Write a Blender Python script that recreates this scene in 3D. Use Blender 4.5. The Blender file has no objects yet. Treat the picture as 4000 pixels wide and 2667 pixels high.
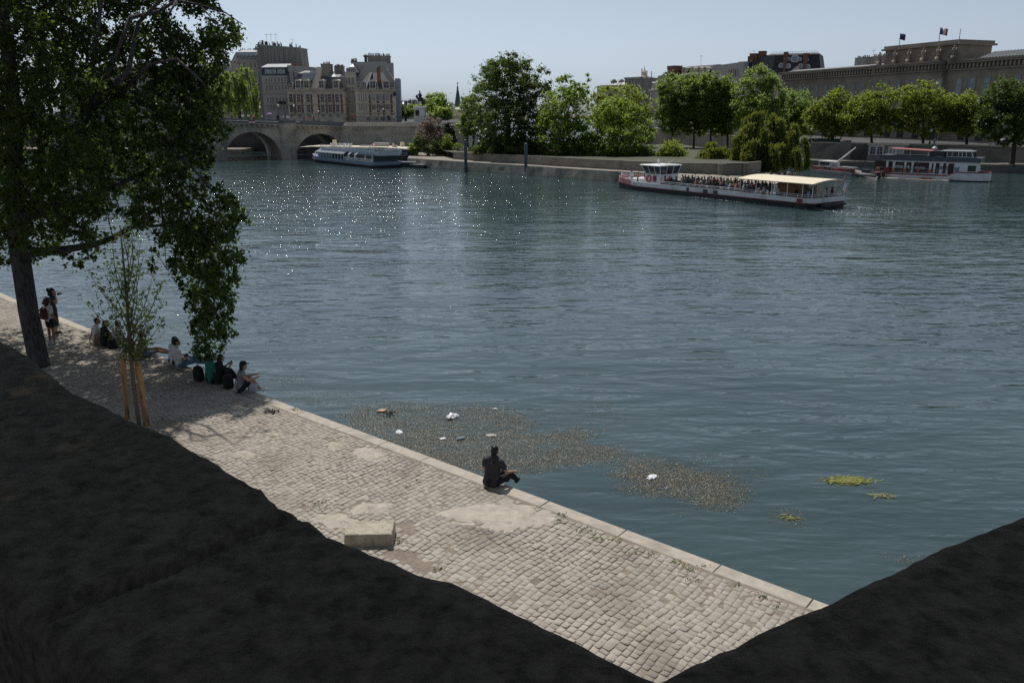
import bpy, bmesh, math, random
import numpy as np
from mathutils import Vector, Matrix, Euler

R = math.radians
S = bpy.context.scene
COL = S.collection

# ------------------------------------------------------------------ camera, sky, sun, exposure
EYE = Vector((0.0, 0.0, 9.3))          # water is z = 0, the lower quay z = 1.2
PITCH = R(16.0)
QZ = 1.2
cam_d = bpy.data.cameras.new('camera')
cam_d.lens, cam_d.sensor_width = 28.0, 36.0
cam_d.clip_start, cam_d.clip_end = 0.05, 6000.0
cam = bpy.data.objects.new('camera', cam_d)
cam.location = EYE
cam.rotation_euler = (R(90) - PITCH, 0, 0)
COL.objects.link(cam)
S.camera = cam

SUN_AZ, SUN_EL = R(-18.0), R(60.0)     # azimuth from +Y, positive to the right
SUN_DIR = Vector((math.sin(SUN_AZ) * math.cos(SUN_EL), math.cos(SUN_AZ) * math.cos(SUN_EL), math.sin(SUN_EL)))
world = bpy.data.worlds.new('World')
S.world = world
world.use_nodes = True
wn = world.node_tree
bg = wn.nodes['Background']
sky = wn.nodes.new('ShaderNodeTexSky')
sky.sky_type = 'NISHITA'
sky.sun_disc = False
sky.sun_elevation = SUN_EL
sky.sun_rotation = SUN_AZ
sky.air_density, sky.dust_density, sky.ozone_density = 1.0, 1.2, 2.5
# a dry noon sky: less yellow at the horizon, a quieter blue
lum = wn.nodes.new('ShaderNodeRGBToBW'); wn.links.new(sky.outputs[0], lum.inputs[0])
tint = wn.nodes.new('ShaderNodeVectorMath'); tint.operation = 'SCALE'
tint.inputs[0].default_value = (0.85, 1.0, 1.2)
wn.links.new(lum.outputs[0], tint.inputs['Scale'])
mixs = wn.nodes.new('ShaderNodeMix'); mixs.data_type = 'RGBA'; mixs.inputs[0].default_value = 0.82
wn.links.new(sky.outputs[0], mixs.inputs[6]); wn.links.new(tint.outputs[0], mixs.inputs[7])
wn.links.new(mixs.outputs[2], bg.inputs[0])
bg.inputs[1].default_value = 0.1
sun_d = bpy.data.lights.new('sun', 'SUN')
sun_d.energy = 3.7
sun_d.angle = R(0.5)
sun_d.color = (1.0, 0.95, 0.88)
sun = bpy.data.objects.new('sun', sun_d)
sun.rotation_euler = SUN_DIR.to_track_quat('Z', 'Y').to_euler()
sun.location = (0, 0, 60)
COL.objects.link(sun)
S.view_settings.view_transform = 'Standard'
S.view_settings.look = 'None'
S.view_settings.exposure = 0.0
S.cycles.use_denoising = False
S.view_settings.gamma = 1.0
S.view_settings.use_curve_mapping = False

# ------------------------------------------------------------------ photograph coordinates to places
FPX = 28.0 / 36.0 * 4000.0
CP, SP = math.cos(PITCH), math.sin(PITCH)
def ray(px, py):
    u, v = (px - 2000.0) / FPX, (py - 1333.5) / FPX
    return Vector((u, CP - v * SP, -SP - v * CP))
def G(px, py, z=0.0):                  # where a sight line meets the level z
    d = ray(px, py)
    t = (z - EYE.z) / d.z
    return EYE + d * t
def AT(px, py, Y):                     # the point of a sight line Y metres ahead
    d = ray(px, py)
    return EYE + d * (Y / d.y)
def ppm(Y):                            # photograph pixels per metre at that range
    return FPX / Y * 1.03

# ------------------------------------------------------------------ objects and properties
def tag(o, label=None, cat=None, group=None, kind=None):
    if label: o['label'] = label
    if cat: o['category'] = cat
    if group: o['group'] = group
    if kind: o['kind'] = kind
    return o
def empty(name, loc=(0, 0, 0), rz=0.0):
    o = bpy.data.objects.new(name, None)
    o.empty_display_size = 0.3
    o.location = loc
    o.rotation_euler = (0, 0, rz)
    COL.objects.link(o)
    return o
def thing(name, label, cat, loc=(0, 0, 0), rz=0.0, group=None):
    return tag(empty(name, loc, rz), label, cat, group)
def link(name, mesh, mats=None, parent=None, loc=None):
    o = bpy.data.objects.new(name, mesh)
    COL.objects.link(o)
    if mats:
        for m in (mats if isinstance(mats, (list, tuple)) else [mats]):
            mesh.materials.append(m)
    if parent: o.parent = parent
    if loc is not None: o.location = loc
    return o
def copy_tree(o, parent=None):
    c = o.copy()
    COL.objects.link(c)
    c.parent = parent
    for ch in list(o.children):
        copy_tree(ch, c)
    return c

class MB:
    """collects shapes for one mesh object"""
    def __init__(s):
        s.v, s.f, s.m = [], [], []
    def add(s, vs, fs, mi=0):
        b = len(s.v)
        s.v.extend(tuple(p) for p in vs)
        s.f.extend(tuple(b + i for i in f) for f in fs)
        s.m.extend([mi] * len(fs))
        return s
    def box(s, x0, x1, y0, y1, z0, z1, mi=0, rot=None, at=None):
        vs = [Vector((x, y, z)) for z in (z0, z1) for x, y in ((x0, y0), (x1, y0), (x1, y1), (x0, y1))]
        if rot is not None:
            vs = [rot @ p for p in vs]
        if at is not None:
            vs = [p + Vector(at) for p in vs]
        return s.add(vs, [(0, 3, 2, 1), (4, 5, 6, 7), (0, 1, 5, 4), (1, 2, 6, 5), (2, 3, 7, 6), (3, 0, 4, 7)], mi)
    def prism(s, pts, d, mi=0):
        """flat outline (3-D points) pushed along vector d"""
        n = len(pts)
        d = Vector(d)
        vs = [Vector(p) for p in pts] + [Vector(p) + d for p in pts]
        fs = [tuple(range(n - 1, -1, -1)), tuple(range(n, 2 * n))]
        fs += [(i, (i + 1) % n, n + (i + 1) % n, n + i) for i in range(n)]
        return s.add(vs, fs, mi)
    def loft(s, rings, mi=0, close=True, caps=True):
        n = len(rings[0])
        vs = [p for r in rings for p in r]
        fs = []
        for k in range(len(rings) - 1):
            for i in range(n if close else n - 1):
                j = (i + 1) % n
                fs.append((k * n + i, k * n + j, (k + 1) * n + j, (k + 1) * n + i))
        if caps and close:
            fs.append(tuple(range(n - 1, -1, -1)))
            fs.append(tuple((len(rings) - 1) * n + i for i in range(n)))
        return s.add(vs, fs, mi)
    def tube(s, path, rad, seg=6, mi=0):
        path = [Vector(p) for p in path]
        if not isinstance(rad, (list, tuple)): rad = [rad] * len(path)
        rings = []
        for i, p in enumerate(path):
            d = (path[min(i + 1, len(path) - 1)] - path[max(i - 1, 0)])
            d = d.normalized() if d.length > 1e-9 else Vector((0, 0, 1))
            ref = Vector((0, 0, 1)) if abs(d.z) < 0.9 else Vector((1, 0, 0))
            a = d.cross(ref).normalized(); b = d.cross(a).normalized()
            rings.append([p + (a * math.cos(t) + b * math.sin(t)) * rad[i] for t in (2 * math.pi * k / seg for k in range(seg))])
        return s.loft(rings, mi)
    def lathe(s, prof, seg=12, at=(0, 0, 0), mi=0):
        at = Vector(at)
        rings = [[at + Vector((r * math.cos(t), r * math.sin(t), z)) for t in (2 * math.pi * k / seg for k in range(seg))] for r, z in prof]
        return s.loft(rings, mi)
    def ball(s, c, r, seg=10, rings=7, mi=0):
        c = Vector(c)
        r = Vector(r) if isinstance(r, (tuple, list, Vector)) else Vector((r, r, r))
        rr = []
        for k in range(rings + 1):
            a = math.pi * (0.02 + 0.96 * k / rings)
            rr.append([c + Vector((r.x * math.sin(a) * math.cos(t), r.y * math.sin(a) * math.sin(t), -r.z * math.cos(a))) for t in (2 * math.pi * i / seg for i in range(seg))])
        return s.loft(rr, mi)
    def build(s, name, mats, parent=None, smooth=False, loc=None):
        me = bpy.data.meshes.new(name)
        me.from_pydata(s.v, [], s.f)
        if any(s.m): me.polygons.foreach_set('material_index', s.m)
        if smooth: me.polygons.foreach_set('use_smooth', [True] * len(s.f))
        me.update()
        return link(name, me, mats, parent, loc)

def np_mesh(name, V, F, mats, parent=None, attr=None, smooth=False):
    """V (n,3), F (m,k) arrays of equal-sided faces; attr = per-face float"""
    me = bpy.data.meshes.new(name)
    V = np.asarray(V, np.float32); F = np.asarray(F, np.int32)
    m, k = F.shape
    me.vertices.add(len(V)); me.vertices.foreach_set('co', V.ravel())
    me.loops.add(m * k); me.loops.foreach_set('vertex_index', F.ravel())
    me.polygons.add(m)
    me.polygons.foreach_set('loop_start', np.arange(0, m * k, k, dtype=np.int32))
    me.polygons.foreach_set('loop_total', np.full(m, k, np.int32))
    if smooth: me.polygons.foreach_set('use_smooth', np.ones(m, bool))
    me.update(calc_edges=True)
    if attr is not None:
        a = me.attributes.new('tone', 'FLOAT', 'FACE')
        a.data.foreach_set('value', np.asarray(attr, np.float32))
    return link(name, me, mats, parent)

# ------------------------------------------------------------------ materials
MATS = {}
def _node(nt, t, **kw):
    n = nt.nodes.new(t)
    for k, v in kw.items(): setattr(n, k, v)
    return n
def mat(name, col, rough=0.75, var=0.18, scale=2.0, bump=0.0, bscale=None, metal=0.0, spec=0.4, stain=None, stretch=None, tone=0.0):
    """a surface with its own mottling (base colour varied by noise), optional relief and stains"""
    if name in MATS: return MATS[name]
    m = bpy.data.materials.new(name); m.use_nodes = True
    nt = m.node_tree; L = nt.links.new
    b = nt.nodes['Principled BSDF']
    tc = _node(nt, 'ShaderNodeTexCoord')
    mp = _node(nt, 'ShaderNodeMapping')
    if stretch: mp.inputs['Scale'].default_value = stretch
    L(tc.outputs['Object'], mp.inputs[0])
    n1 = _node(nt, 'ShaderNodeTexNoise'); n1.inputs['Scale'].default_value = scale
    n1.inputs['Detail'].default_value = 6; n1.inputs['Roughness'].default_value = 0.62
    L(mp.outputs[0], n1.inputs['Vector'])
    rp = _node(nt, 'ShaderNodeValToRGB')
    c = Vector(col)
    rp.color_ramp.elements[0].position, rp.color_ramp.elements[1].position = 0.28, 0.72
    rp.color_ramp.elements[0].color = (*(c * (1 - var)), 1)
    rp.color_ramp.elements[1].color = (*[min(1, x * (1 + var)) for x in c], 1)
    L(n1.outputs[0], rp.inputs[0])
    out = rp.outputs[0]
    if stain:
        n2 = _node(nt, 'ShaderNodeTexNoise'); n2.inputs['Scale'].default_value = stain[1]
        n2.inputs['Detail'].default_value = 5
        L(mp.outputs[0], n2.inputs['Vector'])
        r2 = _node(nt, 'ShaderNodeValToRGB')
        r2.color_ramp.elements[0].position, r2.color_ramp.elements[1].position = 0.5, 0.7
        L(n2.outputs[0], r2.inputs[0])
        mx = _node(nt, 'ShaderNodeMix', data_type='RGBA')
        L(r2.outputs[0], mx.inputs[0]); L(out, mx.inputs[6]); mx.inputs[7].default_value = (*stain[0], 1)
        out = mx.outputs[2]
    if tone:
        at = _node(nt, 'ShaderNodeAttribute', attribute_name='tone')
        mr = _node(nt, 'ShaderNodeMapRange'); mr.inputs[3].default_value = 1 - tone; mr.inputs[4].default_value = 1 + tone
        L(at.outputs['Fac'], mr.inputs[0])
        vm = _node(nt, 'ShaderNodeVectorMath', operation='SCALE')
        L(out, vm.inputs[0]); L(mr.outputs[0], vm.inputs['Scale'])
        out = vm.outputs[0]
    L(out, b.inputs['Base Color'])
    b.inputs['Roughness'].default_value = rough
    b.inputs['Metallic'].default_value = metal
    b.inputs['Specular IOR Level'].default_value = spec
    if bump:
        n3 = _node(nt, 'ShaderNodeTexNoise'); n3.inputs['Scale'].default_value = bscale or scale * 6
        n3.inputs['Detail'].default_value = 5
        L(mp.outputs[0], n3.inputs['Vector'])
        bp = _node(nt, 'ShaderNodeBump'); bp.inputs['Strength'].default_value = 1.0
        bp.inputs['Distance'].default_value = bump
        L(n3.outputs[0], bp.inputs['Height']); L(bp.outputs[0], b.inputs['Normal'])
    MATS[name] = m
    return m
def leaf_mat(name, dark, light, trans, rough=0.42, tmix=0.38):
    """foliage: each leaf its own green between dark and light, light passing through"""
    m = bpy.data.materials.new(name); m.use_nodes = True
    nt = m.node_tree; L = nt.links.new
    b = nt.nodes['Principled BSDF']; out = nt.nodes['Material Output']
    at = _node(nt, 'ShaderNodeAttribute', attribute_name='tone')
    rp = _node(nt, 'ShaderNodeValToRGB')
    rp.color_ramp.elements[0].color = (*dark, 1); rp.color_ramp.elements[1].color = (*light, 1)
    L(at.outputs['Fac'], rp.inputs[0]); L(rp.outputs[0], b.inputs['Base Color'])
    b.inputs['Roughness'].default_value = rough
    b.inputs['Specular IOR Level'].default_value = 0.35
    tr = _node(nt, 'ShaderNodeBsdfTranslucent'); tr.inputs[0].default_value = (*trans, 1)
    mx = _node(nt, 'ShaderNodeMixShader'); mx.inputs[0].default_value = tmix
    L(b.outputs[0], mx.inputs[1]); L(tr.outputs[0], mx.inputs[2]); L(mx.outputs[0], out.inputs['Surface'])
    return m
def glass_mat(name, col=(0.03, 0.04, 0.05), rough=0.12):
    return mat(name, col, rough=rough, var=0.5, scale=0.6, spec=0.6)

WHITE = mat('white paint', (0.72, 0.73, 0.74), rough=0.4, var=0.06, scale=1.5, stain=((0.5, 0.48, 0.44), 0.8))
CREAM = mat('cream canvas', (0.70, 0.62, 0.47), rough=0.8, var=0.07)
BLACK = mat('black paint', (0.012, 0.012, 0.014), rough=0.45, var=0.3)
REDP = mat('red paint', (0.24, 0.035, 0.04), rough=0.5, var=0.15)
PINKP = mat('faded red paint', (0.55, 0.24, 0.24), rough=0.5, var=0.1)
STEEL = mat('grey steel', (0.32, 0.33, 0.34), rough=0.4, var=0.12)
DARKST = mat('dark steel', (0.05, 0.055, 0.06), rough=0.5, var=0.25)
NAVY = mat('slate blue paint', (0.045, 0.06, 0.09), rough=0.45, var=0.2)
BLUEP = mat('blue grey steel', (0.06, 0.085, 0.115), rough=0.5, var=0.2, stain=((0.06, 0.07, 0.06), 1.2))
FBLUE = mat('flag blue', (0.03, 0.07, 0.30), var=0.08)
FWHITE = mat('flag white', (0.75, 0.75, 0.75), var=0.05)
FRED = mat('flag red', (0.55, 0.03, 0.05), var=0.08)
GLASS = glass_mat('window glass')
GLASSL = mat('pale window glass', (0.20, 0.25, 0.30), rough=0.1, var=0.4, scale=0.8, spec=0.6)
WOODL = mat('pale stake wood', (0.42, 0.25, 0.11), rough=0.8, var=0.25, scale=3, stretch=(6, 6, 0.6), bump=0.004, bscale=14, stain=((0.12, 0.06, 0.03), 3))
BARK = mat('grey bark', (0.10, 0.092, 0.085), rough=0.95, var=0.4, scale=3, stretch=(2, 2, 0.5), bump=0.03, bscale=7)
BARKD = mat('dark bark', (0.05, 0.042, 0.035), rough=0.95, var=0.35, scale=2)
ORANGE = mat('lifebuoy orange', (0.42, 0.11, 0.05), rough=0.6, var=0.1)
from mathutils import noise as mnoise
# ================================================================== THE SETTING
# ---- quay frame: x along the edge (towards the far left), y from the edge landwards
Q0 = G(3200, 2345, QZ); Q1 = G(1012, 1536, QZ); Q2 = G(160, 1212, QZ); 
EDGE = [Q0 + (Q0 - Q1) * 1.6, Q0, Q1, G(420, 1310, QZ), G(0, 1143, QZ)]
EDGE.append(EDGE[-1] + (EDGE[-1] - EDGE[-2]).normalized() * 150 + Vector((8, 0, 0)))
def edge_len():
    a = [0.0]
    for i in range(len(EDGE) - 1): a.append(a[-1] + (EDGE[i + 1] - EDGE[i]).length)
    return a
ELEN = edge_len()
def edge_at(s, d=0.0, z=QZ):
    """a point s metres along the edge and d metres landwards of it"""
    i = 0
    while i < len(EDGE) - 2 and s > ELEN[i + 1]: i += 1
    t = (EDGE[i + 1] - EDGE[i]).normalized()
    p = EDGE[i] + t * (s - ELEN[i])
    # smooth the direction near the joints
    n = Vector((-t.y, t.x, 0))
    if n.dot(Vector((-1, -1, 0))) < 0: n = -n
    p = p + n * d
    return Vector((p.x, p.y, z))
def edge_dir(s):
    i = 0
    while i < len(EDGE) - 2 and s > ELEN[i + 1]: i += 1
    return (EDGE[i + 1] - EDGE[i]).normalized()

# ---- water
def water_material():
    m = bpy.data.materials.new('river water'); m.use_nodes = True
    nt = m.node_tree; L = nt.links.new
    b = nt.nodes['Principled BSDF']
    geo = _node(nt, 'ShaderNodeNewGeometry')
    def noise(scale, sx, sy, rot, det, dist=0.0, rough=0.42):
        mp = _node(nt, 'ShaderNodeMapping'); mp.inputs['Scale'].default_value = (sx, sy, 1)
        mp.inputs['Rotation'].default_value = (0, 0, R(rot))
        L(geo.outputs['Position'], mp.inputs[0])
        n = _node(nt, 'ShaderNodeTexNoise'); n.inputs['Scale'].default_value = scale
        n.inputs['Detail'].default_value = det; n.inputs['Roughness'].default_value = rough
        n.inputs['Distortion'].default_value = dist
        L(mp.outputs[0], n.inputs['Vector'])
        return n.outputs[0]
    def bump(h, dist, prev=None):
        bp = _node(nt, 'ShaderNodeBump'); bp.inputs['Distance'].default_value = dist
        L(h, bp.inputs['Height'])
        if prev is not None: L(prev, bp.inputs['Normal'])
        return bp.outputs[0]
    # broad swell, middle ripples, fine chop; wide gusts change the strength of the chop
    n = bump(noise(0.22, 0.7, 1.5, 12, 1), 0.13)
    n = bump(noise(0.85, 0.55, 1.7, -14, 1.5, 0.4), 0.075, n)
    gust = noise(0.05, 0.5, 1.6, 8, 3)
    gr = _node(nt, 'ShaderNodeMapRange'); gr.inputs[1].default_value = 0.35; gr.inputs[2].default_value = 0.65
    gr.inputs[3].default_value = 0.35; gr.inputs[4].default_value = 1.15
    L(gust, gr.inputs[0])
    fine = noise(3.1, 0.6, 1.5, 9, 1.5, 0.3)
    mul = _node(nt, 'ShaderNodeMath', operation='MULTIPLY'); L(fine, mul.inputs[0]); L(gr.outputs[0], mul.inputs[1])
    n = bump(mul.outputs[0], 0.026, n)
    # a breeze ruffles the water off the bridge: steep little wavelets whose faces catch the sun
    sx = _node(nt, 'ShaderNodeVectorMath', operation='DISTANCE'); sx.inputs[1].default_value = (-28, 98, 0)
    L(geo.outputs['Position'], sx.inputs[0])
    mr = _node(nt, 'ShaderNodeMapRange'); mr.inputs[1].default_value = 16; mr.inputs[2].default_value = 70; mr.inputs[3].default_value = 1; mr.inputs[4].default_value = 0.0
    wob = noise(0.16, 1, 1.4, 0, 3, 0.5, .6)
    wm = _node(nt, 'ShaderNodeMath', operation='MULTIPLY_ADD'); L(wob, wm.inputs[0]); wm.inputs[1].default_value = 90; wm.inputs[2].default_value = -45
    ws = _node(nt, 'ShaderNodeMath', operation='ADD'); L(sx.outputs['Value'], ws.inputs[0]); L(wm.outputs[0], ws.inputs[1])
    L(ws.outputs[0], mr.inputs[0])
    wl = noise(9.5, 0.6, 1.1, 5, 2, 0.3, .6)
    pw = _node(nt, 'ShaderNodeMapRange'); L(wl, pw.inputs[0]); pw.inputs[1].default_value = .60; pw.inputs[2].default_value = .80
    m2 = _node(nt, 'ShaderNodeMath', operation='MULTIPLY'); L(pw.outputs[0], m2.inputs[0]); L(mr.outputs[0], m2.inputs[1])
    side = _node(nt, 'ShaderNodeMath', operation='MULTIPLY_ADD'); L(noise(4.1, 0.8, 1.0, 40, 1, 0.2, .5), side.inputs[0]); side.inputs[1].default_value = 4.2; side.inputs[2].default_value = -2.15
    cx = _node(nt, 'ShaderNodeCombineXYZ'); L(side.outputs[0], cx.inputs[0]); cx.inputs[1].default_value = -1.25
    tilt = _node(nt, 'ShaderNodeVectorMath', operation='SCALE'); L(cx.outputs[0], tilt.inputs[0]); L(m2.outputs[0], tilt.inputs['Scale'])
    rr_ = _node(nt, 'ShaderNodeMath', operation='MULTIPLY_ADD'); L(m2.outputs[0], rr_.inputs[0]); rr_.inputs[1].default_value = 0.22; rr_.inputs[2].default_value = 0.05
    L(rr_.outputs[0], b.inputs['Roughness'])
    sm = _node(nt, 'ShaderNodeVectorMath', operation='ADD'); L(n, sm.inputs[0]); L(tilt.outputs[0], sm.inputs[1])
    nz = _node(nt, 'ShaderNodeVectorMath', operation='NORMALIZE'); L(sm.outputs[0], nz.inputs[0])
    n = nz.outputs[0]
    L(n, b.inputs['Normal'])
    # silt and weed colour under the surface
    rp = _node(nt, 'ShaderNodeValToRGB')
    rp.color_ramp.elements[0].color = (0.026, 0.050, 0.055, 1); rp.color_ramp.elements[1].color = (0.040, 0.070, 0.071, 1)
    rp.color_ramp.elements[0].position, rp.color_ramp.elements[1].position = 0.35, 0.65
    L(noise(0.08, 1, 1.5, 20, 3), rp.inputs[0]); L(rp.outputs[0], b.inputs['Base Color'])
    b.inputs['Roughness'].default_value = 0.05
    b.inputs['IOR'].default_value = 1.36
    b.inputs['Specular IOR Level'].default_value = 1.0
    return m
WATER = water_material()
w = MB(); w.add([(-900, -60, 0), (900, -60, 0), (900, 1400, 0), (-900, 1400, 0)], [(0, 1, 2, 3)])
tag(w.build('river', WATER), 'rippled blue green river', None, None, 'structure')

# ---- river bed and far land (one sheet to the horizon)
EARTH = mat('dry earth', (0.16, 0.13, 0.10), var=0.3, scale=0.3)
GRASSG = mat('park ground', (0.05, 0.052, 0.028), var=0.5, scale=0.8)
ASPH = mat('street asphalt', (0.06, 0.06, 0.062), var=0.25, scale=0.6)
w = MB(); w.add([(-3000, -300, -4), (3000, -300, -4), (3000, 5000, -4), (-3000, 5000, -4)], [(0, 1, 2, 3)])
tag(w.build('ground', EARTH), None, None, None, 'structure')

# ---- lower quay: body, coping stones, cobbles
LIME = mat('pale limestone', (0.40, 0.36, 0.30), rough=0.88, var=0.18, scale=5, bump=0.006, bscale=40, stain=((0.27, 0.24, 0.195), 1.1))
GROUT = mat('sandy joints', (0.21, 0.175, 0.135), rough=0.95, var=0.3, scale=9, bump=0.004, bscale=60)
QWALL = mat('quay wall stone', (0.22, 0.20, 0.16), rough=0.9, var=0.3, scale=0.8, bump=0.02, bscale=3)
SMAX = ELEN[-1] - 2
q = MB()
ss = [0] + [x for x in ELEN[1:-1]] + [ELEN[-1]]
ring = [edge_at(x, 0.30) for x in ss] + [edge_at(x, 40.0) for x in reversed(ss)]
q.prism([Vector((p.x, p.y, -3)) for p in ring], (0, 0, 3 + QZ - 0.012))
tag(q.build('quay_ground', GROUT), None, None, None, 'structure')
# coping: long slabs, each a little off its neighbour
random.seed(4)
c = MB(); x = 0.0
while x < 120:
    l = random.uniform(1.5, 2.1)
    a0, a1, b0, b1 = edge_at(x + .006, random.uniform(-.008, .008)), edge_at(x + l - .006, random.uniform(-.008, .008)), edge_at(x + .006, .36), edge_at(x + l - .006, .36)
    zt = QZ + random.uniform(-.004, .008)
    e = .02
    o = (b0 - a0).normalized() * e
    t = (a1 - a0).normalized() * .008
    lo = [Vector((p.x, p.y, -2)) for p in (a0, a1, b1, b0)]
    mid = [Vector((p.x, p.y, zt - e)) for p in (a0, a1, b1, b0)]
    top = [Vector((p.x, p.y, zt)) for p in (a0 + o + t, a1 + o - t, b1 - o - t, b0 - o + t)]
    c.loft([lo, mid, top])
    x += l
tag(c.build('quay_edge', LIME), None, None, None, 'structure')

def px_poly(pts, z=QZ): return [(p.x, p.y) for p in (G(a, b, z) for a, b in pts)]
def in_poly(x, y, poly):
    c = False; j = len(poly) - 1
    for i in range(len(poly)):
        xi, yi = poly[i]; xj, yj = poly[j]
        if (yi > y) != (yj > y) and x < (xj - xi) * (y - yi) / (yj - yi) + xi: c = not c
        j = i
    return c
CEMENT = [px_poly([(1700, 2005), (1850, 1965), (1990, 1955), (2130, 1990), (2195, 2015), (2100, 2060), (1960, 2075), (1830, 2050)]),
          px_poly([(1365, 1985), (1420, 1960), (1530, 1962), (1540, 2000), (1370, 2005)]),
          px_poly([(1370, 1765), (1400, 1745), (1480, 1750), (1530, 1780), (1480, 1800), (1400, 1795)]),
          px_poly([(1270, 1730), (1310, 1722), (1340, 1745), (1300, 1760)]),
          px_poly([(900, 1770), (960, 1755), (1010, 1775), (950, 1790)]), px_poly([(1200, 2020), (1290, 2000), (1375, 2006), (1370, 2066), (1290, 2060)])]
SAND = [px_poly([(1555, 2060), (1600, 2030), (1640, 2062), (1625, 2085), (1580, 2092)]),
        px_poly([(590, 1650), (640, 1635), (720, 1660), (690, 1690), (600, 1680)]),
        px_poly([(1515, 2150), (1600, 2150), (1700, 2210), (1740, 2240), (1640, 2230), (1500, 2170)])]
EARTHY = mat('sand and gravel', (0.33, 0.255, 0.165), rough=0.95, var=0.28, scale=14, bump=0.01, bscale=40)
CEM = mat('worn cement', (0.41, 0.365, 0.305), rough=0.95, var=0.2, scale=5, bump=0.012, bscale=26, stain=((0.31, 0.275, 0.225), 3))

# cobbles: a real stone each, laid in courses square to the edge
COB = mat('cobble stone', (0.335, 0.30, 0.255), rough=0.88, var=0.13, scale=6, bump=0.003, bscale=55, tone=0.17, stain=((0.235, 0.205, 0.17), 0.7))
rng = np.random.default_rng(11)
V, F, T = [], [], []
cw = 0.14
s = 0.2
row = 0
while s < 75:
    wrow = cw * rng.uniform(0.82, 1.18)
    tdir = edge_dir(s)
    d = 0.37 + rng.uniform(0, .09)
    dmax = 9.5 if s < 45 else 14.0
    big = 1.0 if s < 46 else 1.35
    while d < dmax:
        ln = cw * rng.uniform(0.72, 1.3) * big
        p = edge_at(s + wrow * .5, d + ln * .5)
        bad = any(in_poly(p.x, p.y, q_) for q_ in SAND) or (any(in_poly(p.x, p.y, q_) for q_ in CEMENT) and rng.random() < .8)
        if not bad:
            g = .003 + abs(rng.normal(0, .004))
            zt = QZ + rng.normal(0, .0032) + (-.012 if rng.random() < .03 else 0) + .004 * math.sin(p.x * 1.3) + .004 * math.sin(p.y * 1.9)
            tx, ty = rng.normal(0, .022), rng.normal(0, .022)
            b = len(V)
            cor = [(s + g, d + g), (s + wrow - g, d + g), (s + wrow - g, d + ln - g), (s + g, d + ln - g)]
            wv = .05 * math.sin(d * 1.1 + s * .15) + .03 * math.sin(d * 2.7 + 1); cor = [(a + wv + rng.normal(0, .008), e + rng.normal(0, .008)) for a, e in cor]
            cs, cd = sum(a for a, _ in cor) / 4, sum(e for _, e in cor) / 4
            for a, e in cor:
                w3 = edge_at(a, e); V.append((w3.x, w3.y, QZ - .035))
            for a, e in cor:
                w3 = edge_at(a, e); V.append((w3.x, w3.y, zt - .006 + (a - cs) * tx + (e - cd) * ty))
            for a, e in cor:
                a2, e2 = cs + (a - cs) * .88, cd + (e - cd) * .88
                w3 = edge_at(a2, e2); V.append((w3.x, w3.y, zt + (a - cs) * tx + (e - cd) * ty))
            fs = [(b + 8, b + 9, b + 10, b + 11)]
            for i in range(4):
                j = (i + 1) % 4
                fs += [(b + i, b + j, b + 4 + j, b + 4 + i), (b + 4 + i, b + 4 + j, b + 8 + j, b + 8 + i)]
            t_ = min(1, max(0, rng.normal(.5, .22)))
            F += fs; T += [t_] * len(fs)
        d += ln
    s += wrow * big if big > 1 else wrow
    row += 1
pav = np_mesh('quay_paving', V, F, COB, attr=T)
tag(pav, None, None, None, 'structure')
# worn cement and bare sand between the stones: lumpy sheets that sink at their rims
def patch(poly, material, name, lift, sink):
    pts = np.array(poly); c0 = pts.mean(0)
    n = 40; ring = []
    per = np.linspace(0, len(pts), n, endpoint=False)
    out = [pts[int(t) % len(pts)] * (1 - (t % 1)) + pts[(int(t) + 1) % len(pts)] * (t % 1) for t in per]
    m = MB(); K = 9; rings = []
    ph = rng.uniform(0, 6, 4)
    for k in range(K + 1):
        f = 0.02 + 1.06 * k / K
        r_ = []
        for i, o in enumerate(out):
            wob = 1 + .07 * math.sin(i * .9 + ph[0]) + .05 * math.sin(i * 2.1 + ph[1])
            x_, y_ = c0 + (o - c0) * f * (wob if k > K * .5 else 1)
            z_ = QZ + lift * (1 - (k / K) ** 3) + sink * (k / K) ** 3 + rng.normal(0, .0035)
            z_ += .006 * mnoise.noise(Vector((x_ * 5, y_ * 5, 0)))
            r_.append(Vector((x_, y_, z_)))
        rings.append(r_)
    m.loft(rings, caps=False)
    m.add(rings[0], [tuple(range(n))])
    tag(m.build(name, material, smooth=True), None, None, None, 'structure')
for p_ in CEMENT: patch(p_, CEM, 'pavement_patch', .003, -.016)
for p_ in SAND: patch(p_, EARTHY, 'pavement_hollow', -.018, -.026)
# ---- parapet on the upper quay, an L of old stone in the shade of a tree
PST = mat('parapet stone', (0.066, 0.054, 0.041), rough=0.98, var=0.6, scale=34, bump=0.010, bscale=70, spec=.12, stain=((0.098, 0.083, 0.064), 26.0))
PTOP = 8.7
sil = [(-90, 728), (0, 772), (60, 802), (100, 836), (140, 868), (160, 885), (230, 918), (330, 968), (390, 992), (450, 1028), (505, 1053), (522, 1070), (600, 1110), (640, 1148), (700, 1172), (750, 1212), (790, 1226), (850, 1256), (900, 1272), (960, 1302), (1040, 1318), (1110, 1354), (1200, 1398), (1300, 1442), (1400, 1491), (1460, 1520), (1512, 1540), (1530, 1534), (1600, 1497), (1690, 1463), (1740, 1431), (1800, 1406), (1885, 1373), (1960, 1332), (2060, 1289), (2160, 1237), (2250, 1209), (2352, 1168), (2450, 1118)]
outer = [G(a * 1.7007, b * 1.7007, PTOP) for a, b in sil]
ia = 26
outer.insert(0, outer[0] + (outer[0] - outer[8]).normalized() * 5.5)
outer.append(outer[-1] + (outer[-1] - outer[-8]).normalized() * 5.5)
ia += 1
dl = (outer[1] - outer[ia]).normalized(); dr = (outer[-2] - outer[ia]).normalized()
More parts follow.
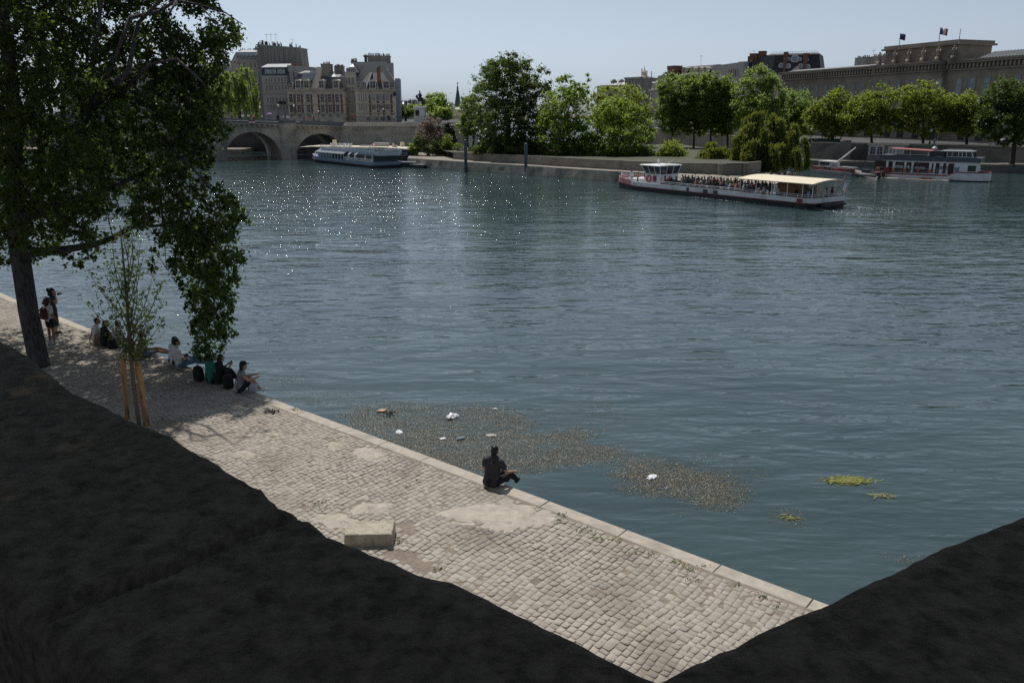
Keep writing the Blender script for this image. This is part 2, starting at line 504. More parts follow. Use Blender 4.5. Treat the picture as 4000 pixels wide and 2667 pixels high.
nl = Vector((-dl.y, dl.x, 0)); nl = nl if nl.dot(-outer[ia]) > 0 else -nl
nr = Vector((-dr.y, dr.x, 0)); nr = nr if nr.dot(-outer[ia]) > 0 else -nr
TH = 0.43
def inner_pt(p):
    det = nl.x * nr.y - nl.y * nr.x
    corner = outer[ia] + Vector(((TH * nr.y - nl.y * TH) / det, (nl.x * TH - nr.x * TH) / det, 0))
    a = (p - outer[ia]).dot(dl); b = (p - outer[ia]).dot(dr)
    return corner + (dl * a if a > b else dr * b)
def resample(pts, step):
    out = [pts[0]]
    for a, b in zip(pts, pts[1:]):
        k = max(1, int((b - a).length / step))
        out += [a + (b - a) * (i / k) for i in range(1, k + 1)]
    return out
from mathutils import noise as mnoise
rs = resample(outer, .008)
rows = []
K = 24
for p in rs:
    i_ = inner_pt(p)
    o = p + (p - i_).normalized() * (0.004 * mnoise.noise(p * 14) + .003 * mnoise.noise(p * 45))
    r_ = [Vector((o.x, o.y, PTOP - .9)), Vector((o.x, o.y, PTOP - .022)), ]
    for k in range(K + 1):
        f = .012 + .976 * k / K
        x = o.lerp(i_, f)
        h = .004 * mnoise.noise(x * 2.5) + .002 * mnoise.noise(x * 9.0) + .002 * mnoise.noise(x * 24) - .006 * max(0, mnoise.noise(x * 31) - .35)
        edge = min(f, 1 - f) * TH
        h -= .016 * max(0, 1 - edge / .03) ** 2
        # a worn joint across each arm
        for jp, jd in ((outer[ia] + dl * .62, dl), (outer[ia] + dr * 1.1, dr)):
            if (x - outer[ia]).dot(jd) > .2: h -= .013 * max(0, 1 - abs((x - jp).dot(jd) + .012 * mnoise.noise(x * 8)) / .016)
        r_.append(Vector((x.x, x.y, PTOP + h)))
    r_ += [Vector((i_.x, i_.y, PTOP - .03)), Vector((i_.x, i_.y, PTOP - 1.02))]
    rows.append(r_)
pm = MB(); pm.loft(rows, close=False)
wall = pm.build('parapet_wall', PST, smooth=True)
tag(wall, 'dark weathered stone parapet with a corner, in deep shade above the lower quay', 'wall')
# embankment below it and the upper terrace behind it
e = MB()
lo = [(p.x, p.y) for p in outer[::3] + [outer[-1]]]
ring = [Vector((x, y, 0)) for x, y in lo]
inn = [inner_pt(Vector((x, y, PTOP))) for x, y in lo]
off = [Vector((x, y, 0)).lerp(Vector((i_.x, i_.y, 0)), .06) for (x, y), i_ in zip(lo, inn)]
far_pts = [Vector((14, -12, 0)), Vector((-20, -12, 0))]
e.prism([Vector((p.x, p.y, 0.5)) for p in off] + [p + Vector((0, 0, .5)) for p in far_pts], (0, 0, PTOP - .9 - .5 - .13))
tag(e.build('embankment', QWALL), None, None, None, 'structure')
e = MB(); e.add([Vector((p.x, p.y, PTOP - 1.0)) for p in inn] + [p + Vector((0, 0, PTOP - 1.0)) for p in far_pts], [tuple(range(len(inn) + 2))])
tag(e.build('upper_pavement', ASPH), None, None, None, 'structure')

# ================================================================== FOLIAGE
def leaf_quads(C, size, rng, up=0.35, aspect=0.62, jit=0.3):
    """one pointed leaf per centre; returns vertices and faces"""
    n = len(C)
    nrm = rng.normal(0, 1, (n, 3)); nrm[:, 2] = np.abs(nrm[:, 2]) + up
    nrm /= np.linalg.norm(nrm, axis=1)[:, None]
    t = rng.normal(0, 1, (n, 3)); t -= nrm * (t * nrm).sum(1)[:, None]
    t /= np.linalg.norm(t, axis=1)[:, None]
    b = np.cross(nrm, t)
    sz = size * (1 + jit * rng.normal(0, 1, n)).clip(.45, 1.9)
    sz = sz[:, None]
    V = np.stack([C - t * sz * .5, C + b * sz * aspect * .5 - t * sz * .08 + nrm * sz * .06, C + t * sz * .5, C - b * sz * aspect * .5 - t * sz * .08 + nrm * sz * .06], 1).reshape(-1, 3)
    F = np.arange(n * 4).reshape(-1, 4)
    return V, F
def clump_points(cen, rad, n_each, rng, flat=0.75):
    """points gathered round clump centres"""
    n = len(cen)
    P = rng.normal(0, 1, (n, n_each, 3))
    P /= np.linalg.norm(P, axis=2)[..., None]
    P *= np.abs(rng.normal(0, .58, (n, n_each, 1)))
    P[..., 2] *= flat
    P = cen[:, None, :] + P * np.asarray(rad).reshape(-1, 1, 1)
    return P.reshape(-1, 3)
def limb(m, a, b, r0, r1, rnd, sag=0.1, n=5, seg=5):
    a, b = Vector(a), Vector(b)
    d = b - a
    mid = Vector((rnd.uniform(-1, 1), rnd.uniform(-1, 1), rnd.uniform(.2, 1))) * d.length * sag
    pts = [a.lerp(b, k / n) + mid * math.sin(math.pi * k / n) for k in range(n + 1)]
    m.tube(pts, [r0 + (r1 - r0) * k / n for k in range(n + 1)], seg)
    return pts

LEAF = {
 'poplar': leaf_mat('poplar leaf', (0.012, 0.024, 0.007), (0.040, 0.072, 0.016), (0.18, 0.27, 0.03), rough=0.45, tmix=.34),
 'dark':   leaf_mat('dark chestnut leaf', (0.024, 0.042, 0.012), (0.065, 0.105, 0.028), (0.20, 0.30, 0.05), tmix=.36),
 'bright': leaf_mat('bright lime leaf', (0.055, 0.095, 0.018), (0.12, 0.185, 0.036), (0.40, 0.55, 0.07), tmix=.46),
 'mid':    leaf_mat('mid green leaf', (0.055, 0.092, 0.026), (0.12, 0.175, 0.048), (0.42, 0.56, 0.12), tmix=.48),
 'plane':  leaf_mat('plane tree leaf', (0.055, 0.080, 0.015), (0.12, 0.16, 0.03), (0.42, 0.52, 0.06), tmix=.46),
 'willow': leaf_mat('willow leaf', (0.046, 0.064, 0.014), (0.115, 0.14, 0.034), (0.34, 0.40, 0.06), tmix=.40),
 'pink':   leaf_mat('tamarisk leaf', (0.13, 0.105, 0.08), (0.27, 0.22, 0.17), (0.33, 0.27, 0.20), tmix=.38),
 'conif':  leaf_mat('conifer leaf', (0.010, 0.022, 0.010), (0.026, 0.046, 0.018), (0.04, 0.07, 0.02), tmix=.15),
}

def tree(name, label, cat, base, lobes, kind, seed, leaf=.34, clumps=110, per=80, dens=1.35, group=None, trunk_r=.28, flat=.75, crad=.17, bark=BARKD, limbs=12, shell=.55, skirt=0.0, thin=0.0):
    """base = ground point; lobes = list of (centre, (rx, ry, rz)); > trunk, crown"""
    rng = np.random.default_rng(seed); rnd = random.Random(seed)
    clumps = int(clumps * dens)
    base = Vector(base)
    root = thing(name, label, cat, base, 0, group)
    vol = np.array([l[1][0] * l[1][1] * l[1][2] for l in lobes]) ** .75
    cen, rad = [], []
    for k in rng.choice(len(lobes), clumps, p=vol / vol.sum()):
        c, r = lobes[k]
        d = rng.normal(0, 1, 3); d /= np.linalg.norm(d)
        rr = shell + (1 - shell) * rng.random() ** .6
        if rng.random() < .25: rr *= rng.random() ** .5
        p = np.array(c) + d * np.array(r) * rr
        cen.append(p); rad.append(crad * 1.15 * min(r) * rng.uniform(.6, 1.6) + .25)
    cen = np.array(cen) - np.array(base); rad = np.array(rad)
    if base.z is not None: cen[:, 2] = np.maximum(cen[:, 2], .35)
    P = clump_points(cen, rad, per, rng, flat)
    P[:, 2] = np.maximum(P[:, 2], .1)
    V, F = leaf_quads(P, leaf, rng)
    ct = rng.normal(.5, .17, len(cen)).repeat(per)
    tone = (ct + rng.normal(0, .17, len(P))).clip(0, 1)
    m = MB()
    mean = Vector(np.average([np.array(l[0]) for l in lobes], axis=0, weights=vol).tolist()) - base
    top = Vector((mean.x, mean.y, max(mean.z, 1.0)))
    fork = Vector((mean.x * .35, mean.y * .35, max(.8, mean.z * .45)))
    m.tube([Vector((0, 0, -.3)), Vector((0, 0, .3)), fork * .55, fork, top.lerp(fork, .35), top], [trunk_r * 1.3, trunk_r * 1.05, trunk_r * .9, trunk_r * .75, trunk_r * .5, trunk_r * .2], 7)
    order = rng.permutation(len(cen))[:limbs]
    for k in order:
        st = fork.lerp(top, rnd.uniform(0, .9))
        limb(m, st, cen[k], trunk_r * rnd.uniform(.25, .42), trunk_r * .06, rnd, .10, 4, 4)
    m.build('trunk', bark, root, smooth=True)
    np_mesh('crown', V, F, LEAF[kind], root, tone)
    return root
def lobe(px, py, rx, ry, Y, deep=.9):
    """crown lobe from its place and half-sizes in the photograph (pixels) at range Y"""
    c = AT(px, py, Y); k = ppm(Y)
    return (tuple(c), (rx / k, rx / k * deep, ry / k))

# ---- the big poplar on the lower quay
def poplar():
    rng = np.random.default_rng(5); rnd = random.Random(5)
    base = G(150, 1428, QZ)
    root = thing('poplar_tree', 'tall dark poplar with drooping leafy branches, growing from the lower quay', 'tree', base)
    YB = base.y
    # crown outline in the photograph; the crown fills it through several metres of depth
    outline = [(-1300, -1100), (760, -1000), (870, -400), (900, -60), (840, 20), (905, 70), (962, 128), (940, 175), (905, 190), (900, 235), (865, 260), (880, 340), (880, 420), (850, 480), (905, 500), (885, 540), (838, 560), (835, 640), (872, 655), (800, 690), (880, 735), (965, 830), (985, 868), (930, 880), (940, 960), (950, 1010), (925, 1060), (945, 1085), (915, 1140), (930, 1190), (900, 1220), (920, 1320), (880, 1330), (870, 1375), (800, 1408), (765, 1400), (752, 1330), (738, 1250), (720, 1190), (700, 1100), (668, 1060), (650, 950), (610, 1010), (590, 1090), (572, 1010), (560, 930), (470, 920), (420, 960), (370, 925), (390, 1010), (340, 1030), (300, 1055), (250, 1040), (255, 1000), (150, 1010), (120, 1040), (100, 985), (30, 1045), (-60, 1040), (-500, 1000), (-1300, 1000)]
    holes = [(440, 880, 70, 38), (560, 935, 45, 60), (290, 950, 60, 26), (455, 770, 26, 20), (480, 790, 40, 24), (620, 870, 26, 40), (30, 120, 16, 46), (120, 250, 18, 22), (470, 250, 22, 12), (560, 60, 36, 40), (690, 60, 40, 40), (760, 90, 60, 34), (810, 60, 30, 26), (610, 210, 18, 18), (560, 270, 22, 14), (810, 230, 22, 22), (640, 130, 24, 16), (680, 300, 20, 14), (300, 540, 12, 12), (700, 640, 14, 14), (500, 700, 12, 14)]
    cen = []
    while len(cen) < 8800:
        x, y = rng.uniform(-1300, 990), rng.uniform(-1100, 1410)
        if (x < -150 or y < -150) and rng.random() < .5: continue
        if not in_poly(x, y, outline): continue
        if any(((x - a) / b_) ** 2 + ((y - c) / d_) ** 2 < 1 for a, c, b_, d_ in holes): continue
        # thinner towards the rim
        rim = any(not in_poly(x + ox, y + oy, outline) for ox, oy in ((36, 0), (-36, 0), (0, 36), (0, -36)))
        Y = YB + rng.uniform(-3.6, 6.5) if x < 640 else YB + rng.uniform(-3.5, 2.5)
        cen.append((x, y, max(19.0, Y), rim))
    def far_enough(x, y, Y):
        jit = rng.normal(0, .7)      # higher sprays lean out over the water, so that the crown's shade ends on the quay
        for _ in range(3):
            p = AT(x, y, Y); h_ = p.z - QZ; sh = p.y - .55 * h_
            lim = 17.2 + jit + 5 * min(1, max(0, (p.x + .178 * h_ + 10.5) / 2.3))
            if sh < lim: Y += (lim - sh) * .95
        return Y
    C = np.array([tuple(AT(x, y, far_enough(x, y, Y) + rng.random() * .8)) for x, y, Y, r_ in cen])
    rimf = np.array([r_ for *_, r_ in cen])
    per = 46
    rad = np.where(rimf, .16, .32) * rng.uniform(.7, 1.3, len(C))
    P = clump_points(C, rad, per, rng, 1.05)
    keep = rng.random(len(P)) < np.repeat(np.where(rimf, .62, 1.0), per)
    P = P[keep]
    V, F = leaf_quads(P - np.array(base), .098, rng, up=.1, aspect=.8)
    tone = (rng.normal(.45, .18, len(C)).repeat(per)[keep] + rng.normal(0, .2, len(P))).clip(0, 1)
    m = MB()
    def W(px, py, Y): return AT(px, py, Y) - base
    k = ppm(YB)
    # main stem, leaning left as it rises
    stem = [(158, 1450, 48), (150, 1400, 45), (112, 1220, 43), (88, 1060, 42), (72, 960, 42), (62, 800, 36), (56, 560, 31), (50, 380, 28), (30, 180, 27), (4, 30, 26), (-30, -200, 22), (-60, -480, 14)]
    m.tube([W(a, b_, YB) for a, b_, r_ in stem], [.87 * r_ / k for *_, r_ in stem], 14)
    arms = [[(90, 985, 30), (150, 985, 20), (260, 975, 16), (370, 955, 13), (440, 930, 12), (510, 890, 10), (590, 830, 7), (680, 780, 4)],
            [(66, 900, 26), (140, 780, 20), (220, 640, 17), (300, 500, 14), (350, 330, 11), (380, 120, 8), (420, -150, 5)],
            [(70, 860, 22), (200, 800, 16), (360, 760, 12), (470, 720, 9), (600, 650, 6), (780, 590, 3)],
            [(220, 640, 14), (360, 430, 12), (500, 280, 10), (540, 90, 8), (610, 20, 6), (700, -60, 4)],
            [(300, 500, 12), (420, 300, 10), (510, 70, 9), (620, 45, 7), (690, 3, 6), (780, 20, 4), (880, 50, 3), (945, 95, 1.5)],
            [(500, 890, 8), (640, 880, 6), (760, 900, 5), (800, 1000, 4), (810, 1180, 3), (800, 1380, 1.5)],
            [(400, 430, 9), (590, 250, 7), (690, 230, 5), (800, 330, 3)],
            [(600, 650, 6), (720, 620, 5), (850, 770, 3), (960, 850, 1.5)],
            [(150, 780, 12), (260, 850, 9), (330, 900, 6), (345, 1010, 3)],
            [(780, 20, 3), (850, 100, 2), (890, 200, 1.5)], [(690, 3, 5), (640, 90, 4), (625, 160, 2)], [(55, 560, 18), (120, 380, 14), (165, 180, 11), (175, -40, 9), (160, -300, 6)],
            [(56, 500, 14), (-60, 330, 10), (-180, 120, 7)], [(64, 820, 16), (-60, 700, 12), (-220, 620, 7)], [(620, 700, 5), (640, 900, 4), (650, 1050, 2)]]
    for a in arms:
        Ya = [YB + rnd.uniform(-1.2, 1.2) * min(1, i / 2) for i in range(len(a))]
        m.tube([W(x, y, yy) for (x, y, r_), yy in zip(a, Ya)], [r_ / k for *_, r_ in a], 7)
    for i in rng.permutation(len(C))[:220]:            # twigs into the leaf clumps
        a = rnd.choice(arms); x, y, r_ = rnd.choice(a[1:])
        p0, p1 = W(x, y, YB), Vector(C[i]) - base
        if (p1 - p0).length < 2.6: limb(m, p0, p1, .02, .006, rnd, .12, 4, 4)
    m.build('trunk', mat('poplar bark', (0.085, 0.08, 0.08), rough=0.95, var=0.5, scale=3.0, bump=0.06, bscale=9, stretch=(3, 3, 0.7), stain=((0.010, 0.010, 0.010), 5.0)), root, smooth=True)
    np_mesh('crown', V, F, LEAF['poplar'], root, tone)
poplar()

# ---- shade tree on the upper quay, over the parapet (its crown is above the picture)
c0 = Vector((-0.6, 1.3, PTOP)) + SUN_DIR * 8.0
tree('plane_tree', 'leafy plane tree on the upper quay whose crown shades the stone parapet', 'tree', (-6.0, -2.5, PTOP - 1.0),
     [(tuple(c0), (3.6, 3.6, 2.2)), (tuple(c0 + Vector((-2.2, -2.0, .6))), (3.2, 3.0, 2.0)), (tuple(c0 + Vector((1.2, -1.4, .3))), (2.8, 2.8, 1.8)), (tuple(c0 + Vector((-3.6, -4.0, 1))), (2.6, 2.6, 2.0)), (tuple(c0 + Vector((-3.4, 2.2, .2))), (2.6, 2.6, 1.8)), (tuple(c0 + Vector((2.6, .6, .2))), (2.2, 2.4, 1.6))],
     'dark', 77, leaf=.24, clumps=330, per=80, trunk_r=.32, crad=.2, shell=.3)

# ---- young staked tree on the quay
def young_tree():
    rng = np.random.default_rng(21); rnd = random.Random(21)
    base = G(548, 1668, QZ); YB = base.y
    root = thing('young_tree', 'slender young tree with sparse small leaves held between two wooden stakes', 'tree', base)
    def W(px, py, dy=0): return AT(px, py, YB + dy) - base
    k = ppm(YB)
    m = MB()
    st = [(548, 1690, 9.5), (535, 1600, 9), (522, 1500, 8.5), (512, 1400, 8), (504, 1300, 7), (496, 1180, 6), (488, 1080, 4.6), (478, 980, 3.4), (468, 880, 2)]
    m.tube([W(a, b_) for a, b_, r_ in st], [r_ / k for *_, r_ in st], 9)
    tips = [(345, 1060, .5), (338, 1190, -.4), (400, 1045, .3), (430, 1010, -.3), (440, 940, .2), (505, 880, -.2), (548, 940, .3), (560, 1000, -.4), (600, 1060, .4), (618, 1120, -.5), (630, 1110, .3), (640, 1250, .1), (620, 1190, .6), (585, 1330, -.3), (420, 1250, -.2), (450, 1310, .4), (520, 950, 0), (470, 900, .1), (405, 1150, .6), (560, 1150, .5), (575, 1240, -.5), (380, 1110, -.6), (460, 1060, .5), (530, 1060, -.5)]
    C = []
    for x, y, d in tips:
        by = min(1400, y + rnd.uniform(160, 300)); t = (by - 880) / 800
        bx = 468 + (by - 880) / 810 * 80
        a, b_ = W(bx, by), W(x, y, d * 1.6)
        pts = limb(m, a, b_, .022, .005, rnd, -.07, 6, 4)
        for i, p in enumerate(pts):
            if i >= 1:
                for q_ in range(3): C.append(tuple(p + Vector((rnd.gauss(0, .09), rnd.gauss(0, .09), rnd.gauss(0, .09)))))
    for y in range(880, 1400, 13):
        for q_ in range(2): C.append(tuple(W(468 + (y - 880) / 810 * 80, y) + Vector((rnd.gauss(0, .16), rnd.gauss(0, .2), rnd.gauss(0, .08)))))
    m.build('trunk', mat('young bark', (0.13, 0.105, 0.08), rough=.9, var=.3, scale=6), root, smooth=True)
    C = np.array(C)
    P = clump_points(C, np.full(len(C), .11), 10, rng, .9)
    V, F = leaf_quads(P, .062, rng, up=.2)
    np_mesh('crown', V, F, leaf_mat('sapling leaf', (0.036, 0.062, 0.018), (0.085, 0.13, 0.035), (0.18, 0.27, 0.05), tmix=.32), root, rng.random(len(P)) * .8)
    # stakes and the crosspiece that ties them
    for (a, b_), lab in (((G(497, 1632, QZ), (478, 1385)), 'peeled wooden stake with a crosspiece, on the far-upstream side of the young tree'), ((G(572, 1668, QZ), (540, 1420)), 'knotty pale wooden stake standing just above the sandy tree pit')):
        pass
    return root
young_tree()
def stake(foot, top, r, label, bar=None):
    b_ = G(*foot, QZ); t = AT(*top, b_.y - .05)
    o = thing('tree_stake', label, 'stake', b_, 0, 'stakes of the young tree')
    m = MB(); d = t - b_
    pts = [d * (i / 7) + Vector((random.uniform(-.008, .008), random.uniform(-.008, .008), 0)) for i in range(8)]
    pts[0] = pts[0] - Vector((0, 0, .15))
    m.tube(pts, [r * random.uniform(.92, 1.08) for _ in pts], 9)
    m.build('pole', WOODL, o, smooth=True)
    if bar:
        m = MB(); q_ = AT(*bar[0], b_.y - .05) - b_; p2 = AT(*bar[1], b_.y) - b_
        m.tube([q_, p2], .028, 6); m.build('crosspiece', WOODL, o)
    return o
stake((497, 1636), (479, 1386), .072, 'thinner wooden stake with a crosspiece tied behind the young tree', ((486, 1402), (545, 1425)))
stake((573, 1660), (539, 1421), .078, 'thicker knotty wooden stake beside the sandy tree pit')
# grass tufts in the joints
TUFT = leaf_mat('grass tuft', (0.04, 0.07, 0.015), (0.10, 0.15, 0.03), (0.16, 0.24, 0.03))
rng = np.random.default_rng(3)
C = []
for x, y, n_, r_ in [(1240, 1972, 70, .13), (1560, 2116, 40, .07), (2195, 2012, 26, .07), (2180, 2035, 18, .05), (2275, 2075, 40, .10), (2335, 2105, 30, .08), (2415, 2110, 30, .09), (2550, 2165, 14, .05), (2640, 2195, 22, .06), (2690, 2222, 40, .09), (2745, 2210, 12, .04), (2710, 2270, 30, .07), (2880, 2285, 12, .04), (2975, 2330, 26, .07), (3040, 2372, 12, .04), (1705, 2222, 20, .06), (1150, 1600, 30, .08), (1170, 1605, 26, .06), (1630, 1880, 16, .05), (2465, 2160, 16, .05), (1590, 1900, 12, .05)]:
    g = G(x, y, QZ)
    C += [(g.x + rng.normal(0, r_), g.y + rng.normal(0, r_ * .7), QZ + abs(rng.normal(.02, .018))) for _ in range(n_)]
V, F = leaf_quads(np.array(C), .055, rng, up=0, aspect=.3)
tag(np_mesh('grass', V, F, TUFT, None, rng.random(len(C))), 'small green grass tufts in the cobble joints', 'grass', None, 'stuff')

# ---- the stone block on the quay
def stone_block():
    a = G(1534, 2134, QZ); h = .27
    r_ = Matrix.Rotation(R(2), 3, 'Z')
    # front right corner at a; runs to the left, .8 m deep
    o = thing('stone_block', 'pale limestone block lying on the cobbles half behind the parapet', 'stone block', a, R(2))
    m = MB(); nx, ny = 26, 12
    Lx, Ly = .93, .58
    top, mid = [], []
    def edge_n(x, y): return .012 * mnoise.noise(Vector((x * 5, y * 5, 1)))
    rings = []
    per = [(-Lx + Lx * i / nx, 0) for i in range(nx)] + [(0, Ly * i / ny) for i in range(ny)] + [(-Lx * i / nx, Ly) for i in range(nx)] + [(-Lx, Ly - Ly * i / ny) for i in range(ny)]
    cx, cy = -Lx / 2, Ly / 2
    for z, ins in ((-.05, 0), (.02, 0), (h * .6, 0), (h - .035, .004), (h - .01, .015), (h, .035)):
        ring = []
        for x, y in per:
            n_ = .014 * mnoise.noise(Vector((x * 6, y * 6, z * 8))) + .006 * mnoise.noise(Vector((x * 20, y * 20, z * 20)))
            sx = (Lx / 2 - ins + n_) / (Lx / 2); sy = (Ly / 2 - ins + n_) / (Ly / 2)
            ring.append(Vector((cx + (x - cx) * sx, cy + (y - cy) * sy, z + (n_ * .6 if z > .2 else 0))))
        rings.append(ring)
    c_ = rings[-1]
    for f in (.8, .55, .3, .1):
        rings.append([Vector((cx + (p.x - cx) * f, cy + (p.y - cy) * f, h + .006 * mnoise.noise(Vector((p.x * f * 9, p.y * f * 9, 0))))) for p in c_])
    m.loft(rings)
    m.build('block', mat('block limestone', (0.39, 0.35, 0.28), rough=.9, var=.2, scale=9, bump=.012, bscale=30, stain=((0.27, 0.235, 0.175), 7)), o)
stone_block()
# ================================================================== FAR BANKS, BRIDGE AND HOUSES
ST_BR = mat('bridge limestone', (0.43, 0.385, 0.32), rough=.9, var=.28, scale=.35, bump=.03, bscale=2.2, stain=((0.22, 0.21, 0.195), .22))
ST_LT = mat('light house stone', (0.63, 0.555, 0.45), rough=.9, var=.14, scale=.5, stain=((0.42, 0.385, 0.34), .3))
ST_MD = mat('house stone', (0.49, 0.43, 0.345), rough=.9, var=.18, scale=.5, stain=((0.32, 0.295, 0.265), .35))
ST_DK = mat('dark civic stone', (0.285, 0.245, 0.195), rough=.9, var=.2, scale=.35, stain=((0.18, 0.16, 0.135), .2))
PLASTER = mat('grey plaster', (0.44, 0.42, 0.39), rough=.95, var=.12, scale=.3, stain=((0.33, 0.32, 0.31), .25), stretch=(1, 1, .25))
PLASTERL = mat('lavender plaster', (0.42, 0.42, 0.50), rough=.95, var=.08, scale=.3)
SOOT = mat('sooty flue wall', (0.29, 0.265, 0.235), rough=.95, var=.3, scale=.9, stretch=(2.2, 1, .08), stain=((0.19, 0.175, 0.165), .5))
BRICK = mat('red brick', (0.21, 0.105, 0.075), rough=.9, var=.25, scale=1.5)
ZINC = mat('zinc roof', (0.30, 0.32, 0.34), rough=.45, var=.15, scale=.6, spec=.6)
ZINCD = mat('dull zinc roof', (0.20, 0.21, 0.22), rough=.6, var=.2, scale=.6)
SLATE = mat('slate roof', (0.07, 0.075, 0.085), rough=.5, var=.3, scale=1.2, spec=.5)
SLATED = mat('dark slate roof', (0.03, 0.027, 0.028), rough=.55, var=.3, scale=1.0)
IRON = mat('iron railing', (0.02, 0.022, 0.025), rough=.6, var=.2)
WFRAME = mat('white window frame', (0.55, 0.55, 0.54), rough=.6, var=.08)

class Fac:
    """a facade: x along it, y into the house, z up from its foot; reads photograph places on its plane"""
    def __init__(s, pl, Yl, pr, Yr, base, ref=440):
        a, b = AT(pl, ref, Yl), AT(pr, ref, Yr)
        s.A = Vector((a.x, a.y, base)); d = Vector((b.x - a.x, b.y - a.y, 0)); s.L = d.length
        s.d = d.normalized(); s.n = Vector((-s.d.y, s.d.x, 0)); s.rz = math.atan2(s.d.y, s.d.x)
    def at(s, px, py, y=0.0):
        r = ray(px, py); o = s.A + s.n * y
        t = (o - EYE).dot(s.n) / r.dot(s.n)
        p = EYE + r * t - s.A
        return p.dot(s.d), p.z
    def x(s, px, y=0.0, py=330): return s.at(px, py, y)[0]
    def z(s, py, px, y=0.0): return s.at(px, py, y)[1]
    def root(s, name, label, cat, group=None):
        return thing(name, label, cat, s.A, s.rz, group)

def win_mesh(w, h, fm, gm, arch=False, bars=(1, 2), sur=.12):
    m = MB()
    t = sur
    m.box(-w / 2 - t, -w / 2, -.10, .02, -t, h + t); m.box(w / 2, w / 2 + t, -.10, .02, -t, h + t)
    m.box(-w / 2, w / 2, -.10, .02, h, h + t); m.box(-w / 2 - t - .05, w / 2 + t + .05, -.16, -.003, -t - .1, -t + .02 - .03)
    if arch:
        m.prism([Vector((-w / 2, -.1, h + t + .003))] + [Vector((-w / 2 * math.cos(a), -.1, h + t + .003 + w * .42 * math.sin(a))) for a in (math.pi * k / 8 for k in range(1, 8))] + [Vector((w / 2, -.1, h + t + .003))], (0, .1, 0))
    b = .05
    for i in range(1, bars[0] + 1):
        x = -w / 2 + w * i / (bars[0] + 1); m.box(x - b / 2, x + b / 2, -.055, -.012, 0, h, 1)
    for i in range(1, bars[1] + 1):
        z = h * i / (bars[1] + 1); m.box(-w / 2, w / 2, -.05, -.014, z - b / 2, z + b / 2, 1)
    for x in (-w / 2 + b / 2, w / 2 - b / 2): m.box(x - b / 2, x + b / 2, -.06, -.010, 0, h, 1)
    g = MB(); g.box(-w / 2, w / 2, -.03, .01, 0, h)
    return m, g
def windows(root, spots, w, h, fm, gm=None, arch=False, bars=(1, 2), sur=.12, y=0.0):
    gm = gm or GLASS
    first = None
    for i, (x, z) in enumerate(spots):
        if first is None:
            m, g = win_mesh(w, h, fm, gm, arch, bars, sur)
            first = m.build('window', [fm, WFRAME], root, loc=(x, y, z)); g.build('pane', gm, first)
        else:
            c = copy_tree(first, root); c.location = (x, y, z)
def dormers(root, spots, w, h, dep, bm, roofm, y=0.0, round_=True, gm=None):
    first = None
    for x, z in spots:
        if first is None:
            m = MB(); t = .18
            m.box(-w / 2 - t, -w / 2, 0, dep, 0, h); m.box(w / 2, w / 2 + t, 0, dep, 0, h); m.box(-w / 2, w / 2, 0, dep, -.02, .25)
            tops = [Vector(((w / 2 + t + .1) * -math.cos(a), -.08, h + (.42 * w if round_ else .3 * w) * math.sin(a) ** (1 if round_ else 1))) for a in (math.pi * k / (10 if round_ else 2) for k in range(0, 11 if round_ else 3))]
            m.prism(tops, (0, dep + .08, 0), 1)
            first = m.build('dormer', [bm, roofm], root, loc=(x, y, z))
            g = MB(); g.box(-w / 2, w / 2, .09, .16, .25, h - .01); g.build('pane', gm or GLASS, first)
            b = MB(); b.box(-.04, .04, .05, .088, .25, h - .01); b.box(-w / 2, w / 2, .055, .087, h * .6, h * .6 + .07); b.build('frame', WFRAME, first)
        else:
            c = copy_tree(first, root); c.location = (x, y, z)
def chimney(root, x0, x1, y0, y1, z0, z1, m_, pots=6, name='chimney', ph=.5, lean=0):
    m = MB(); m.box(x0, x1, y0, y1, z0, z1); m.box(x0 - .1, x1 + .1, y0 - .1, y1 + .1, z1 + .003, z1 + .18)
    o = m.build(name, m_, root)
    if pots:
        p = MB(); rr = random.Random(int(x0 * 100) + pots)
        for i in range(pots):
            x = x0 + (x1 - x0) * (i + .5) / pots + rr.uniform(-.1, .1); h = ph * rr.uniform(.7, 1.3)
            p.lathe([(.16, 0), (.12, h * .7), (.15, h)], 6, (x, (y0 + y1) / 2, z1 + .15))
        p.build('chimney_pot', BRICK if pots % 2 else DARKST, o)
    return o
def wallbox(root, x0, x1, y0, y1, z1, m_, name='wall', z0=-1.0):
    return MB().box(x0, x1, y0, y1, z0, z1).build(name, m_, root)
def cornice(root, x0, x1, y, z, m_, h=.5, p=.45, dep=8):
    m = MB(); m.box(x0 - p, x1 + p, y - p, y + dep, z, z + h * .45); m.box(x0 - p * .5, x1 + p * .5, y - p * .5, y + dep, z - h * .55, z - .003)
    return m.build('cornice', m_, root)
def mansard(root, x0, x1, y0, y1, z0, z1, inset, m_, name='roof', inset_y=None):
    iy = inset if inset_y is None else inset_y
    m = MB(); m.loft([[Vector((x0, y0, z0)), Vector((x1, y0, z0)), Vector((x1, y1, z0)), Vector((x0, y1, z0))],
                      [Vector((x0 + inset, y0 + iy, z1)), Vector((x1 - inset, y0 + iy, z1)), Vector((x1 - inset, y1 - iy, z1)), Vector((x0 + inset, y1 - iy, z1))],
                      [Vector((x0 + inset + .8, (y0 + y1) / 2 - .6, z1 + .7)), Vector((x1 - inset - .8, (y0 + y1) / 2 - .6, z1 + .7)), Vector((x1 - inset - .8, (y0 + y1) / 2 + .6, z1 + .7)), Vector((x0 + inset + .8, (y0 + y1) / 2 + .6, z1 + .7))]])
    return m.build(name, m_, root)
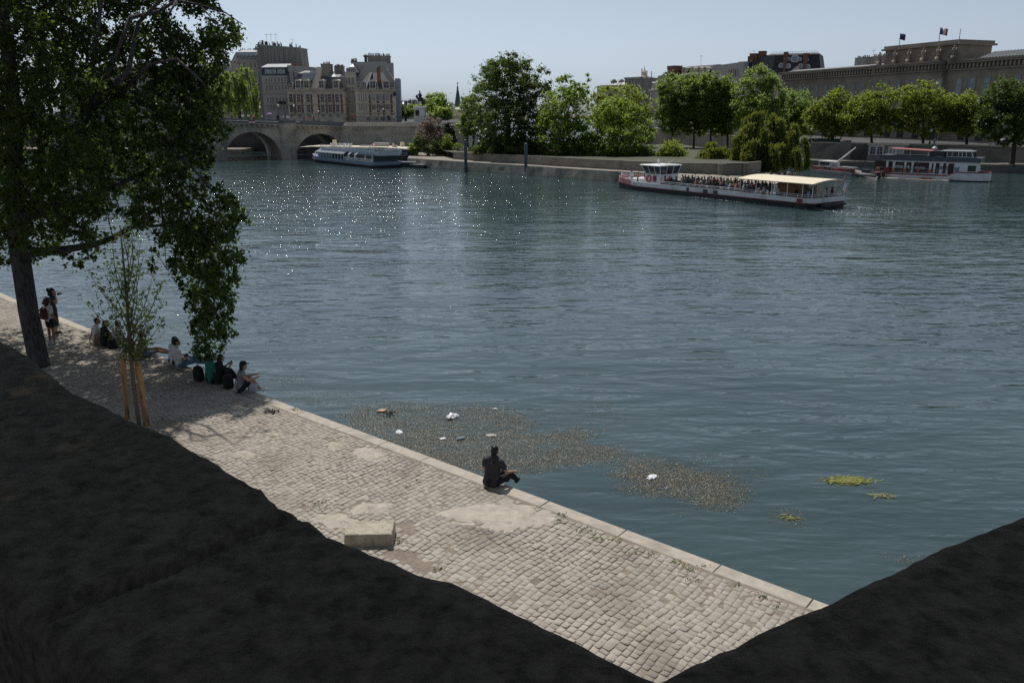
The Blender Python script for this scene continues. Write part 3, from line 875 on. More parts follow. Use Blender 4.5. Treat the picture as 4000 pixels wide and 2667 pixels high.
def antenna(root, x, y, z, h=1.8):
    m = MB(); m.tube([(x, y, z), (x, y, z + h)], .035, 4); m.tube([(x - .6, y, z + h * .9), (x + .6, y, z + h * .9)], .025, 4)
    for k in range(4): m.tube([(x - .5 + .3 * k, y - .25, z + h * .9), (x - .5 + .3 * k, y + .25, z + h * .9)], .02, 4)
    return m.build('antenna', DARKST, root)

# ---------------------------------------------------------------- bridge (the arm of the river on the left)
BF = Fac(560, 160, 1343, 178, 0.0, 560)
def build_bridge():
    f = BF
    r = f.root('stone_bridge', 'old stone bridge of round arches with a corbelled parapet, crossing to the island', 'bridge')
    wd = 16.0
    xl = f.x(-700, 0, 560); xr = f.x(1346, 0, 560)
    arches = []
    for c, hw, crown in ((988, 108, 516), (1251, 93, 523), (700, 118, 507), (390, 125, 505), (60, 125, 505), (-280, 125, 505)):
        arches.append((f.x(c, 0, 560), f.x(c + hw, 0, 560) - f.x(c, 0, 560), f.z(crown, c)))
    def top(x):   # road line: highest towards the middle of the river
        z1 = f.z(478, 1343); z0 = f.z(457, 740); x1, x0 = f.x(1343), f.x(740)
        t = (x - x1) / (x0 - x1)
        return z1 + (z0 - z1) * min(t, 2.2) * (1 - .08 * min(t, 2.2))
    def bot(x):
        for c, hw, cz in arches:
            if abs(x - c) < hw: return -.2 + (cz + .2) * math.sqrt(max(0, 1 - ((x - c) / hw) ** 2)) ** .9
        return -2.0
    xs = set(np.linspace(xl, xr, 40).tolist())
    for c, hw, cz in arches:
        xs |= {c + hw * math.sin(a) for a in np.linspace(-math.pi / 2, math.pi / 2, 25)}
        xs |= {c - hw - .001, c + hw + .001}
    xs = sorted(x for x in xs if xl <= x <= xr)
    m = MB()
    for a, b in zip(xs, xs[1:]):
        if b - a < 1e-6: continue
        za, zb = bot(a + 1e-5 if abs(bot(a + 1e-5)) < 50 else a), bot(b - 1e-5)
        ta, tb = top(a) - 1.0, top(b) - 1.0
        m.add([(a, 0, za), (b, 0, zb), (b, 0, tb), (a, 0, ta), (a, wd, za), (b, wd, zb), (b, wd, tb), (a, wd, ta)], [(0, 1, 2, 3), (5, 4, 7, 6), (1, 0, 4, 5), (3, 2, 6, 7)])
    # pier flanks where the bottom steps
    for c, hw, cz in arches:
        for sg in (-1, 1):
            x = c + sg * hw
            if xl < x < xr: m.add([(x, 0, -2), (x, wd, -2), (x, wd, .1), (x, 0, .1)], [(0, 1, 2, 3)])
    m.build('wall', ST_BR, r)
    # voussoir rings
    for c, hw, cz in arches[:4]:
        g = MB(); N = 22
        for k in range(N):
            a0, a1 = math.pi * (k + .04) / N, math.pi * (k + .96) / N
            o = .07 + .05 * (k % 2)
            def P(a, s): return Vector((c - hw * s * math.cos(a), 0, -.2 + (cz + .2) * (s if s == 1 else 1 + (s - 1) * hw / cz) * max(0, math.sin(a)) ** .9))
            q_ = [P(a0, 1.004), P(a1, 1.004), P(a1, 1.15 + .03 * (k % 2)), P(a0, 1.15 + .03 * (k % 2))]
            g.prism([p + Vector((0, -o, 0)) for p in q_], (0, o - .004, 0))
        g.build('arch_ring', ST_BR, r)
    # cornice, parapet, corbels
    g = MB(); pr = MB(); cb = MB()
    xx = np.linspace(xl, xr, 30)
    for a, b in zip(xx, xx[1:]):
        ta, tb = top(a), top(b)
        g.add([(a, -.62, ta - 1.02), (b, -.62, tb - 1.02), (b, -.62, tb - .80), (a, -.62, ta - .80), (a, 0.02, ta - 1.02), (b, 0.02, tb - 1.02), (b, .02, tb - .80), (a, .02, ta - .80)], [(0, 1, 2, 3), (1, 0, 4, 5), (3, 2, 6, 7)])
        pr.add([(a, -.40, ta - .80), (b, -.40, tb - .80), (b, -.40, tb), (a, -.40, ta), (a, 0, ta - .8), (b, 0, tb - .8), (b, 0, tb), (a, 0, ta)], [(0, 1, 2, 3), (3, 2, 6, 7), (5, 4, 7, 6)])
        pr.add([(a, wd - .4, ta - .99), (b, wd - .4, tb - .99), (b, wd - .4, tb), (a, wd - .4, ta), (a, wd, ta - .99), (b, wd, tb - .99), (b, wd, tb), (a, wd, ta)], [(0, 1, 2, 3), (3, 2, 6, 7), (5, 4, 7, 6)])
    x = xl
    while x < xr - .4:
        t = top(x)
        cb.prism([Vector((x, -.004, t - 1.03)), Vector((x, -.50, t - 1.03)), Vector((x, -.50, t - 1.25)), Vector((x, -.28, t - 1.62)), Vector((x, -.004, t - 1.85))], (.42, 0, 0))
        x += 1.02
    g.build('cornice', ST_BR, r)
    pr.build('parapet', mat('parapet blue stone', (0.135, 0.14, 0.155), rough=.8, var=.15, scale=.6), r)
    cb.build('corbel_course', ST_BR, r)
    # half-round turrets over pointed cutwaters
    for px in (1126, 850, 560, 240):
        c = f.x(px, 0, 560); t = MB(); tz = top(c)
        rad = 1.75
        prof = [(1.0, -2), (1.0, 1.8), (1.0, 2.6), (.86, 3.0), (.86, tz - 2.2), (1.12, tz - 1.3), (1.12, tz - .81), (1.2, tz - .80), (1.2, tz - .62)]
        rings = []
        for k, z in prof:
            sharp = 1.28 if z < 2.9 else 1.0
            rings.append([Vector((c - rad * k * math.cos(a), -rad * k * math.sin(a) * .8 * (sharp if abs(a - math.pi / 2) < .2 else 1) + .05, z)) for a in (math.pi * i / 12 for i in range(13))])
        t.loft(rings, close=False)
        t.add(rings[-1], [tuple(range(13))])
        t.build('turret', ST_BR, r)
        t = MB(); ring = lambda k, z: [Vector((c - rad * k * math.cos(a), -rad * k * math.sin(a) * .8 + .05, z)) for a in (math.pi * i / 12 for i in range(13))]
        t.loft([ring(1.15, tz - .615), ring(1.15, tz + .02), ring(.95, tz + .02), ring(.95, tz - .615)], close=False)
        t.build('parapet', MATS['parapet blue stone'], r)
    deck = MB(); deck.add([(xl, .0, top(xl) - .99), (xr, .0, top(xr) - .99), (xr, wd, top(xr) - .99), (xl, wd, top(xl) - .99)], [(0, 1, 2, 3)])
    return r, top
bridge, bridge_top = build_bridge()
def bridge_pt(px, y=1.0):
    x = BF.x(px, y, 460); p = BF.A + BF.d * x + BF.n * y
    return Vector((p.x, p.y, bridge_top(x) - 1.0))
# river traffic signs hung on the bridge
def sign(px, py, w, h, label, Y=None, no_entry=True):
    x, z = BF.at(px, py, -.75)
    p = BF.A + BF.d * x + BF.n * -.75
    o = thing('traffic_sign', label, 'sign', (p.x, p.y, z), BF.rz)
    m = MB()
    if no_entry:
        m.box(-w / 2, w / 2, -.03, .03, -h / 2, -h / 6, 0); m.box(-w / 2, w / 2, -.03, .03, h / 6, h / 2, 0); m.box(-w / 2, w / 2, -.028, .028, -h / 6 + .002, h / 6 - .002, 1)
        m.build('panel', [REDP, WHITE], o)
    else:
        m.prism([Vector((-w / 2, -.03, 0)), Vector((0, -.03, -h / 2)), Vector((w / 2, -.03, 0)), Vector((0, -.03, h / 2))], (0, .06, 0)); m.build('panel', [REDP], o)
    b = MB(); b.box(-.05, .05, .034, .35, -.05, .05); b.build('bracket', DARKST, o)
sign(984, 478, 1.2, .8, 'red and white no-entry river sign on the bridge parapet above the wide arch')
sign(778, 470, .7, .7, 'small red river sign on the bridge beside the poplar leaves', no_entry=False)
# long white pipe under the parapet
pm_ = MB()
pm_.tube([BF.A + BF.d * BF.x(a, -.72, b) + BF.n * -.72 + Vector((0, 0, BF.z(b, a, -.72))) for a, b in ((780, 469), (984, 473), (1080, 477), (1170, 476))], .05, 5)
tag(pm_.build('cable_pipe', WHITE), 'thin white pipe running under the bridge parapet', 'pipe')

# ---------------------------------------------------------------- island: terrace wall, ground, quays
ISL_W = [G(x, y, 0) for x, y in ((1588, 650), (1640, 654), (1700, 659), (1830, 669), (2040, 684), (2200, 697), (2400, 711), (2600, 722), (2860, 728), (3030, 722), (3120, 708), (3150, 694))]
ISL_B = [Vector((46, 140, 0)), Vector((45, 165, 0)), Vector((38, 215, 0)), Vector((-20, 200, 0)), Vector((-21.5, 176, 0))]
QST = mat('island quay stone', (0.34, 0.305, 0.25), rough=.95, var=.28, scale=1.2, bump=.05, bscale=3.5, stain=((0.13, 0.12, 0.10), .5))
PAVE = mat('sloped paving', (0.25, 0.225, 0.19), rough=.95, var=.22, scale=2.0, bump=.03, bscale=5)
def inset(pts, d, z):
    out = []
    for i, p in enumerate(pts):
        a, b = pts[max(i - 1, 0)], pts[min(i + 1, len(pts) - 1)]
        t = (b - a).normalized(); n = Vector((-t.y, t.x, 0))
        out.append(Vector((p.x + n.x * d, p.y + n.y * d, z)))
    return out
m = MB()
front0 = [Vector((p.x, p.y, -1)) for p in ISL_W]
fine = []
for i in range(len(ISL_W) - 1):
    for k in range(6): fine.append(ISL_W[i].lerp(ISL_W[i + 1], k / 6))
fine.append(ISL_W[-1])
def qtop(i): # the quay falls to a paved slope near the tip
    t = i / (len(fine) - 1); return 1.45 if t < .58 else max(.9, 1.45 - (t - .58) * 2.5)
def qback(i):
    t = i / (len(fine) - 1); return .35 if t < .58 else .35 + min(1, (t - .58) / .08) * 3.6
r0 = [Vector((p.x, p.y, -1)) for p in fine]
r1 = [Vector((p.x, p.y, .10 + .25 * abs(mnoise.noise(p * .35)))) for p in inset(fine, .05, 0)]
r2 = [p for p in fine]
r2 = []
for i, p in enumerate(fine):
    q_ = inset(fine, qback(i) + .25 * mnoise.noise(p * .5), 0)[i]; r2.append(Vector((q_.x, q_.y, qtop(i))))
m.loft([r0, r1, r2], close=False)
isl_top = r2
tag(m.build('island_bank', QST), None, None, None, 'structure')
m = MB(); m.add([p + Vector((0, 0, -.02)) for p in r2] + [Vector((p.x, p.y, 1.2)) for p in ISL_B], [tuple(range(len(r2) + len(ISL_B)))])
tag(m.build('island_path', PAVE), None, None, None, 'structure')
gard = inset(fine, 5.2, 2.5)[10:-7]
gb = [Vector((40, 150, 2.5)), Vector((38, 185, 2.5)), Vector((-20, 176.5, 2.5))]
m = MB(); gp = gard + gb; m.add(gp, [tuple(range(len(gp)))])
tag(m.build('island_garden', GRASSG), None, None, None, 'structure')
m = MB()
for a, b in zip(gard, gard[1:]):
    n = Vector((-(b - a).y, (b - a).x, 0)).normalized() * .4
    m.prism([Vector((a.x, a.y, 1.0)), Vector((b.x, b.y, 1.0)), Vector((b.x, b.y, 2.62)), Vector((a.x, a.y, 2.62))], n)
tag(m.build('garden_wall', QWALL), 'low stone wall edging the island garden above its quay path', 'wall')

TF = Fac(1343, 178, 1830, 176, 0.0, 560)
def terrace():
    f = TF
    r = f.root('terrace_wall', 'tall stone terrace wall with small corbels under the statue square, beside the bridge', 'wall')
    x1 = f.x(1845, 0, 560); zt = f.z(487, 1500)
    wallbox(r, .01, x1, 0, 1.2, zt - .35, ST_BR, z0=-1)
    m = MB(); m.box(.01, x1, -.35, 1.2, zt - .345, zt); m.build('ledge', ST_LT, r)
    m = MB()
    x = f.x(1370, 0, 500)
    while x < f.x(1500, 0, 500):
        m.prism([Vector((x, -.004, zt - .37)), Vector((x, -.3, zt - .37)), Vector((x, -.3, zt - .7)), Vector((x, -.004, zt - 1.5))], (.3, 0, 0)); x += .62
    while x < x1 - 1:
        m.box(x, x + .5, -.12, -.004, zt - 1.9, zt - 1.3); x += 1.0
    m.build('corbel_course', ST_BR, r)
    m = MB(); m.box(f.x(1343), x1, -.12, .05, zt + .003, zt + .5); m.build('kerb', ST_LT, r)
    d = MB(); a, b = f.x(1497, 0, 560), f.x(1520, 0, 560); d.box(a, b, -.06, -.004, f.z(572, 1505), f.z(540, 1505)); d.build('door', PLASTER, r)
    d = MB(); d.box(b + .02, f.x(1530, 0, 560), -.05, -.004, f.z(572, 1505), f.z(540, 1505)); d.build('shutter', ST_LT, r)
    return zt, x1
TZ, TX = terrace()
BZ_ = 5.2
def railing():
    f = TF
    p = f.A + f.n * .0
    o = thing('iron_railing', 'dark iron bar railing along the terrace edge in front of the statue', 'railing', (p.x, p.y, TZ + .5), f.rz)
    m = MB(); x = .3
    h = f.z(455, 1500) - TZ - .5
    while x < TX:
        m.box(x - .025, x + .025, -.025, .025, 0.002, h - .05); x += .24
    m.build('bars', IRON, o)
    m = MB(); m.box(.2, TX, -.04, .04, h - .048, h); m.build('top_rail', IRON, o)
railing()
m = MB()
a = TF.A + TF.n * 1.1; b = TF.A + TF.d * TX + TF.n * 1.1
m.prism([Vector((a.x, a.y, TZ - .3)), Vector((b.x, b.y, TZ - .3)), Vector((b.x + 4, b.y + 150, TZ - .3)), Vector((-60, b.y + 150, TZ - .3)), Vector((-60, a.y + 16, TZ - .3)), Vector((a.x - 4, a.y + 16, TZ - .3))], (0, 0, .25))
m.prism([Vector((-185, 214, -1)), Vector((-50, 206, -1)), Vector((-50, 320, -1)), Vector((-185, 320, -1))], (0, 0, BZ_ + .9))
m.prism([Vector((-60, 199, -1)), Vector((a.x - 3, a.y + 15.5, -1)), Vector((a.x - 3, a.y + 40, -1)), Vector((-60, 240, -1))], (0, 0, TZ - .35))
tag(m.build('city_ground', ASPH), None, None, None, 'structure')
m = MB(); m.prism([Vector((-185, 203, -1)), Vector((-65, 197, -1)), Vector((-65, 207, -1)), Vector((-185, 213.5, -1))], (0, 0, 1.9))
tag(m.build('far_quay', PAVE), None, None, None, 'structure')

# ---------------------------------------------------------------- left bank: lower quay, wall, street
LBW = [(2480, 492, 222), (2700, 512, 203), (2900, 533, 182), (3129, 553, 158), (3400, 558, 152), (3700, 562, 147), (4200, 578, 137)]
LBP = [AT(*p) for p in LBW]
LWALL = mat('embankment stone', (0.22, 0.205, 0.18), rough=.95, var=.28, scale=.5, bump=.03, bscale=2.5, stain=((0.12, 0.112, 0.10), .25))
m = MB(); cp_ = MB()
for a, b in zip(LBP, LBP[1:]):
    n = Vector((-(b - a).y, (b - a).x, 0)).normalized()
    m.prism([Vector((a.x, a.y, -1)), Vector((b.x, b.y, -1)), b + Vector((0, 0, -.22)), a + Vector((0, 0, -.22))], n * .9)
    cp_.prism([a - n * .14 + Vector((0, 0, -.215)), b - n * .14 + Vector((0, 0, -.215)), b - n * .14, a - n * .14], n * .5)
ew = m.build('embankment_wall', LWALL)
tag(ew, 'long stone embankment wall along the far left bank below the street', 'wall')
cp_.build('coping', ST_LT, ew)
m = MB()
lq = [p + Vector((-2.2 if i < 4 else -.5, -9, 0)) for i, p in enumerate(LBP)]
lq[0] += Vector((-4, 0, 0))
pts = [Vector((p.x, p.y, 1.0)) for p in lq] + [Vector((p.x, p.y + .5, 1.0)) for p in reversed(LBP)]
m.prism([Vector((p.x, p.y, -1)) for p in pts], (0, 0, 2.0))
tag(m.build('lower_quay', mat('old quay paving', (0.14, 0.13, 0.112), rough=.95, var=.3, scale=1.5)), None, None, None, 'structure')
m = MB()
pts = [p + Vector((0, .8, -.55)) for p in LBP]
back = [p + Vector((70 if i > 2 else 40, 170, -.55)) for i, p in enumerate(LBP)]
for i in range(len(pts) - 1):
    m.add([pts[i], pts[i + 1], back[i + 1], back[i]], [(0, 1, 2, 3)])
tag(m.build('left_bank_street', ASPH), None, None, None, 'structure')
# stone stairs up the wall
def stairs():
    a = AT(3160, 610, 156); a.z = 1.0
    o = thing('quay_stairs', 'flight of stone stairs climbing the embankment wall behind the willow', 'stairs', a, math.atan2(LBP[4].y - LBP[3].y, LBP[4].x - LBP[3].x))
    m = MB()
    for k in range(14): m.box(k * .36 + 1.0, 7.4, -2.0, -.4, k * .2 - (.01 if k == 0 else 0) + .002 * k, (k + 1) * .2)
    m.build('steps', ST_MD, o)
    m = MB(); m.prism([Vector((.8, -2.25, 0)), Vector((7.5, -2.25, 0)), Vector((7.5, -2.25, 3.5)), Vector((6.2, -2.25, 3.5)), Vector((.8, -2.25, .8))], (0, .24, 0)); m.build('stair_wall', LWALL, o)
stairs()
def quay_lodge():
    f = Fac(3388, 149.3, 3545, 146.3, 1.0, 600)
    r = f.root('quay_lodge', 'low stone lodge built against the embankment wall, with white framed windows', 'building')
    L = f.L; zt = f.z(562, 3460)
    wallbox(r, 0, L, 0, 3, zt - .25, LWALL)
    cornice(r, 0, L, 0, zt - .1, ST_LT, .3, .15, 3)
    windows(r, [(f.x(px, 0, 590), f.z(600, px)) for px in (3410, 3436)], 1.0, f.z(574, 3420) - f.z(600, 3420), WFRAME, sur=.2)
    windows(r, [(f.x(px, 0, 590), f.z(607, px)) for px in (3485, 3515)], .95, f.z(577, 3500) - f.z(607, 3500), WFRAME, GLASSL, sur=.2)
quay_lodge()

# ---------------------------------------------------------------- houses on the island, behind the bridge
BZ = 5.2
def house_flue():     # tall block with the wide sooty flue wall
    f = Fac(1025, 226, 1187, 224, BZ)
    r = f.root('flue_wall_house', 'tall house showing a wide windowless sooty flue wall topped with chimney pots', 'house')
    x1 = f.L; z0 = f.z(177, 1030); z1 = f.z(190, 1180)
    m = MB(); m.prism([Vector((0, 0, 0)), Vector((x1 + .6, 0, 0)), Vector((x1 + .25, 0, f.z(250, 1188))), Vector((x1, 0, z1)), Vector((0, 0, z0))], (0, 5, 0)); m.build('wall', SOOT, r)
    for i in range(9):
        x = x1 * (.06 + .105 * i); w_ = .35
        MB().box(x, x + w_, -.14, -.003, f.z(250, 1100), z0 + (z1 - z0) * x / x1 - .4).build('flue', SOOT, r)
    m = MB(); m.prism([Vector((-.2, -.2, z0 + .003)), Vector((x1 + .1, -.2, z1 + .003)), Vector((x1 + .1, -.2, z1 + .25)), Vector((-.2, -.2, z0 + .25))], (0, 5.4, 0)); m.build('coping', ZINC, r)
    p = MB(); rr = random.Random(2)
    for i in range(46):
        x = x1 * rr.choice([rr.uniform(.02, .2), rr.uniform(.24, .5), rr.uniform(.62, .98)]); z = z0 + (z1 - z0) * x / x1 + .2; h = rr.uniform(.5, 1.3)
        p.lathe([(.16, 0), (.12, h * .7), (.16, h)], 6, (x, rr.uniform(.3, 2.5), z))
    p.build('chimney_pot', DARKST, r)
    for x in (.2, .3, .42, .8): antenna(r, x1 * x, 1.2, z0, 3.0 if x < .5 else 1.6)
house_flue()
def house_left():     # with six dormers below a chimney wall
    f = Fac(919, 228, 1026, 227, BZ)
    r = f.root('dormered_house', 'pale tall house with a row of six curved dormers, partly behind a weeping tree', 'house')
    L = f.L; zc = f.z(240, 970); zr = f.z(207, 970); zt = f.z(191, 970)
    wallbox(r, 0, L - .05, 0, 10, zc - .4, ST_MD)
    cornice(r, 0, L - .5, 0, zc - .1, ST_MD, .6, .4, 9)
    mansard(r, .1, L - .1, .3, 9, zc + .18, zr + .3, 1.0, ZINC)
    chimney(r, .0, f.x(985) - .2, 5.6, 6.8, zr - 1, f.z(193, 940), SOOT, 9); chimney(r, f.x(978), L - .1, 4.2, 5.4, zr - 1, f.z(187, 1000), SOOT, 10)
    dormers(r, [(f.x(px, .1), f.z(236, px) ) for px in (940, 952, 967, 983, 999, 1015)], .62, f.z(218, 970) - f.z(236, 970), 1.6, PLASTER, ZINC, y=.2)
    xs = [f.x(p) for p in (945, 962, 986, 1002, 1017)]
    for py in (263, 300, 325, 352, 382, 420):
        h = f.z(py - 17, 970) - f.z(py, 970)
        windows(r, [(x, f.z(py, 970)) for x in xs], .75, h, ST_LT, sur=.14)
        if py in (325, 382): MB().box(0, L - .1, -.5, -.003, f.z(py + 4, 970) - .12, f.z(py + 4, 970)).build('balcony', IRON, r)
house_left()
def house_band():     # grey house with a dark strip of attic windows, and the blank gable beside it
    f = Fac(1033, 219, 1226, 216, BZ)
    r = f.root('attic_strip_house', 'grey house with five white windows in a dark attic strip and a blank gable wall', 'house')
    xa = f.x(1123); L = f.L
    zb = f.z(296, 1080); zt = f.z(265, 1080)
    wallbox(r, 0, xa, 0, 9, zb, PLASTER)
    m = MB(); m.box(0.05, xa + .1, .25, 8.9, zb + .003, zt); m.build('attic_wall', NAVY, r)
    m = MB(); m.prism([Vector((0, .1, zt + .003)), Vector((xa, .1, zt + .003)), Vector((xa + .2, 3.5, f.z(249, 1115))), Vector((0, 3.5, f.z(249, 1115)))], (0, 0, .15)); m.build('roof', ZINC, r)
    windows(r, [(f.x(p), f.z(287, 1080)) for p in (1044, 1057, 1074, 1093, 1108)], .8, f.z(272, 1080) - f.z(287, 1080), WFRAME, GLASSL, y=.23, sur=.08)
    for i, py in enumerate((319, 351, 400, 427)):
        h = f.z(py - (16 if i == 0 else 19), 1080) - f.z(py, 1080)
        windows(r, [(f.x(p), f.z(py, 1080)) for p in (1042, 1053, 1063, 1077, 1092, 1103, 1116)], .6, h, ST_LT, sur=.1)
    for py in (321, 360, 405): MB().box(0, xa, -.25, -.003, f.z(py + 3, 1080) - .15, f.z(py + 3, 1080)).build('string_course', ST_MD, r)
    MB().box(f.x(1086), f.x(1112), -.75, -.26, f.z(405, 1095) - .1, f.z(397, 1095)).build('balcony', IRON, r)
    m = MB(); m.prism([Vector((xa + .02, .5, 0)), Vector((L, .5, 0)), Vector((L, .5, f.z(262, 1220))), Vector((xa + .02, .5, f.z(254, 1125)))], (0, 6, 0)); m.build('gable_wall', PLASTER, r)
    chimney(r, f.x(1130), f.x(1152), 2, 3, f.z(256, 1140), f.z(250, 1140), BRICK, 0)
    for px in (1128, 1147): MB().lathe([(.1, 0), (.1, 3.2)], 5, (f.x(px), .42, f.z(330, px))).build('drainpipe', DARKST, r)
house_band()

def brick_trim(r, xs, z0, z1, w=.42):
    for x in xs:
        m = MB(); z = z0; k = 0
        while z < z1 - .2:
            e = .16 if k % 2 else 0
            m.box(x - w / 2 - e / 2, x + w / 2 + e / 2, -.07, -.003, z, min(z + .52, z1)); z += .55; k += 1
        m.build('brick_quoin', BRICK, r)
def house_dormer():   # brick and stone corner house with round dormers
    f = Fac(1128, 207, 1351, 204, BZ)
    r = f.root('brick_quoin_house', 'stone house with red brick quoins, four round-headed dormers and tall leaning chimney stacks', 'house')
    L = f.L; zc = f.z(352, 1240)
    wallbox(r, 0, L, 0, 11, zc - .35, ST_LT)
    cornice(r, 0, L - .6, 0, zc - .05, ST_MD, .6, .4, 10)
    # the left and middle roof slopes of dark slate, a pale party wall between them
    z1 = f.z(285, 1190)
    mansard(r, 0.1, f.x(1225), .3, 10, zc + .22, z1, 2.0, SLATE)
    mansard(r, f.x(1222), L - .2, .3, 10, zc + .22, f.z(300, 1270), 1.6, SLATE)
    m = MB(); m.prism([Vector((f.x(1172), .6, f.z(315, 1172))), Vector((f.x(1217), .6, f.z(312, 1217))), Vector((f.x(1222), 1.2, f.z(284, 1222))), Vector((f.x(1180), 1.2, f.z(283, 1180)))], (0, 1.2, 0)); m.build('zinc_slope', ZINC, r)
    m = MB(); m.prism([Vector((f.x(1215), -.1, f.z(348, 1215))), Vector((f.x(1240), -.1, f.z(348, 1240))), Vector((f.x(1246), 2.5, f.z(260, 1240))), Vector((f.x(1225), 2.5, f.z(260, 1225)))], (0, 3.5, 0)); m.build('party_wall', ST_LT, r)
    chimney(r, f.x(1240), f.x(1268), 2.6, 5.6, zc, f.z(250, 1255), SOOT, 5, ph=.6)
    chimney(r, f.x(1270), f.x(1303), 6, 7.4, zc, f.z(257, 1290), SOOT, 9)
    m = MB(); m.prism([Vector((f.x(1268), 2, f.z(300, 1268))), Vector((f.x(1303), 2, f.z(300, 1303))), Vector((f.x(1270), 5, f.z(279, 1270)))], (0, 1.5, 0)); m.build('zinc_gable', ZINC, r)
    dh = f.z(318, 1240) - f.z(348, 1240)
    dormers(r, [(f.x(p), f.z(348, p)) for p in (1164, 1197, 1255, 1312)], 1.15, dh, 2.4, ST_LT, ST_LT, y=-.05)
    dormers(r, [(f.x(p), f.z(347, p)) for p in (1134, 1181, 1211)], .7, dh * .75, 2.0, ST_MD, SLATE, y=.15, round_=False)
    cols = [1133, 1163, 1200, 1256, 1285, 1314]
    for py, h_ in ((400, 32), (438, 27)):
        windows(r, [(f.x(p), f.z(py, p)) for p in cols], 1.0 if py else 1, f.z(py - h_, 1240) - f.z(py, 1240), ST_LT, None, bars=(1, 2))
    windows(r, [(f.x(p), f.z(456, p)) for p in cols], .9, f.z(446, 1240) - f.z(456, 1240), ST_LT)
    brick_trim(r, [f.x(p) for p in (1147, 1176, 1212, 1241, 1272, 1299, 1331)], f.z(445, 1240), zc - .95)
    for py in (403, 440): MB().box(0, L, -.18, -.072, f.z(py + 3, 1240) - .22, f.z(py + 3, 1240)).build('string_course', ST_MD, r)
    MB().lathe([(.09, 0), (.09, f.z(352, 1190) - f.z(450, 1190) - .6)], 5, (f.x(1189), -.3, f.z(450, 1190))).build('drainpipe', WFRAME, r)
house_dormer()
def house_right():
    f = Fac(1391, 199, 1544, 200, BZ)
    r = f.root('arched_ground_house', 'stone corner house with brick quoins, slate mansard roof and a red chimney in the middle', 'house')
    L = f.L; zc = f.z(353, 1470)
    wallbox(r, 0, L, 0, 9, zc - .35, ST_LT)
    cornice(r, .1, L, 0, zc - .05, ST_MD, .6, .45, 8.4)
    zt = f.z(282, 1470)
    m = MB(); x0, x1 = .3, L - .2
    m.loft([[Vector((x0, .2, zc + .22)), Vector((x1, .2, zc + .22)), Vector((x1, 8, zc + .22)), Vector((x0, 8, zc + .22))], [Vector((f.x(1440), 3.6, zt)), Vector((f.x(1494), 3.6, zt)), Vector((f.x(1494), 6, zt)), Vector((f.x(1440), 6, zt))]])
    m.build('roof', SLATE, r)
    m = MB(); m.tube([(f.x(1428), -.05, f.z(350, 1428)), (f.x(1452), 3.4, f.z(281, 1452))], .22, 5); m.build('hip_flashing', ZINC, r)
    chimney(r, f.x(1473), f.x(1486), 1.4, 2.6, zc, f.z(270, 1480), BRICK, 2)
    dh = f.z(320, 1470) - f.z(349, 1470)
    dormers(r, [(f.x(p), f.z(349, p)) for p in (1456, 1508)], 1.2, dh, 2.6, ST_LT, ST_LT, y=-.05)
    dormers(r, [(f.x(p), f.z(347, p)) for p in (1402, 1416, 1531)], .8, dh * .8, 2.2, ST_MD, ZINC, y=.1)
    for py, h_, w_ in ((392, 24, 1.05), (428, 18, 1.0)):
        windows(r, [(f.x(p), f.z(py, p)) for p in (1456, 1484, 1511)], w_, f.z(py - h_, 1470) - f.z(py, 1470), ST_LT, GLASSL if py == 392 else None, bars=(2, 3))
        windows(r, [(f.x(p), f.z(py, p)) for p in (1400, 1409, 1418, 1427)], .35, f.z(py - h_, 1470) - f.z(py, 1470), ST_LT, sur=.1)
    windows(r, [(f.x(p), f.z(470, p)) for p in (1432, 1462, 1488, 1515)], .9, f.z(459, 1470) - f.z(470, 1470), ST_LT, arch=True)
    brick_trim(r, [f.x(p) for p in (1442, 1473, 1496, 1526)], f.z(450, 1470), zc - .95)
    for py in (404, 440): MB().box(0, L, -.18, -.072, f.z(py, 1470) - .22, f.z(py, 1470)).build('string_course', ST_MD, r)
    MB().box(L - .3, L + .35, -1.2, .8, f.z(376, 1540), f.z(362, 1540)).build('corner_balcony', IRON, r)
house_right()
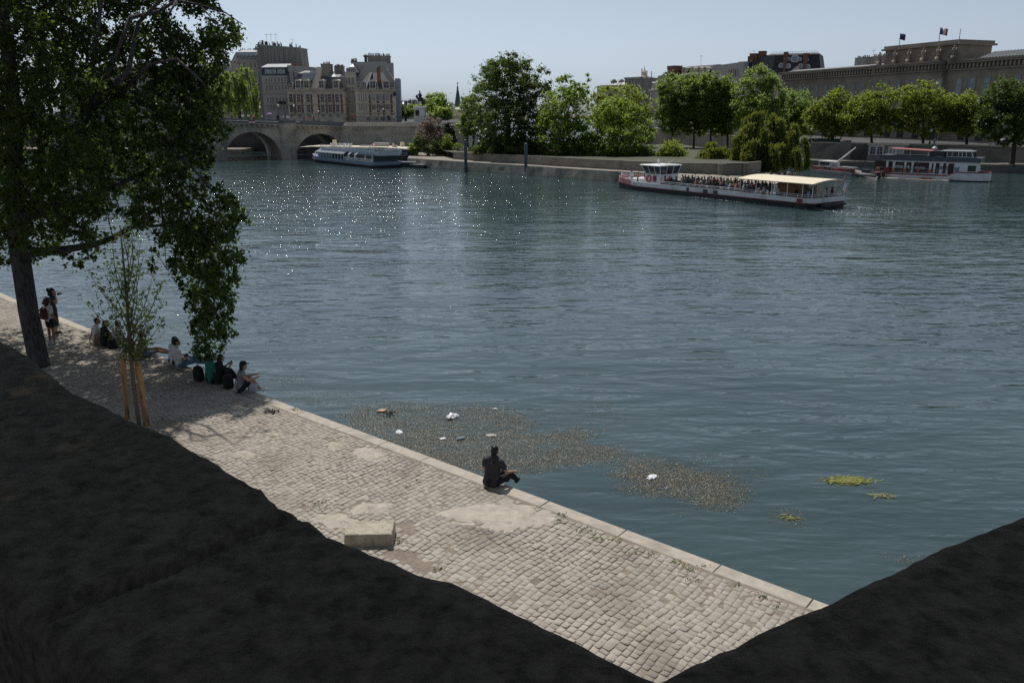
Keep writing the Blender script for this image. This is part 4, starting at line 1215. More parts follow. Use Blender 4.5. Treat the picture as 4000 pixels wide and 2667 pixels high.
def house_gable():
    f = Fac(1352, 208, 1532, 209, BZ)
    r = f.root('stepped_gable_house', 'tall grey house with a stepped blank gable rising behind the slate mansard roof', 'house')
    L = f.L
    prof = [(1391, 470), (1391, 311), (1432, 243), (1509, 240), (1509, 272), (1524, 290), (1541, 318), (1541, 470)]
    m = MB(); m.prism([Vector((*[f.at(a, b)[i] if i == 0 else 0 for i in (0, 1)], f.at(a, b)[1])) for a, b in prof], (0, 6, 0)); m.build('gable_wall', PLASTER, r)
    m = MB(); m.prism([Vector((f.at(a, b)[0], 1.5, f.at(a, b)[1])) for a, b in ((1370, 300), (1370, 241), (1437, 241), (1437, 300))], (0, 4, 0)); m.build('back_wall', PLASTER, r)
    chimney(r, f.x(1372), f.x(1395), 2, 3, f.z(245, 1385), f.z(240.5, 1385), DARKST, 5, ph=.6)
    chimney(r, f.x(1437), f.x(1526), 2.2, 4.5, f.z(243, 1480), f.z(219, 1480), SOOT, 14, ph=.6)
    m = MB(); x, z = f.at(1428, 240); m.lathe([(.35, 0), (.35, 1.2), (.6, 1.3), (.6, 1.6), (.2, 1.9)], 8, (x, .8, z - .2)); m.build('vent', DARKST, r)
    # narrow front at the left
    x0, x1 = f.x(1352, -2), f.x(1391, -2); zc = f.z(291, 1370, -2)
    wallbox(r, x0, x1, -2, 4, zc, ST_LT, 'front_wall')
    cornice(r, x0 + .2, x1 - .2, -2, zc + .25, ST_LT, .4, .25, 5)
    mansard(r, x0, x1 + .6, -1.8, 4, zc + .44, f.z(262, 1390), .9, ZINC)
    dormers(r, [(f.x(p, -2), zc + .45) for p in (1364, 1381)], .75, f.z(274, 1370) - f.z(291, 1370) - .3, 1.8, PLASTER, ZINC, y=-1.95)
    for py in (328, 365):
        windows(r, [(f.x(p, -2), f.z(py, p, -2)) for p in (1354.8, 1364, 1379)], .55, f.z(py - 22, 1370) - f.z(py, 1370), ST_MD, y=-2.0)
    for py in (400, 435):
        windows(r, [(f.x(p, -2), f.z(py, p, -2)) for p in (1358, 1366, 1374, 1382)], .6, f.z(py - 24, 1370) - f.z(py, 1370), ST_MD, y=-2.0)
    f2 = f
    m = MB(); a, z_ = f.at(1541.5, 306); b, _ = f.at(1560, 306); m.box(a, b, 1, 8, -1, z_); m.build('side_wall', PLASTERL, r)
    m = MB(); a, z_ = f.at(1509, 240); b, z2 = f.at(1530, 290); m.box(f.at(1509.5, 272)[0], f.at(1530, 272)[0], 6.1, 10, 5, f.z(240, 1520)); m.build('rear_wall', PLASTER, r)
house_gable()
def house_pale():
    f = Fac(1300, 232, 1358, 232, BZ)
    r = f.root('pale_house', 'pale cream house seen in the gap between the two brick quoined houses', 'house')
    wallbox(r, -1, f.L + 1, 0, 8, f.z(280, 1330), mat('pale render', (0.62, 0.60, 0.56), var=.05))
    MB().box(-1.2, f.L + 1.2, -6.2, -.1, f.z(312, 1330) - 12, f.z(312, 1330)).build('annex_wall', PLASTER, r)
    MB().box(-1.3, f.L + 1.3, -6.4, 0, f.z(312, 1330) + .003, f.z(307, 1330)).build('roof', ZINC, r)
house_pale()
def far_left_house():
    f = Fac(800, 235, 925, 234, BZ)
    r = f.root('zinc_roofed_house', 'low zinc roofed house half hidden by the poplar leaves', 'house')
    wallbox(r, 0, f.L, 0, 9, f.z(278, 860), ST_MD); mansard(r, -.2, f.L - .1, -.2, 9, f.z(278, 860) + .003, f.z(248, 860), 1.2, ZINC)
    dormers(r, [(f.x(p), f.z(276, p)) for p in (830, 845, 860, 880)], .8, 1.4, 2, ST_MD, ZINC, y=-.2)
    for py in (320, 355, 390, 425): windows(r, [(f.x(p), f.z(py, p)) for p in (812, 830, 850, 870, 890, 908)], .8, 1.5, ST_LT)
    f = Fac(250, 240, 800, 236, BZ)
    r = f.root('long_stone_house', 'long stone terrace of houses glimpsed through the poplar crown', 'house')
    wallbox(r, 0, f.L - .1, 0, 9, f.z(300, 500), ST_MD); mansard(r, -.2, f.L - .1, -.2, 9, f.z(300, 500) + .003, f.z(262, 500), 1.4, SLATE)
    for py in (340, 380, 420): windows(r, [(f.x(p), f.z(py, p)) for p in range(270, 790, 28)], 1.0, 1.7, ST_LT)
far_left_house()

# ---------------------------------------------------------------- houses on the left bank
def lantern_house():
    f = Fac(2437, 262, 2553, 252, 5.0)
    r = f.root('lantern_house', 'grey block with tall flues below a small white domed lantern', 'house')
    L = f.L; z = f.z(308, 2490)
    wallbox(r, 0, L, 0, 10, z, SOOT)
    MB().box(-.2, L * .5, -.3, 6, z + .003, z + .5).build('parapet', ST_MD, r)
    for px, h in ((2500, 3), (2520, 2.2), (2538, 2)): MB().lathe([(.12, 0), (.12, h)], 6, (f.x(px), .6, z)).build('flue_pipe', DARKST, r)
    windows(r, [(f.x(p), f.z(330, p)) for p in (2447, 2460, 2473)], 1.0, 1.6, ST_LT)
    for py in (372, 402, 430): windows(r, [(f.x(p), f.z(py, p)) for p in (2450, 2470, 2490, 2510, 2530)], 1.0, 1.8, ST_LT)
    m = MB(); x = f.x(2488); zz = f.z(305, 2488); k = 1 / (ppm(258) )
    hh = f.z(257, 2488) - zz
    m.lathe([(2.0, -1), (2.0, 0), (1.8, .12 * hh), (1.0, .2 * hh), (.7, .24 * hh), (.7, .5 * hh), (.85, .52 * hh), (.5, .62 * hh), (.22, .7 * hh), (.1, .78 * hh), (.04, hh)], 12, (x, 3, zz)); m.build('lantern', ST_LT, r)
lantern_house()
def far_roofs():
    f = Fac(2330, 285, 2440, 275, 5.0)
    r = f.root('far_roof_house', 'distant row of zinc roofs with chimney pots above the bright island trees', 'house')
    wallbox(r, 0, f.L, 0, 8, f.z(335, 2390), ST_MD)
    m = MB(); m.prism([Vector((0, 0, f.z(335, 2340))), Vector((f.L, 0, f.z(332, 2440))), Vector((f.L, 2, f.z(318, 2440))), Vector((0, 2, f.z(332, 2340)))], (0, 4, 0)); m.build('roof', ZINC, r)
    for px in (2370, 2400, 2420): chimney(r, f.x(px) - 1, f.x(px) + 1, 3, 4, f.z(335, px), f.z(318, px), SOOT, 5)
far_roofs()
def quay_house():
    f = Fac(2537, 246, 2640, 214, 5.0)
    r = f.root('balcony_house', 'stone house with stacked chimneys and rows of small dormers, seen end on above the quay', 'house')
    L = f.L; zc = f.z(355, 2580)
    wallbox(r, 0, L, 0, 12, zc, ST_MD)
    cornice(r, 0, L, 0, zc + .35, ST_MD, .6, .5, 11)
    mansard(r, 0, L, .2, 11, zc + .65, f.z(300, 2600), 1.6, SLATE)
    dormers(r, [(L * t, zc + .66) for t in (.08, .24, .40, .56, .72, .88)], 1.3, 1.7, 2.5, ST_LT, ZINC, y=-.1, round_=False)
    for px, pt, w_ in ((2556, 300, 3.0), (2574, 302, 3), (2590, 296, 3)): chimney(r, f.x(px), f.x(px) + w_, 1.0, 3.4, zc, f.z(pt, px), SOOT, 3)
    for py in (385, 415, 445, 475):
        dz = f.z(py, 2580)
        windows(r, [(L * t, dz) for t in (.06, .16, .26, .36, .46, .56, .66, .76, .86, .96)], 1.2, 2.2, ST_LT)
        MB().box(0, L, -.6, -.17, dz - .35, dz - .2).build('balcony', IRON, r)
quay_house()
def slate_house():
    f = Fac(2600, 236, 2760, 222, 5.0)
    r = f.root('brick_chimney_house', 'house with a dark slate mansard roof and one broad red brick chimney at its end', 'house')
    L = f.L; zc = f.z(312, 2680); zt = f.z(265, 2680)
    wallbox(r, 0, L, 0, 12, zc, ST_MD)
    mansard(r, 0, L, 0, 12, zc + .003, zt, 1.6, SLATED)
    chimney(r, f.x(2607), f.x(2637), -.4, 2.4, zc - 4, f.z(261, 2620), BRICK, 0)
    m = MB(); m.prism([Vector((f.x(2592), .5, f.z(300, 2592))), Vector((f.x(2608), .5, f.z(300, 2608))), Vector((f.x(2608), .5, f.z(275, 2608)))], (0, 3, 0)); m.build('side_slope', ST_MD, r)
    dormers(r, [(f.x(p), f.z(287, p)) for p in (2667, 2702, 2725, 2748)], .8, 1.3, 1.8, ST_LT, ST_LT, y=.2)
    antenna(r, f.x(2690), 4, zt + .5, 2.8)
    for py in (345, 380, 415, 450, 485): windows(r, [(L * t, f.z(py, 2680)) for t in (.08, .2, .32, .44, .56, .68, .8, .92)], 1.2, 2.2, ST_LT)
slate_house()
def grey_gable():
    f = Fac(2768, 214, 2890, 206, 5.0)
    r = f.root('blank_gable_house', 'house with a large blank grey gable wall rising above the poplars on the bank', 'house')
    L = f.L
    m = MB(); m.prism([Vector((0, 0, 0)), Vector((L, 0, 0)), Vector((L, 0, f.z(243, 2883))), Vector((0, 0, f.z(260, 2770)))], (0, 8, 0)); m.build('gable_wall', PLASTER, r)
    for i in range(5): MB().box(L * (.55 + .07 * i), L * (.58 + .07 * i), -.1, -.003, f.z(300, 2840), f.z(270 + 4 * (i % 2), 2840)).build('flue', BRICK if i % 2 else SOOT, r)
    MB().box(f.x(2857), L + 1, 2, 5, f.z(246, 2870) - 1, f.z(241, 2870)).build('roof_housing', SLATED, r)
    antenna(r, L * 1.05, 3, f.z(246, 2880), 3.0)
    for py in (400, 440, 480): windows(r, [(L * t, f.z(py, 2830)) for t in (.15, .4, .65, .9)], 1.2, 2.2, ST_LT)
grey_gable()
def big_mansard():
    f = Fac(2916, 278, 3192, 268, 4.5)
    r = f.root('oeil_de_boeuf_house', 'big house with a steep dark slate roof, round white dormers and two slanting brick chimneys', 'house')
    L = f.L; zc = f.z(292, 3050); zt = f.z(214, 3080)
    wallbox(r, 0, L, 0, 14, zc, ST_MD)
    x0 = f.x(2962); mansard(r, x0, L, 0, 14, zc + .003, zt, 1.3, SLATED)
    m = MB(); m.prism([Vector((f.x(2960), -.2, f.z(290, 2960))), Vector((f.x(3012), -.2, f.z(290, 3012))), Vector((f.x(3018), 1.2, f.z(215, 3018))), Vector((f.x(2962), 1.2, f.z(222, 2962)))], (0, 1, 0)); m.build('front_slope', SLATE, r)
    chimney(r, f.x(2917), f.x(2946), 1, 4, zc - 6, f.z(211, 2930), BRICK, 0); chimney(r, f.x(2948), f.x(2975), 2.0, 5, zc - 4, f.z(201, 2960), BRICK, 0); chimney(r, f.x(2914), f.x(2934), -.4, .9, zc - 6, f.z(223, 2925), BRICK, 0)
    chimney(r, f.x(3040), f.x(3054), 6, 8, zt, f.z(202, 3046), BRICK, 0)
    for pa, pb in ((3047, 3063), (3124, 3142)):
        m = MB(); z0 = f.z(284, pa + 12); z1 = f.z(209, pa); w0 = f.x(pb) - f.x(pa)
        xm = f.x((pa + pb) / 2 + 3)
        m.loft([[Vector((xm + (-.25 if k == 0 else -.5) * w0 * 1.1 + 0, -.25 if k == 0 else .4, z)), Vector((xm + (.25 if k == 0 else .5) * w0 * 1.1, -.25 if k == 0 else .4, z)), Vector((xm + (.25 if k == 0 else .5) * w0 * 1.1, 2.6, z)), Vector((xm + (-.25 if k == 0 else -.5) * w0 * 1.1, 2.6, z))] for k, z in ((0, z0), (1, z1))])
        m.build('chimney', BRICK, r)
    def oeil(px, py, rad, yy):
        rad *= 1.36
        m = MB(); x, z = f.x(px), f.z(py, px)
        pts = lambda k, y: [Vector((x + rad * k * math.cos(a), y, z + rad * k * 1.15 * math.sin(a) if math.sin(a) > 0 else z + rad * k * .9 * max(math.sin(a), -.75))) for a in (2 * math.pi * i / 14 for i in range(14))]
        m.loft([pts(1.0, yy + 1.2), pts(1.0, yy - .1), pts(.68, yy - .1), pts(.68, yy)], caps=False)
        o = m.build('dormer', WFRAME, r); g = MB(); g.add(pts(.7, yy - .02), [tuple(reversed(range(14)))]); g.build('pane', GLASSL, o)
    for px, py, ra, yy in ((3044, 258, .62, .45), (3072, 260, .62, .42), (3120, 261, .62, .42), (3148, 263, .62, .4), (3094, 232, .95, .9), (3067, 232, .5, .95), (3113, 233, .5, .95), (3140, 234, .5, .9)): oeil(px, py, ra, yy)
    m = MB(); h = f.z(200, 3090) - zt - .6
    for i in range(18): m.box(f.x(2995) + (f.x(3175) - f.x(2995)) * i / 17 - .03, f.x(2995) + (f.x(3175) - f.x(2995)) * i / 17 + .03, 3.97, 4.03, zt, zt + h + .6)
    m.box(f.x(2995), f.x(3175), 3.96, 4.04, zt + h + .601, zt + h + .68); m.box(f.x(2995), f.x(3175), 3.955, 4.045, zt + h * .55 + .3, zt + h * .55 + .36); m.build('roof_railing', STEEL, r)
    m = MB(); m.prism([Vector((f.x(3076), -1.4, f.z(289, 3076))), Vector((f.x(3133), -1.4, f.z(289, 3133))), Vector((f.x(3108), -1.4, f.z(260, 3108)))], (0, 3, 0)); m.build('gablet', ST_LT, r)
big_mansard()

# ---------------------------------------------------------------- the long civic palace on the right
def palace():
    f = Fac(3045, 236, 4085, 160, 3.6)
    r = f.root('civic_palace', 'long dark stone palace with a statue-lined attic block and tall windows on the left bank', 'palace')
    L = f.L
    def zc(px): return f.z({0: 1}.get(px, 0), px)
    # cornice height from two places, so that it runs level
    Z = (f.z(290, 3075) + f.z(255, 3420) + f.z(228, 3960)) / 3
    xa, xb = f.x(3424), f.x(3690)
    wallbox(r, 0, L, 0, 18, Z - .5, ST_DK)
    MB().box(xa, xb, -1.2, -.003, -1, Z - .5).build('centre_wall', ST_DK, r)
    m = MB()
    for x0, x1, y in ((-.3, xa - 1.0, 0), (xa - .3, xb + .3, -1.2), (xb + 1.0, L, 0)):
        m.box(x0, x1, y - .55, 2, Z - 1.9, Z - 1.6); m.box(x0, x1, y - 1.1, 2, Z - .495, Z - .1); m.box(x0, x1, y - 1.35, 2, Z - .097, Z + .25)
    m.build('cornice', ST_DK, r)
    m = MB()
    x = .3
    while x < L:
        y = -1.2 if xa < x < xb else 0
        m.box(x, x + .45, y - .75, y - .003, Z - 1.5, Z - .55); x += .95
    m.build('modillions', ST_DK, r)
    m = MB()
    for x0, x1, rh in ((-.2, xa - 1.2, 1.0), (f.x(3800), L, 1.75)):
        m = MB(); m.prism([Vector((x0, .4, Z + .253)), Vector((x0, 5, Z + rh)), Vector((x0, 11, Z + .253))], (x1 - x0, 0, 0)); rf = m.build('roof', ZINCD, r)
    m = MB(); x = f.x(3800)
    while x < L:
        m.prism([Vector((x, .3, Z + .33)), Vector((x, 5, Z + 1.87)), Vector((x, 5, Z + 1.75)), Vector((x, .3, Z + .22))], (.10, 0, 0)); x += .75
    m.build('roof_seams', ZINCD, rf)
    for px in (3255, 3318): chimney(r, f.x(px) - 2.2, f.x(px) + 2.2, 8, 9.4, Z, Z + 3.0, SOOT, 8)
    antenna(r, f.x(3300), 8, Z + 1, 4.0)
    # attic block over the centre
    za = (f.z(196, 3448, -.6) + f.z(163, 3725, -.6)) / 2
    xc, xd = f.x(3444, -.6), f.x(3722, -.6)
    MB().box(xc, xd, -.6, 9, Z + .253, za - .5).build('attic_wall', ST_DK, r)
    m = MB(); m.box(xc - .7, xd + .7, -1.3, 9.7, za - .495, za - .1); m.box(xc - .3, xd + .3, -.9, 9.3, za - .097, za + .5); m.build('attic_cornice', ST_DK, r)
    n = 6
    for i in range(n - 1):
        x0 = xc + (xd - xc) * (i + .22) / (n - 1); x1 = xc + (xd - xc) * (i + .80) / (n - 1)
        m = MB(); h0, h1 = Z + 1.0, za - 1.2
        m.box(x0, x1, -.72, -.603, h0, h0 + .2); m.box(x0, x1, -.72, -.603, h1 - .2, h1); m.box(x0, x0 + .2, -.71, -.603, h0 + .2, h1 - .2); m.box(x1 - .2, x1, -.71, -.603, h0 + .2, h1 - .2)
        m.ball(((x0 + x1) / 2, -.62, (h0 + h1) / 2), ((x1 - x0) * .3, .22, (h1 - h0) * .28), 10, 6)
        m.build('relief_panel', ST_DK, r)
    # statues along the attic front
    for i in range(n):
        x = xc + (xd - xc) * i / (n - 1) - (.7 if i == 0 else 0)
        m = MB(); m.box(x - .45, x + .45, -1.9, -1.15, Z + .253, Z + 1.1)
        hh = (za - Z - 1.1) * .72; z = Z + 1.1
        m.lathe([(.42, 0), (.46, .12 * hh), (.34, .45 * hh), (.42, .62 * hh), (.46, .74 * hh), (.2, .82 * hh), (.13, .84 * hh)], 9, (x, -1.5, z))
        m.ball((x, -1.55, z + .92 * hh), (.2, .22, .27), 8, 6)
        m.tube([(x + .42, -1.5, z + .76 * hh), (x + .6, -1.7, z + .5 * hh), (x + .25, -1.95, z + .45 * hh)], [.14, .12, .09], 6); m.tube([(x - .42, -1.5, z + .76 * hh), (x - .55, -1.5, z + .5 * hh), (x - .5, -1.7, z + .3 * hh)], [.14, .12, .09], 6)
        m.build('statue', ST_DK, r, smooth=True)
    # windows
    def wz(a): return a
    zt1 = Z - 3.6; wh = 3.3
    xs = [f.x(p, 0, 330) for p in (3128, 3157, 3191, 3225, 3260, 3296, 3333, 3370, 3409)]
    windows(r, [(x, zt1 - wh) for x in xs], 1.15, wh, ST_DK, GLASSL, bars=(1, 3), sur=.28)
    windows(r, [(x, zt1 - wh) for x in (f.x(p, 0, 330) for p in (3746, 3797, 3853, 3909, 3970, 4035))], 1.25, wh, ST_DK, GLASSL, bars=(1, 3), sur=.28)
    windows(r, [(x, zt1 - wh) for x in (f.x(p, -1.2, 330) for p in (3462, 3508, 3560, 3614, 3668))], 1.2, wh, ST_DK, GLASSL, bars=(1, 3), sur=.28, y=-1.2)
    windows(r, [(x, zt1 - wh - 3.4) for x in xs], 1.1, 2.0, ST_DK, None, sur=.25)
    MB().box(0, xa - .02, -.3, -.003, zt1 - wh - .95, zt1 - wh - .6).build('string_course', ST_DK, r); MB().box(xb + .02, L, -.3, -.003, zt1 - wh - .95, zt1 - wh - .6).build('string_course', ST_DK, r)
    # rusticated ground floor with tall doors and hung banners
    m = MB(); z = .2
    zg = 4.6
    while z < zg:
        m.box(0, xa - .05, -.14, -.003, z, z + .42); m.box(xb + .05, L, -.14, -.003, z, z + .42); m.box(xa, xb, -1.34, -1.203, z, z + .42); z += .5
    m.build('rusticated_course', ST_DK, r)
    for i, px in enumerate((3090, 3132, 3176, 3222, 3270, 3330, 3390)):
        x = f.x(px, 0, 500); MB().box(x - .8, x + .8, -.20, -.145, .2, 3.9).build('door', [BLACK, GLASS][i % 2], r)
    for px in (3470, 3520, 3580, 3640):
        x = f.x(px, -1.2, 500); MB().box(x - .9, x + .9, -1.42, -1.345, .2, 4.2).build('door', BLACK, r)
    for px in (3760, 3830, 3900): x = f.x(px, 0, 500); MB().box(x - .8, x + .8, -.20, -.145, .2, 3.9).build('door', BLACK, r)
    return f, Z, za
PF, PZ, PZA = palace()
def banner(px, py0, py1, w, mats, label, y=-.5, marks=None):
    x, z1 = PF.at(px, py0, y); _, z0 = PF.at(px, py1, y); p = PF.A + PF.d * x + PF.n * y
    o = thing('banner', label, 'banner', (p.x, p.y, PF.A.z), PF.rz, 'banners on the palace front')
    m = MB(); n = 6
    for k in range(n):
        a, b = z0 + (z1 - z0) * k / n, z0 + (z1 - z0) * (k + 1) / n
        m.box(-w / 2, w / 2, -.02 + .015 * (k % 2), .02 + .015 * (k % 2), a, b - .001)
    m.build('cloth', mats, o)
    m = MB(); m.tube([(-w / 2 - .1, 0, z1 + .05), (w / 2 + .1, 0, z1 + .05)], .04, 5); m.tube([(0, 0, z1 + .05), (0, -y - .16, z1 + .15)], .035, 5); m.build('rod', DARKST, o)
    if marks:
        m = MB()
        for a, b, c, d in marks: m.box(a * w, b * w, -.06, -.025, z0 + (z1 - z0) * c, z0 + (z1 - z0) * d)
        m.build('lettering', FWHITE, o)
TEAL = mat('teal banner cloth', (0.03, 0.12, 0.15), var=.1)
banner(3540, 474, 512, 1.25, FRED, 'bright red banner with white vertical lettering beside the palace doorway', -1.75, [(-.25, .25, .72, .78), (-.25, -.1, .78, .92), (.1, .25, .78, .92), (-.25, .25, .48, .55), (-.3, .3, .36, .41), (-.08, .08, .3, .45), (-.25, .25, .12, .2)])
banner(3490, 470, 510, 1.2, TEAL, 'teal banner hung on the palace next to the red one', -1.75)
banner(3146, 475, 525, 1.1, mat('dark red cloth', (0.25, 0.02, 0.025), var=.12), 'dark red banner hung near the willow end of the palace', -.6)
banner(3210, 480, 525, 1.2, mat('grey banner cloth', (0.28, 0.28, 0.27), var=.15), 'pale grey poster banner on the palace wall', -.6)
banner(3676, 488, 522, 1.1, mat('plum cloth', (0.18, 0.02, 0.04), var=.12), 'dim plum red banner under the dark tree', -1.75)
def flag_on(px_t, py_t, px_b, py_b, cols, label, Y, fl=None, fw=2.4, fh=1.7):
    t = AT(px_t, py_t, Y); b = AT(px_b, py_b, Y)
    o = thing('flagpole' if not cols else 'flag', label, 'flagpole' if not cols else 'flag', b)
    m = MB(); d = t - b; m.tube([(0, 0, -.6), d], [.09, .05], 6); m.build('pole', STEEL, o)
    if cols:
        m = MB(); n = 9
        for ci in range(len(cols)):
            rows_ = []
            for k in range(4):
                u = ci / len(cols) + k / 3 / len(cols)
                rows_.append([d + Vector((u * fw, .22 * math.sin(u * 7), -.1 - .12 * u + .1 * math.sin(u * 5))), d + Vector((u * fw, .22 * math.sin(u * 7 + .6), -fh - .1 - .14 * u + .1 * math.sin(u * 5 + 1)))])
            m.loft(rows_, mi=ci, close=False)
        c = m.build('cloth', cols, o, smooth=True)
        c.modifiers.new('thick', 'SOLIDIFY').thickness = .02
flag_on(3517, 131, 3512, 184, [mat('navy flag cloth', (0.05, 0.06, 0.16), var=.1)], 'dark blue flag flying on the palace roof', 190, fw=1.35, fh=1.25)
flag_on(3674, 108, 3668, 166, [FBLUE, FWHITE, FRED], 'blue white red tricolour flying on the palace roof', 180, fw=1.75, fh=1.35)
flag_on(3753, 113, 3746, 160, None, 'bare flagpole without a flag on the palace roof', 176)
# distant spire and its church
def spire():
    f = Fac(1768, 380, 1812, 380, 5.0)
    r = f.root('church_tower', 'slim dark church spire with a square belfry and corner pinnacles, far off', 'church tower')
    L = f.L; c = f.x(1787, 0, 400); k = 1 / ppm(380)
    zb = f.z(416, 1787)
    wallbox(r, c - 16 * k, c + 22 * k, 0, 5, zb, ST_MD)
    MB().box(c - 17 * k, c + 23 * k, -.3, 5.3, zb - 1.4, zb - .9).build('string_course', ST_MD, r)
    m = MB(); h = f.z(332, 1787) - zb
    m.lathe([(14 * k, 0), (12.5 * k, .1 * h), (4 * k, .75 * h), (3.2 * k, .76 * h), (3.2 * k, .86 * h), (3.6 * k, .87 * h), (.8 * k, .98 * h), (.25 * k, 1.0 * h)], 8, (c, 2.5, zb)); m.build('spire', mat('verdigris slate', (0.075, 0.095, 0.10), var=.2), r)
    m = MB(); m.tube([(c, 2.5, zb + h * .99), (c, 2.5, zb + h * 1.13)], .12, 5); m.tube([(c - .6, 2.5, zb + h * 1.07), (c + .6, 2.5, zb + h * 1.07)], .1, 5); m.build('cross', DARKST, r)
    for x in (c - 15 * k, c + 16 * k, c + 21 * k): MB().lathe([(2.4 * k, -.3), (2.4 * k, 5 * k), (.3 * k, 11 * k)], 6, (x, .8, zb)).build('pinnacle', ST_MD, r)
    for x in (c - 6 * k, c + 4 * k, c + 14 * k): MB().box(x - 1.6 * k, x + 1.6 * k, -.1, -.003, zb - 20 * k, zb - 6 * k).build('louvre', DARKST, r)
    wallbox(r, c - 18 * k, c + 40 * k, -8, -1, f.z(428, 1787), ST_LT, 'nave_wall'); MB().prism([Vector((c - 19 * k, -8.2, f.z(428, 1787) + .003)), Vector((c - 19 * k, -4.5, f.z(420, 1787))), Vector((c - 19 * k, -.8, f.z(428, 1787) + .003))], (60 * k, 0, 0)).build('nave_roof', ZINC, r)
spire()
def far_house(pl, pr, pt, Y, m_, label, rm=ZINC, extra=3):
    f = Fac(pl, Y, pr, Y, 5.0); r = f.root('distant_house', label, 'house')
    wallbox(r, 0, f.L, 0, 9, f.z(pt + 8, pl), m_)
    mansard(r, -.2, f.L + .2, -.2, 9, f.z(pt + 8, pl) + .003, f.z(pt + 1, pl), 1.5, rm)
    for i in range(extra): x = f.L * (i + .7) / (extra + .5); chimney(r, x - .9, x + .9, 4, 5, f.z(pt + 6, pl), f.z(pt - 2, pl), SOOT, 4)
    n = max(2, int(f.L / 3)); windows(r, [(f.L * (i + .5) / n, f.z(pt + 20, pl)) for i in range(n)], 1.2, 2.2, ST_LT)
far_house(1556, 1596, 400, 330, ST_MD, 'distant stone house with a zinc roof just right of the lavender wall', extra=2)
far_house(1596, 1624, 395, 345, PLASTER, 'distant grey house rising behind the horseman statue', SLATE, 2)
far_house(1735, 1772, 408, 360, ST_LT, 'distant pale house at the foot of the church spire, tree side', extra=2)
far_house(1806, 1860, 420, 350, ST_LT, 'distant cream house just right of the church spire', extra=2)
# ================================================================== TREES OF THE ISLAND AND THE FAR BANK
def gz(px, py, Y): return AT(px, py, Y).z
def foot(px, Y, z): p = AT(px, 600, Y); return (p.x, p.y, z)
tree('chestnut_tree', 'tallest dark green domed chestnut tree on the island garden', 'tree', foot(1985, 146, 2.4),
     [lobe(1985, 330, 118, 108, 146), lobe(1905, 400, 98, 130, 150), lobe(2080, 410, 95, 150, 146), lobe(1985, 490, 150, 120, 144), lobe(1880, 525, 60, 70, 157), lobe(2010, 262, 62, 52, 146), lobe(1950, 275, 66, 56, 147), lobe(2110, 330, 48, 62, 147), lobe(1945, 560, 85, 55, 152), lobe(2080, 550, 95, 62, 143), lobe(2000, 575, 160, 40, 143)],
     'dark', 31, leaf=.33, clumps=520, per=105, group='trees in the island garden', trunk_r=.45, crad=.20, shell=.45, flat=.6)
tree('lime_tree', 'airy bright tree with two thin tops, just beside the tall dark chestnut', 'tree', foot(2200, 140, 2.4),
     [lobe(2200, 430, 92, 85, 140), lobe(2175, 520, 88, 90, 138), lobe(2235, 540, 75, 80, 139), lobe(2215, 330, 40, 46, 141), lobe(2285, 318, 20, 26, 141), lobe(2282, 350, 22, 30, 141), lobe(2240, 370, 50, 40, 140), lobe(2265, 360, 40, 36, 141), lobe(2140, 480, 50, 50, 139), lobe(2190, 585, 90, 40, 138)],
     'bright', 32, leaf=.29, clumps=270, per=90, group='trees in the island garden', trunk_r=.3, crad=.2)
tree('lime_tree', 'broad rounded yellow green tree standing lower than its neighbours in the island garden', 'tree', foot(2410, 138, 2.4),
     [lobe(2400, 450, 105, 62, 138), lobe(2335, 510, 88, 95, 138), lobe(2460, 520, 85, 100, 138), lobe(2400, 560, 130, 80, 136), lobe(2510, 565, 55, 65, 138), lobe(2300, 590, 60, 40, 136)],
     'bright', 33, leaf=.29, clumps=330, per=100, group='trees in the island garden', trunk_r=.35, crad=.19)
tree('island_tree', 'soft mid green tree rising behind the broad yellow green one', 'tree', foot(2440, 170, 2.4),
     [lobe(2440, 385, 82, 60, 170), lobe(2350, 395, 70, 55, 168), lobe(2490, 435, 62, 70, 170), lobe(2410, 450, 100, 60, 168), lobe(2530, 480, 36, 50, 170)],
     'plane', 34, leaf=.36, clumps=170, per=80, group='trees in the island garden', crad=.22)
tree('island_tree', 'mid green tree between the church spire and the dark chestnut', 'tree', foot(1835, 156, 2.4),
     [lobe(1840, 430, 48, 60, 156), lobe(1815, 480, 34, 60, 156), lobe(1850, 530, 50, 60, 155), lobe(1830, 400, 28, 32, 157)],
     'mid', 35, leaf=.34, clumps=110, per=70, group='trees in the island garden', crad=.24)
tree('tamarisk_tree', 'dusky pinkish tree with a green base at the foot of the terrace wall', 'tree', foot(1675, 160, 1.4),
     [lobe(1690, 490, 34, 34, 160), lobe(1655, 510, 30, 38, 160), lobe(1680, 540, 56, 42, 159), lobe(1705, 520, 26, 36, 160)],
     'pink', 36, leaf=.26, clumps=110, per=80, trunk_r=.18, crad=.26)
tree('laurel_bush', 'dark green bush growing round the foot of the pinkish tree', 'bush', foot(1670, 157, 1.4),
     [lobe(1640, 560, 22, 44, 157), lobe(1690, 575, 52, 28, 157), lobe(1720, 570, 26, 30, 157)], 'dark', 37, leaf=.24, clumps=90, per=60, trunk_r=.1, crad=.3, group='bushes by the landing stage')
tree('laurel_bush', 'yellow green bush by the end of the landing stage roof', 'bush', foot(1615, 158, 1.4),
     [lobe(1612, 578, 18, 20, 158), lobe(1625, 592, 14, 12, 158)], 'bright', 38, leaf=.2, clumps=36, per=50, trunk_r=.06, crad=.34, group='bushes by the landing stage')
tree('laurel_bush', 'olive bush left of the tall mooring post', 'bush', foot(1762, 156, 1.4),
     [lobe(1745, 560, 22, 30, 156), lobe(1760, 580, 24, 18, 156), lobe(1800, 578, 18, 20, 156)], 'plane', 39, leaf=.22, clumps=60, per=50, trunk_r=.06, crad=.3, group='bushes by the landing stage')
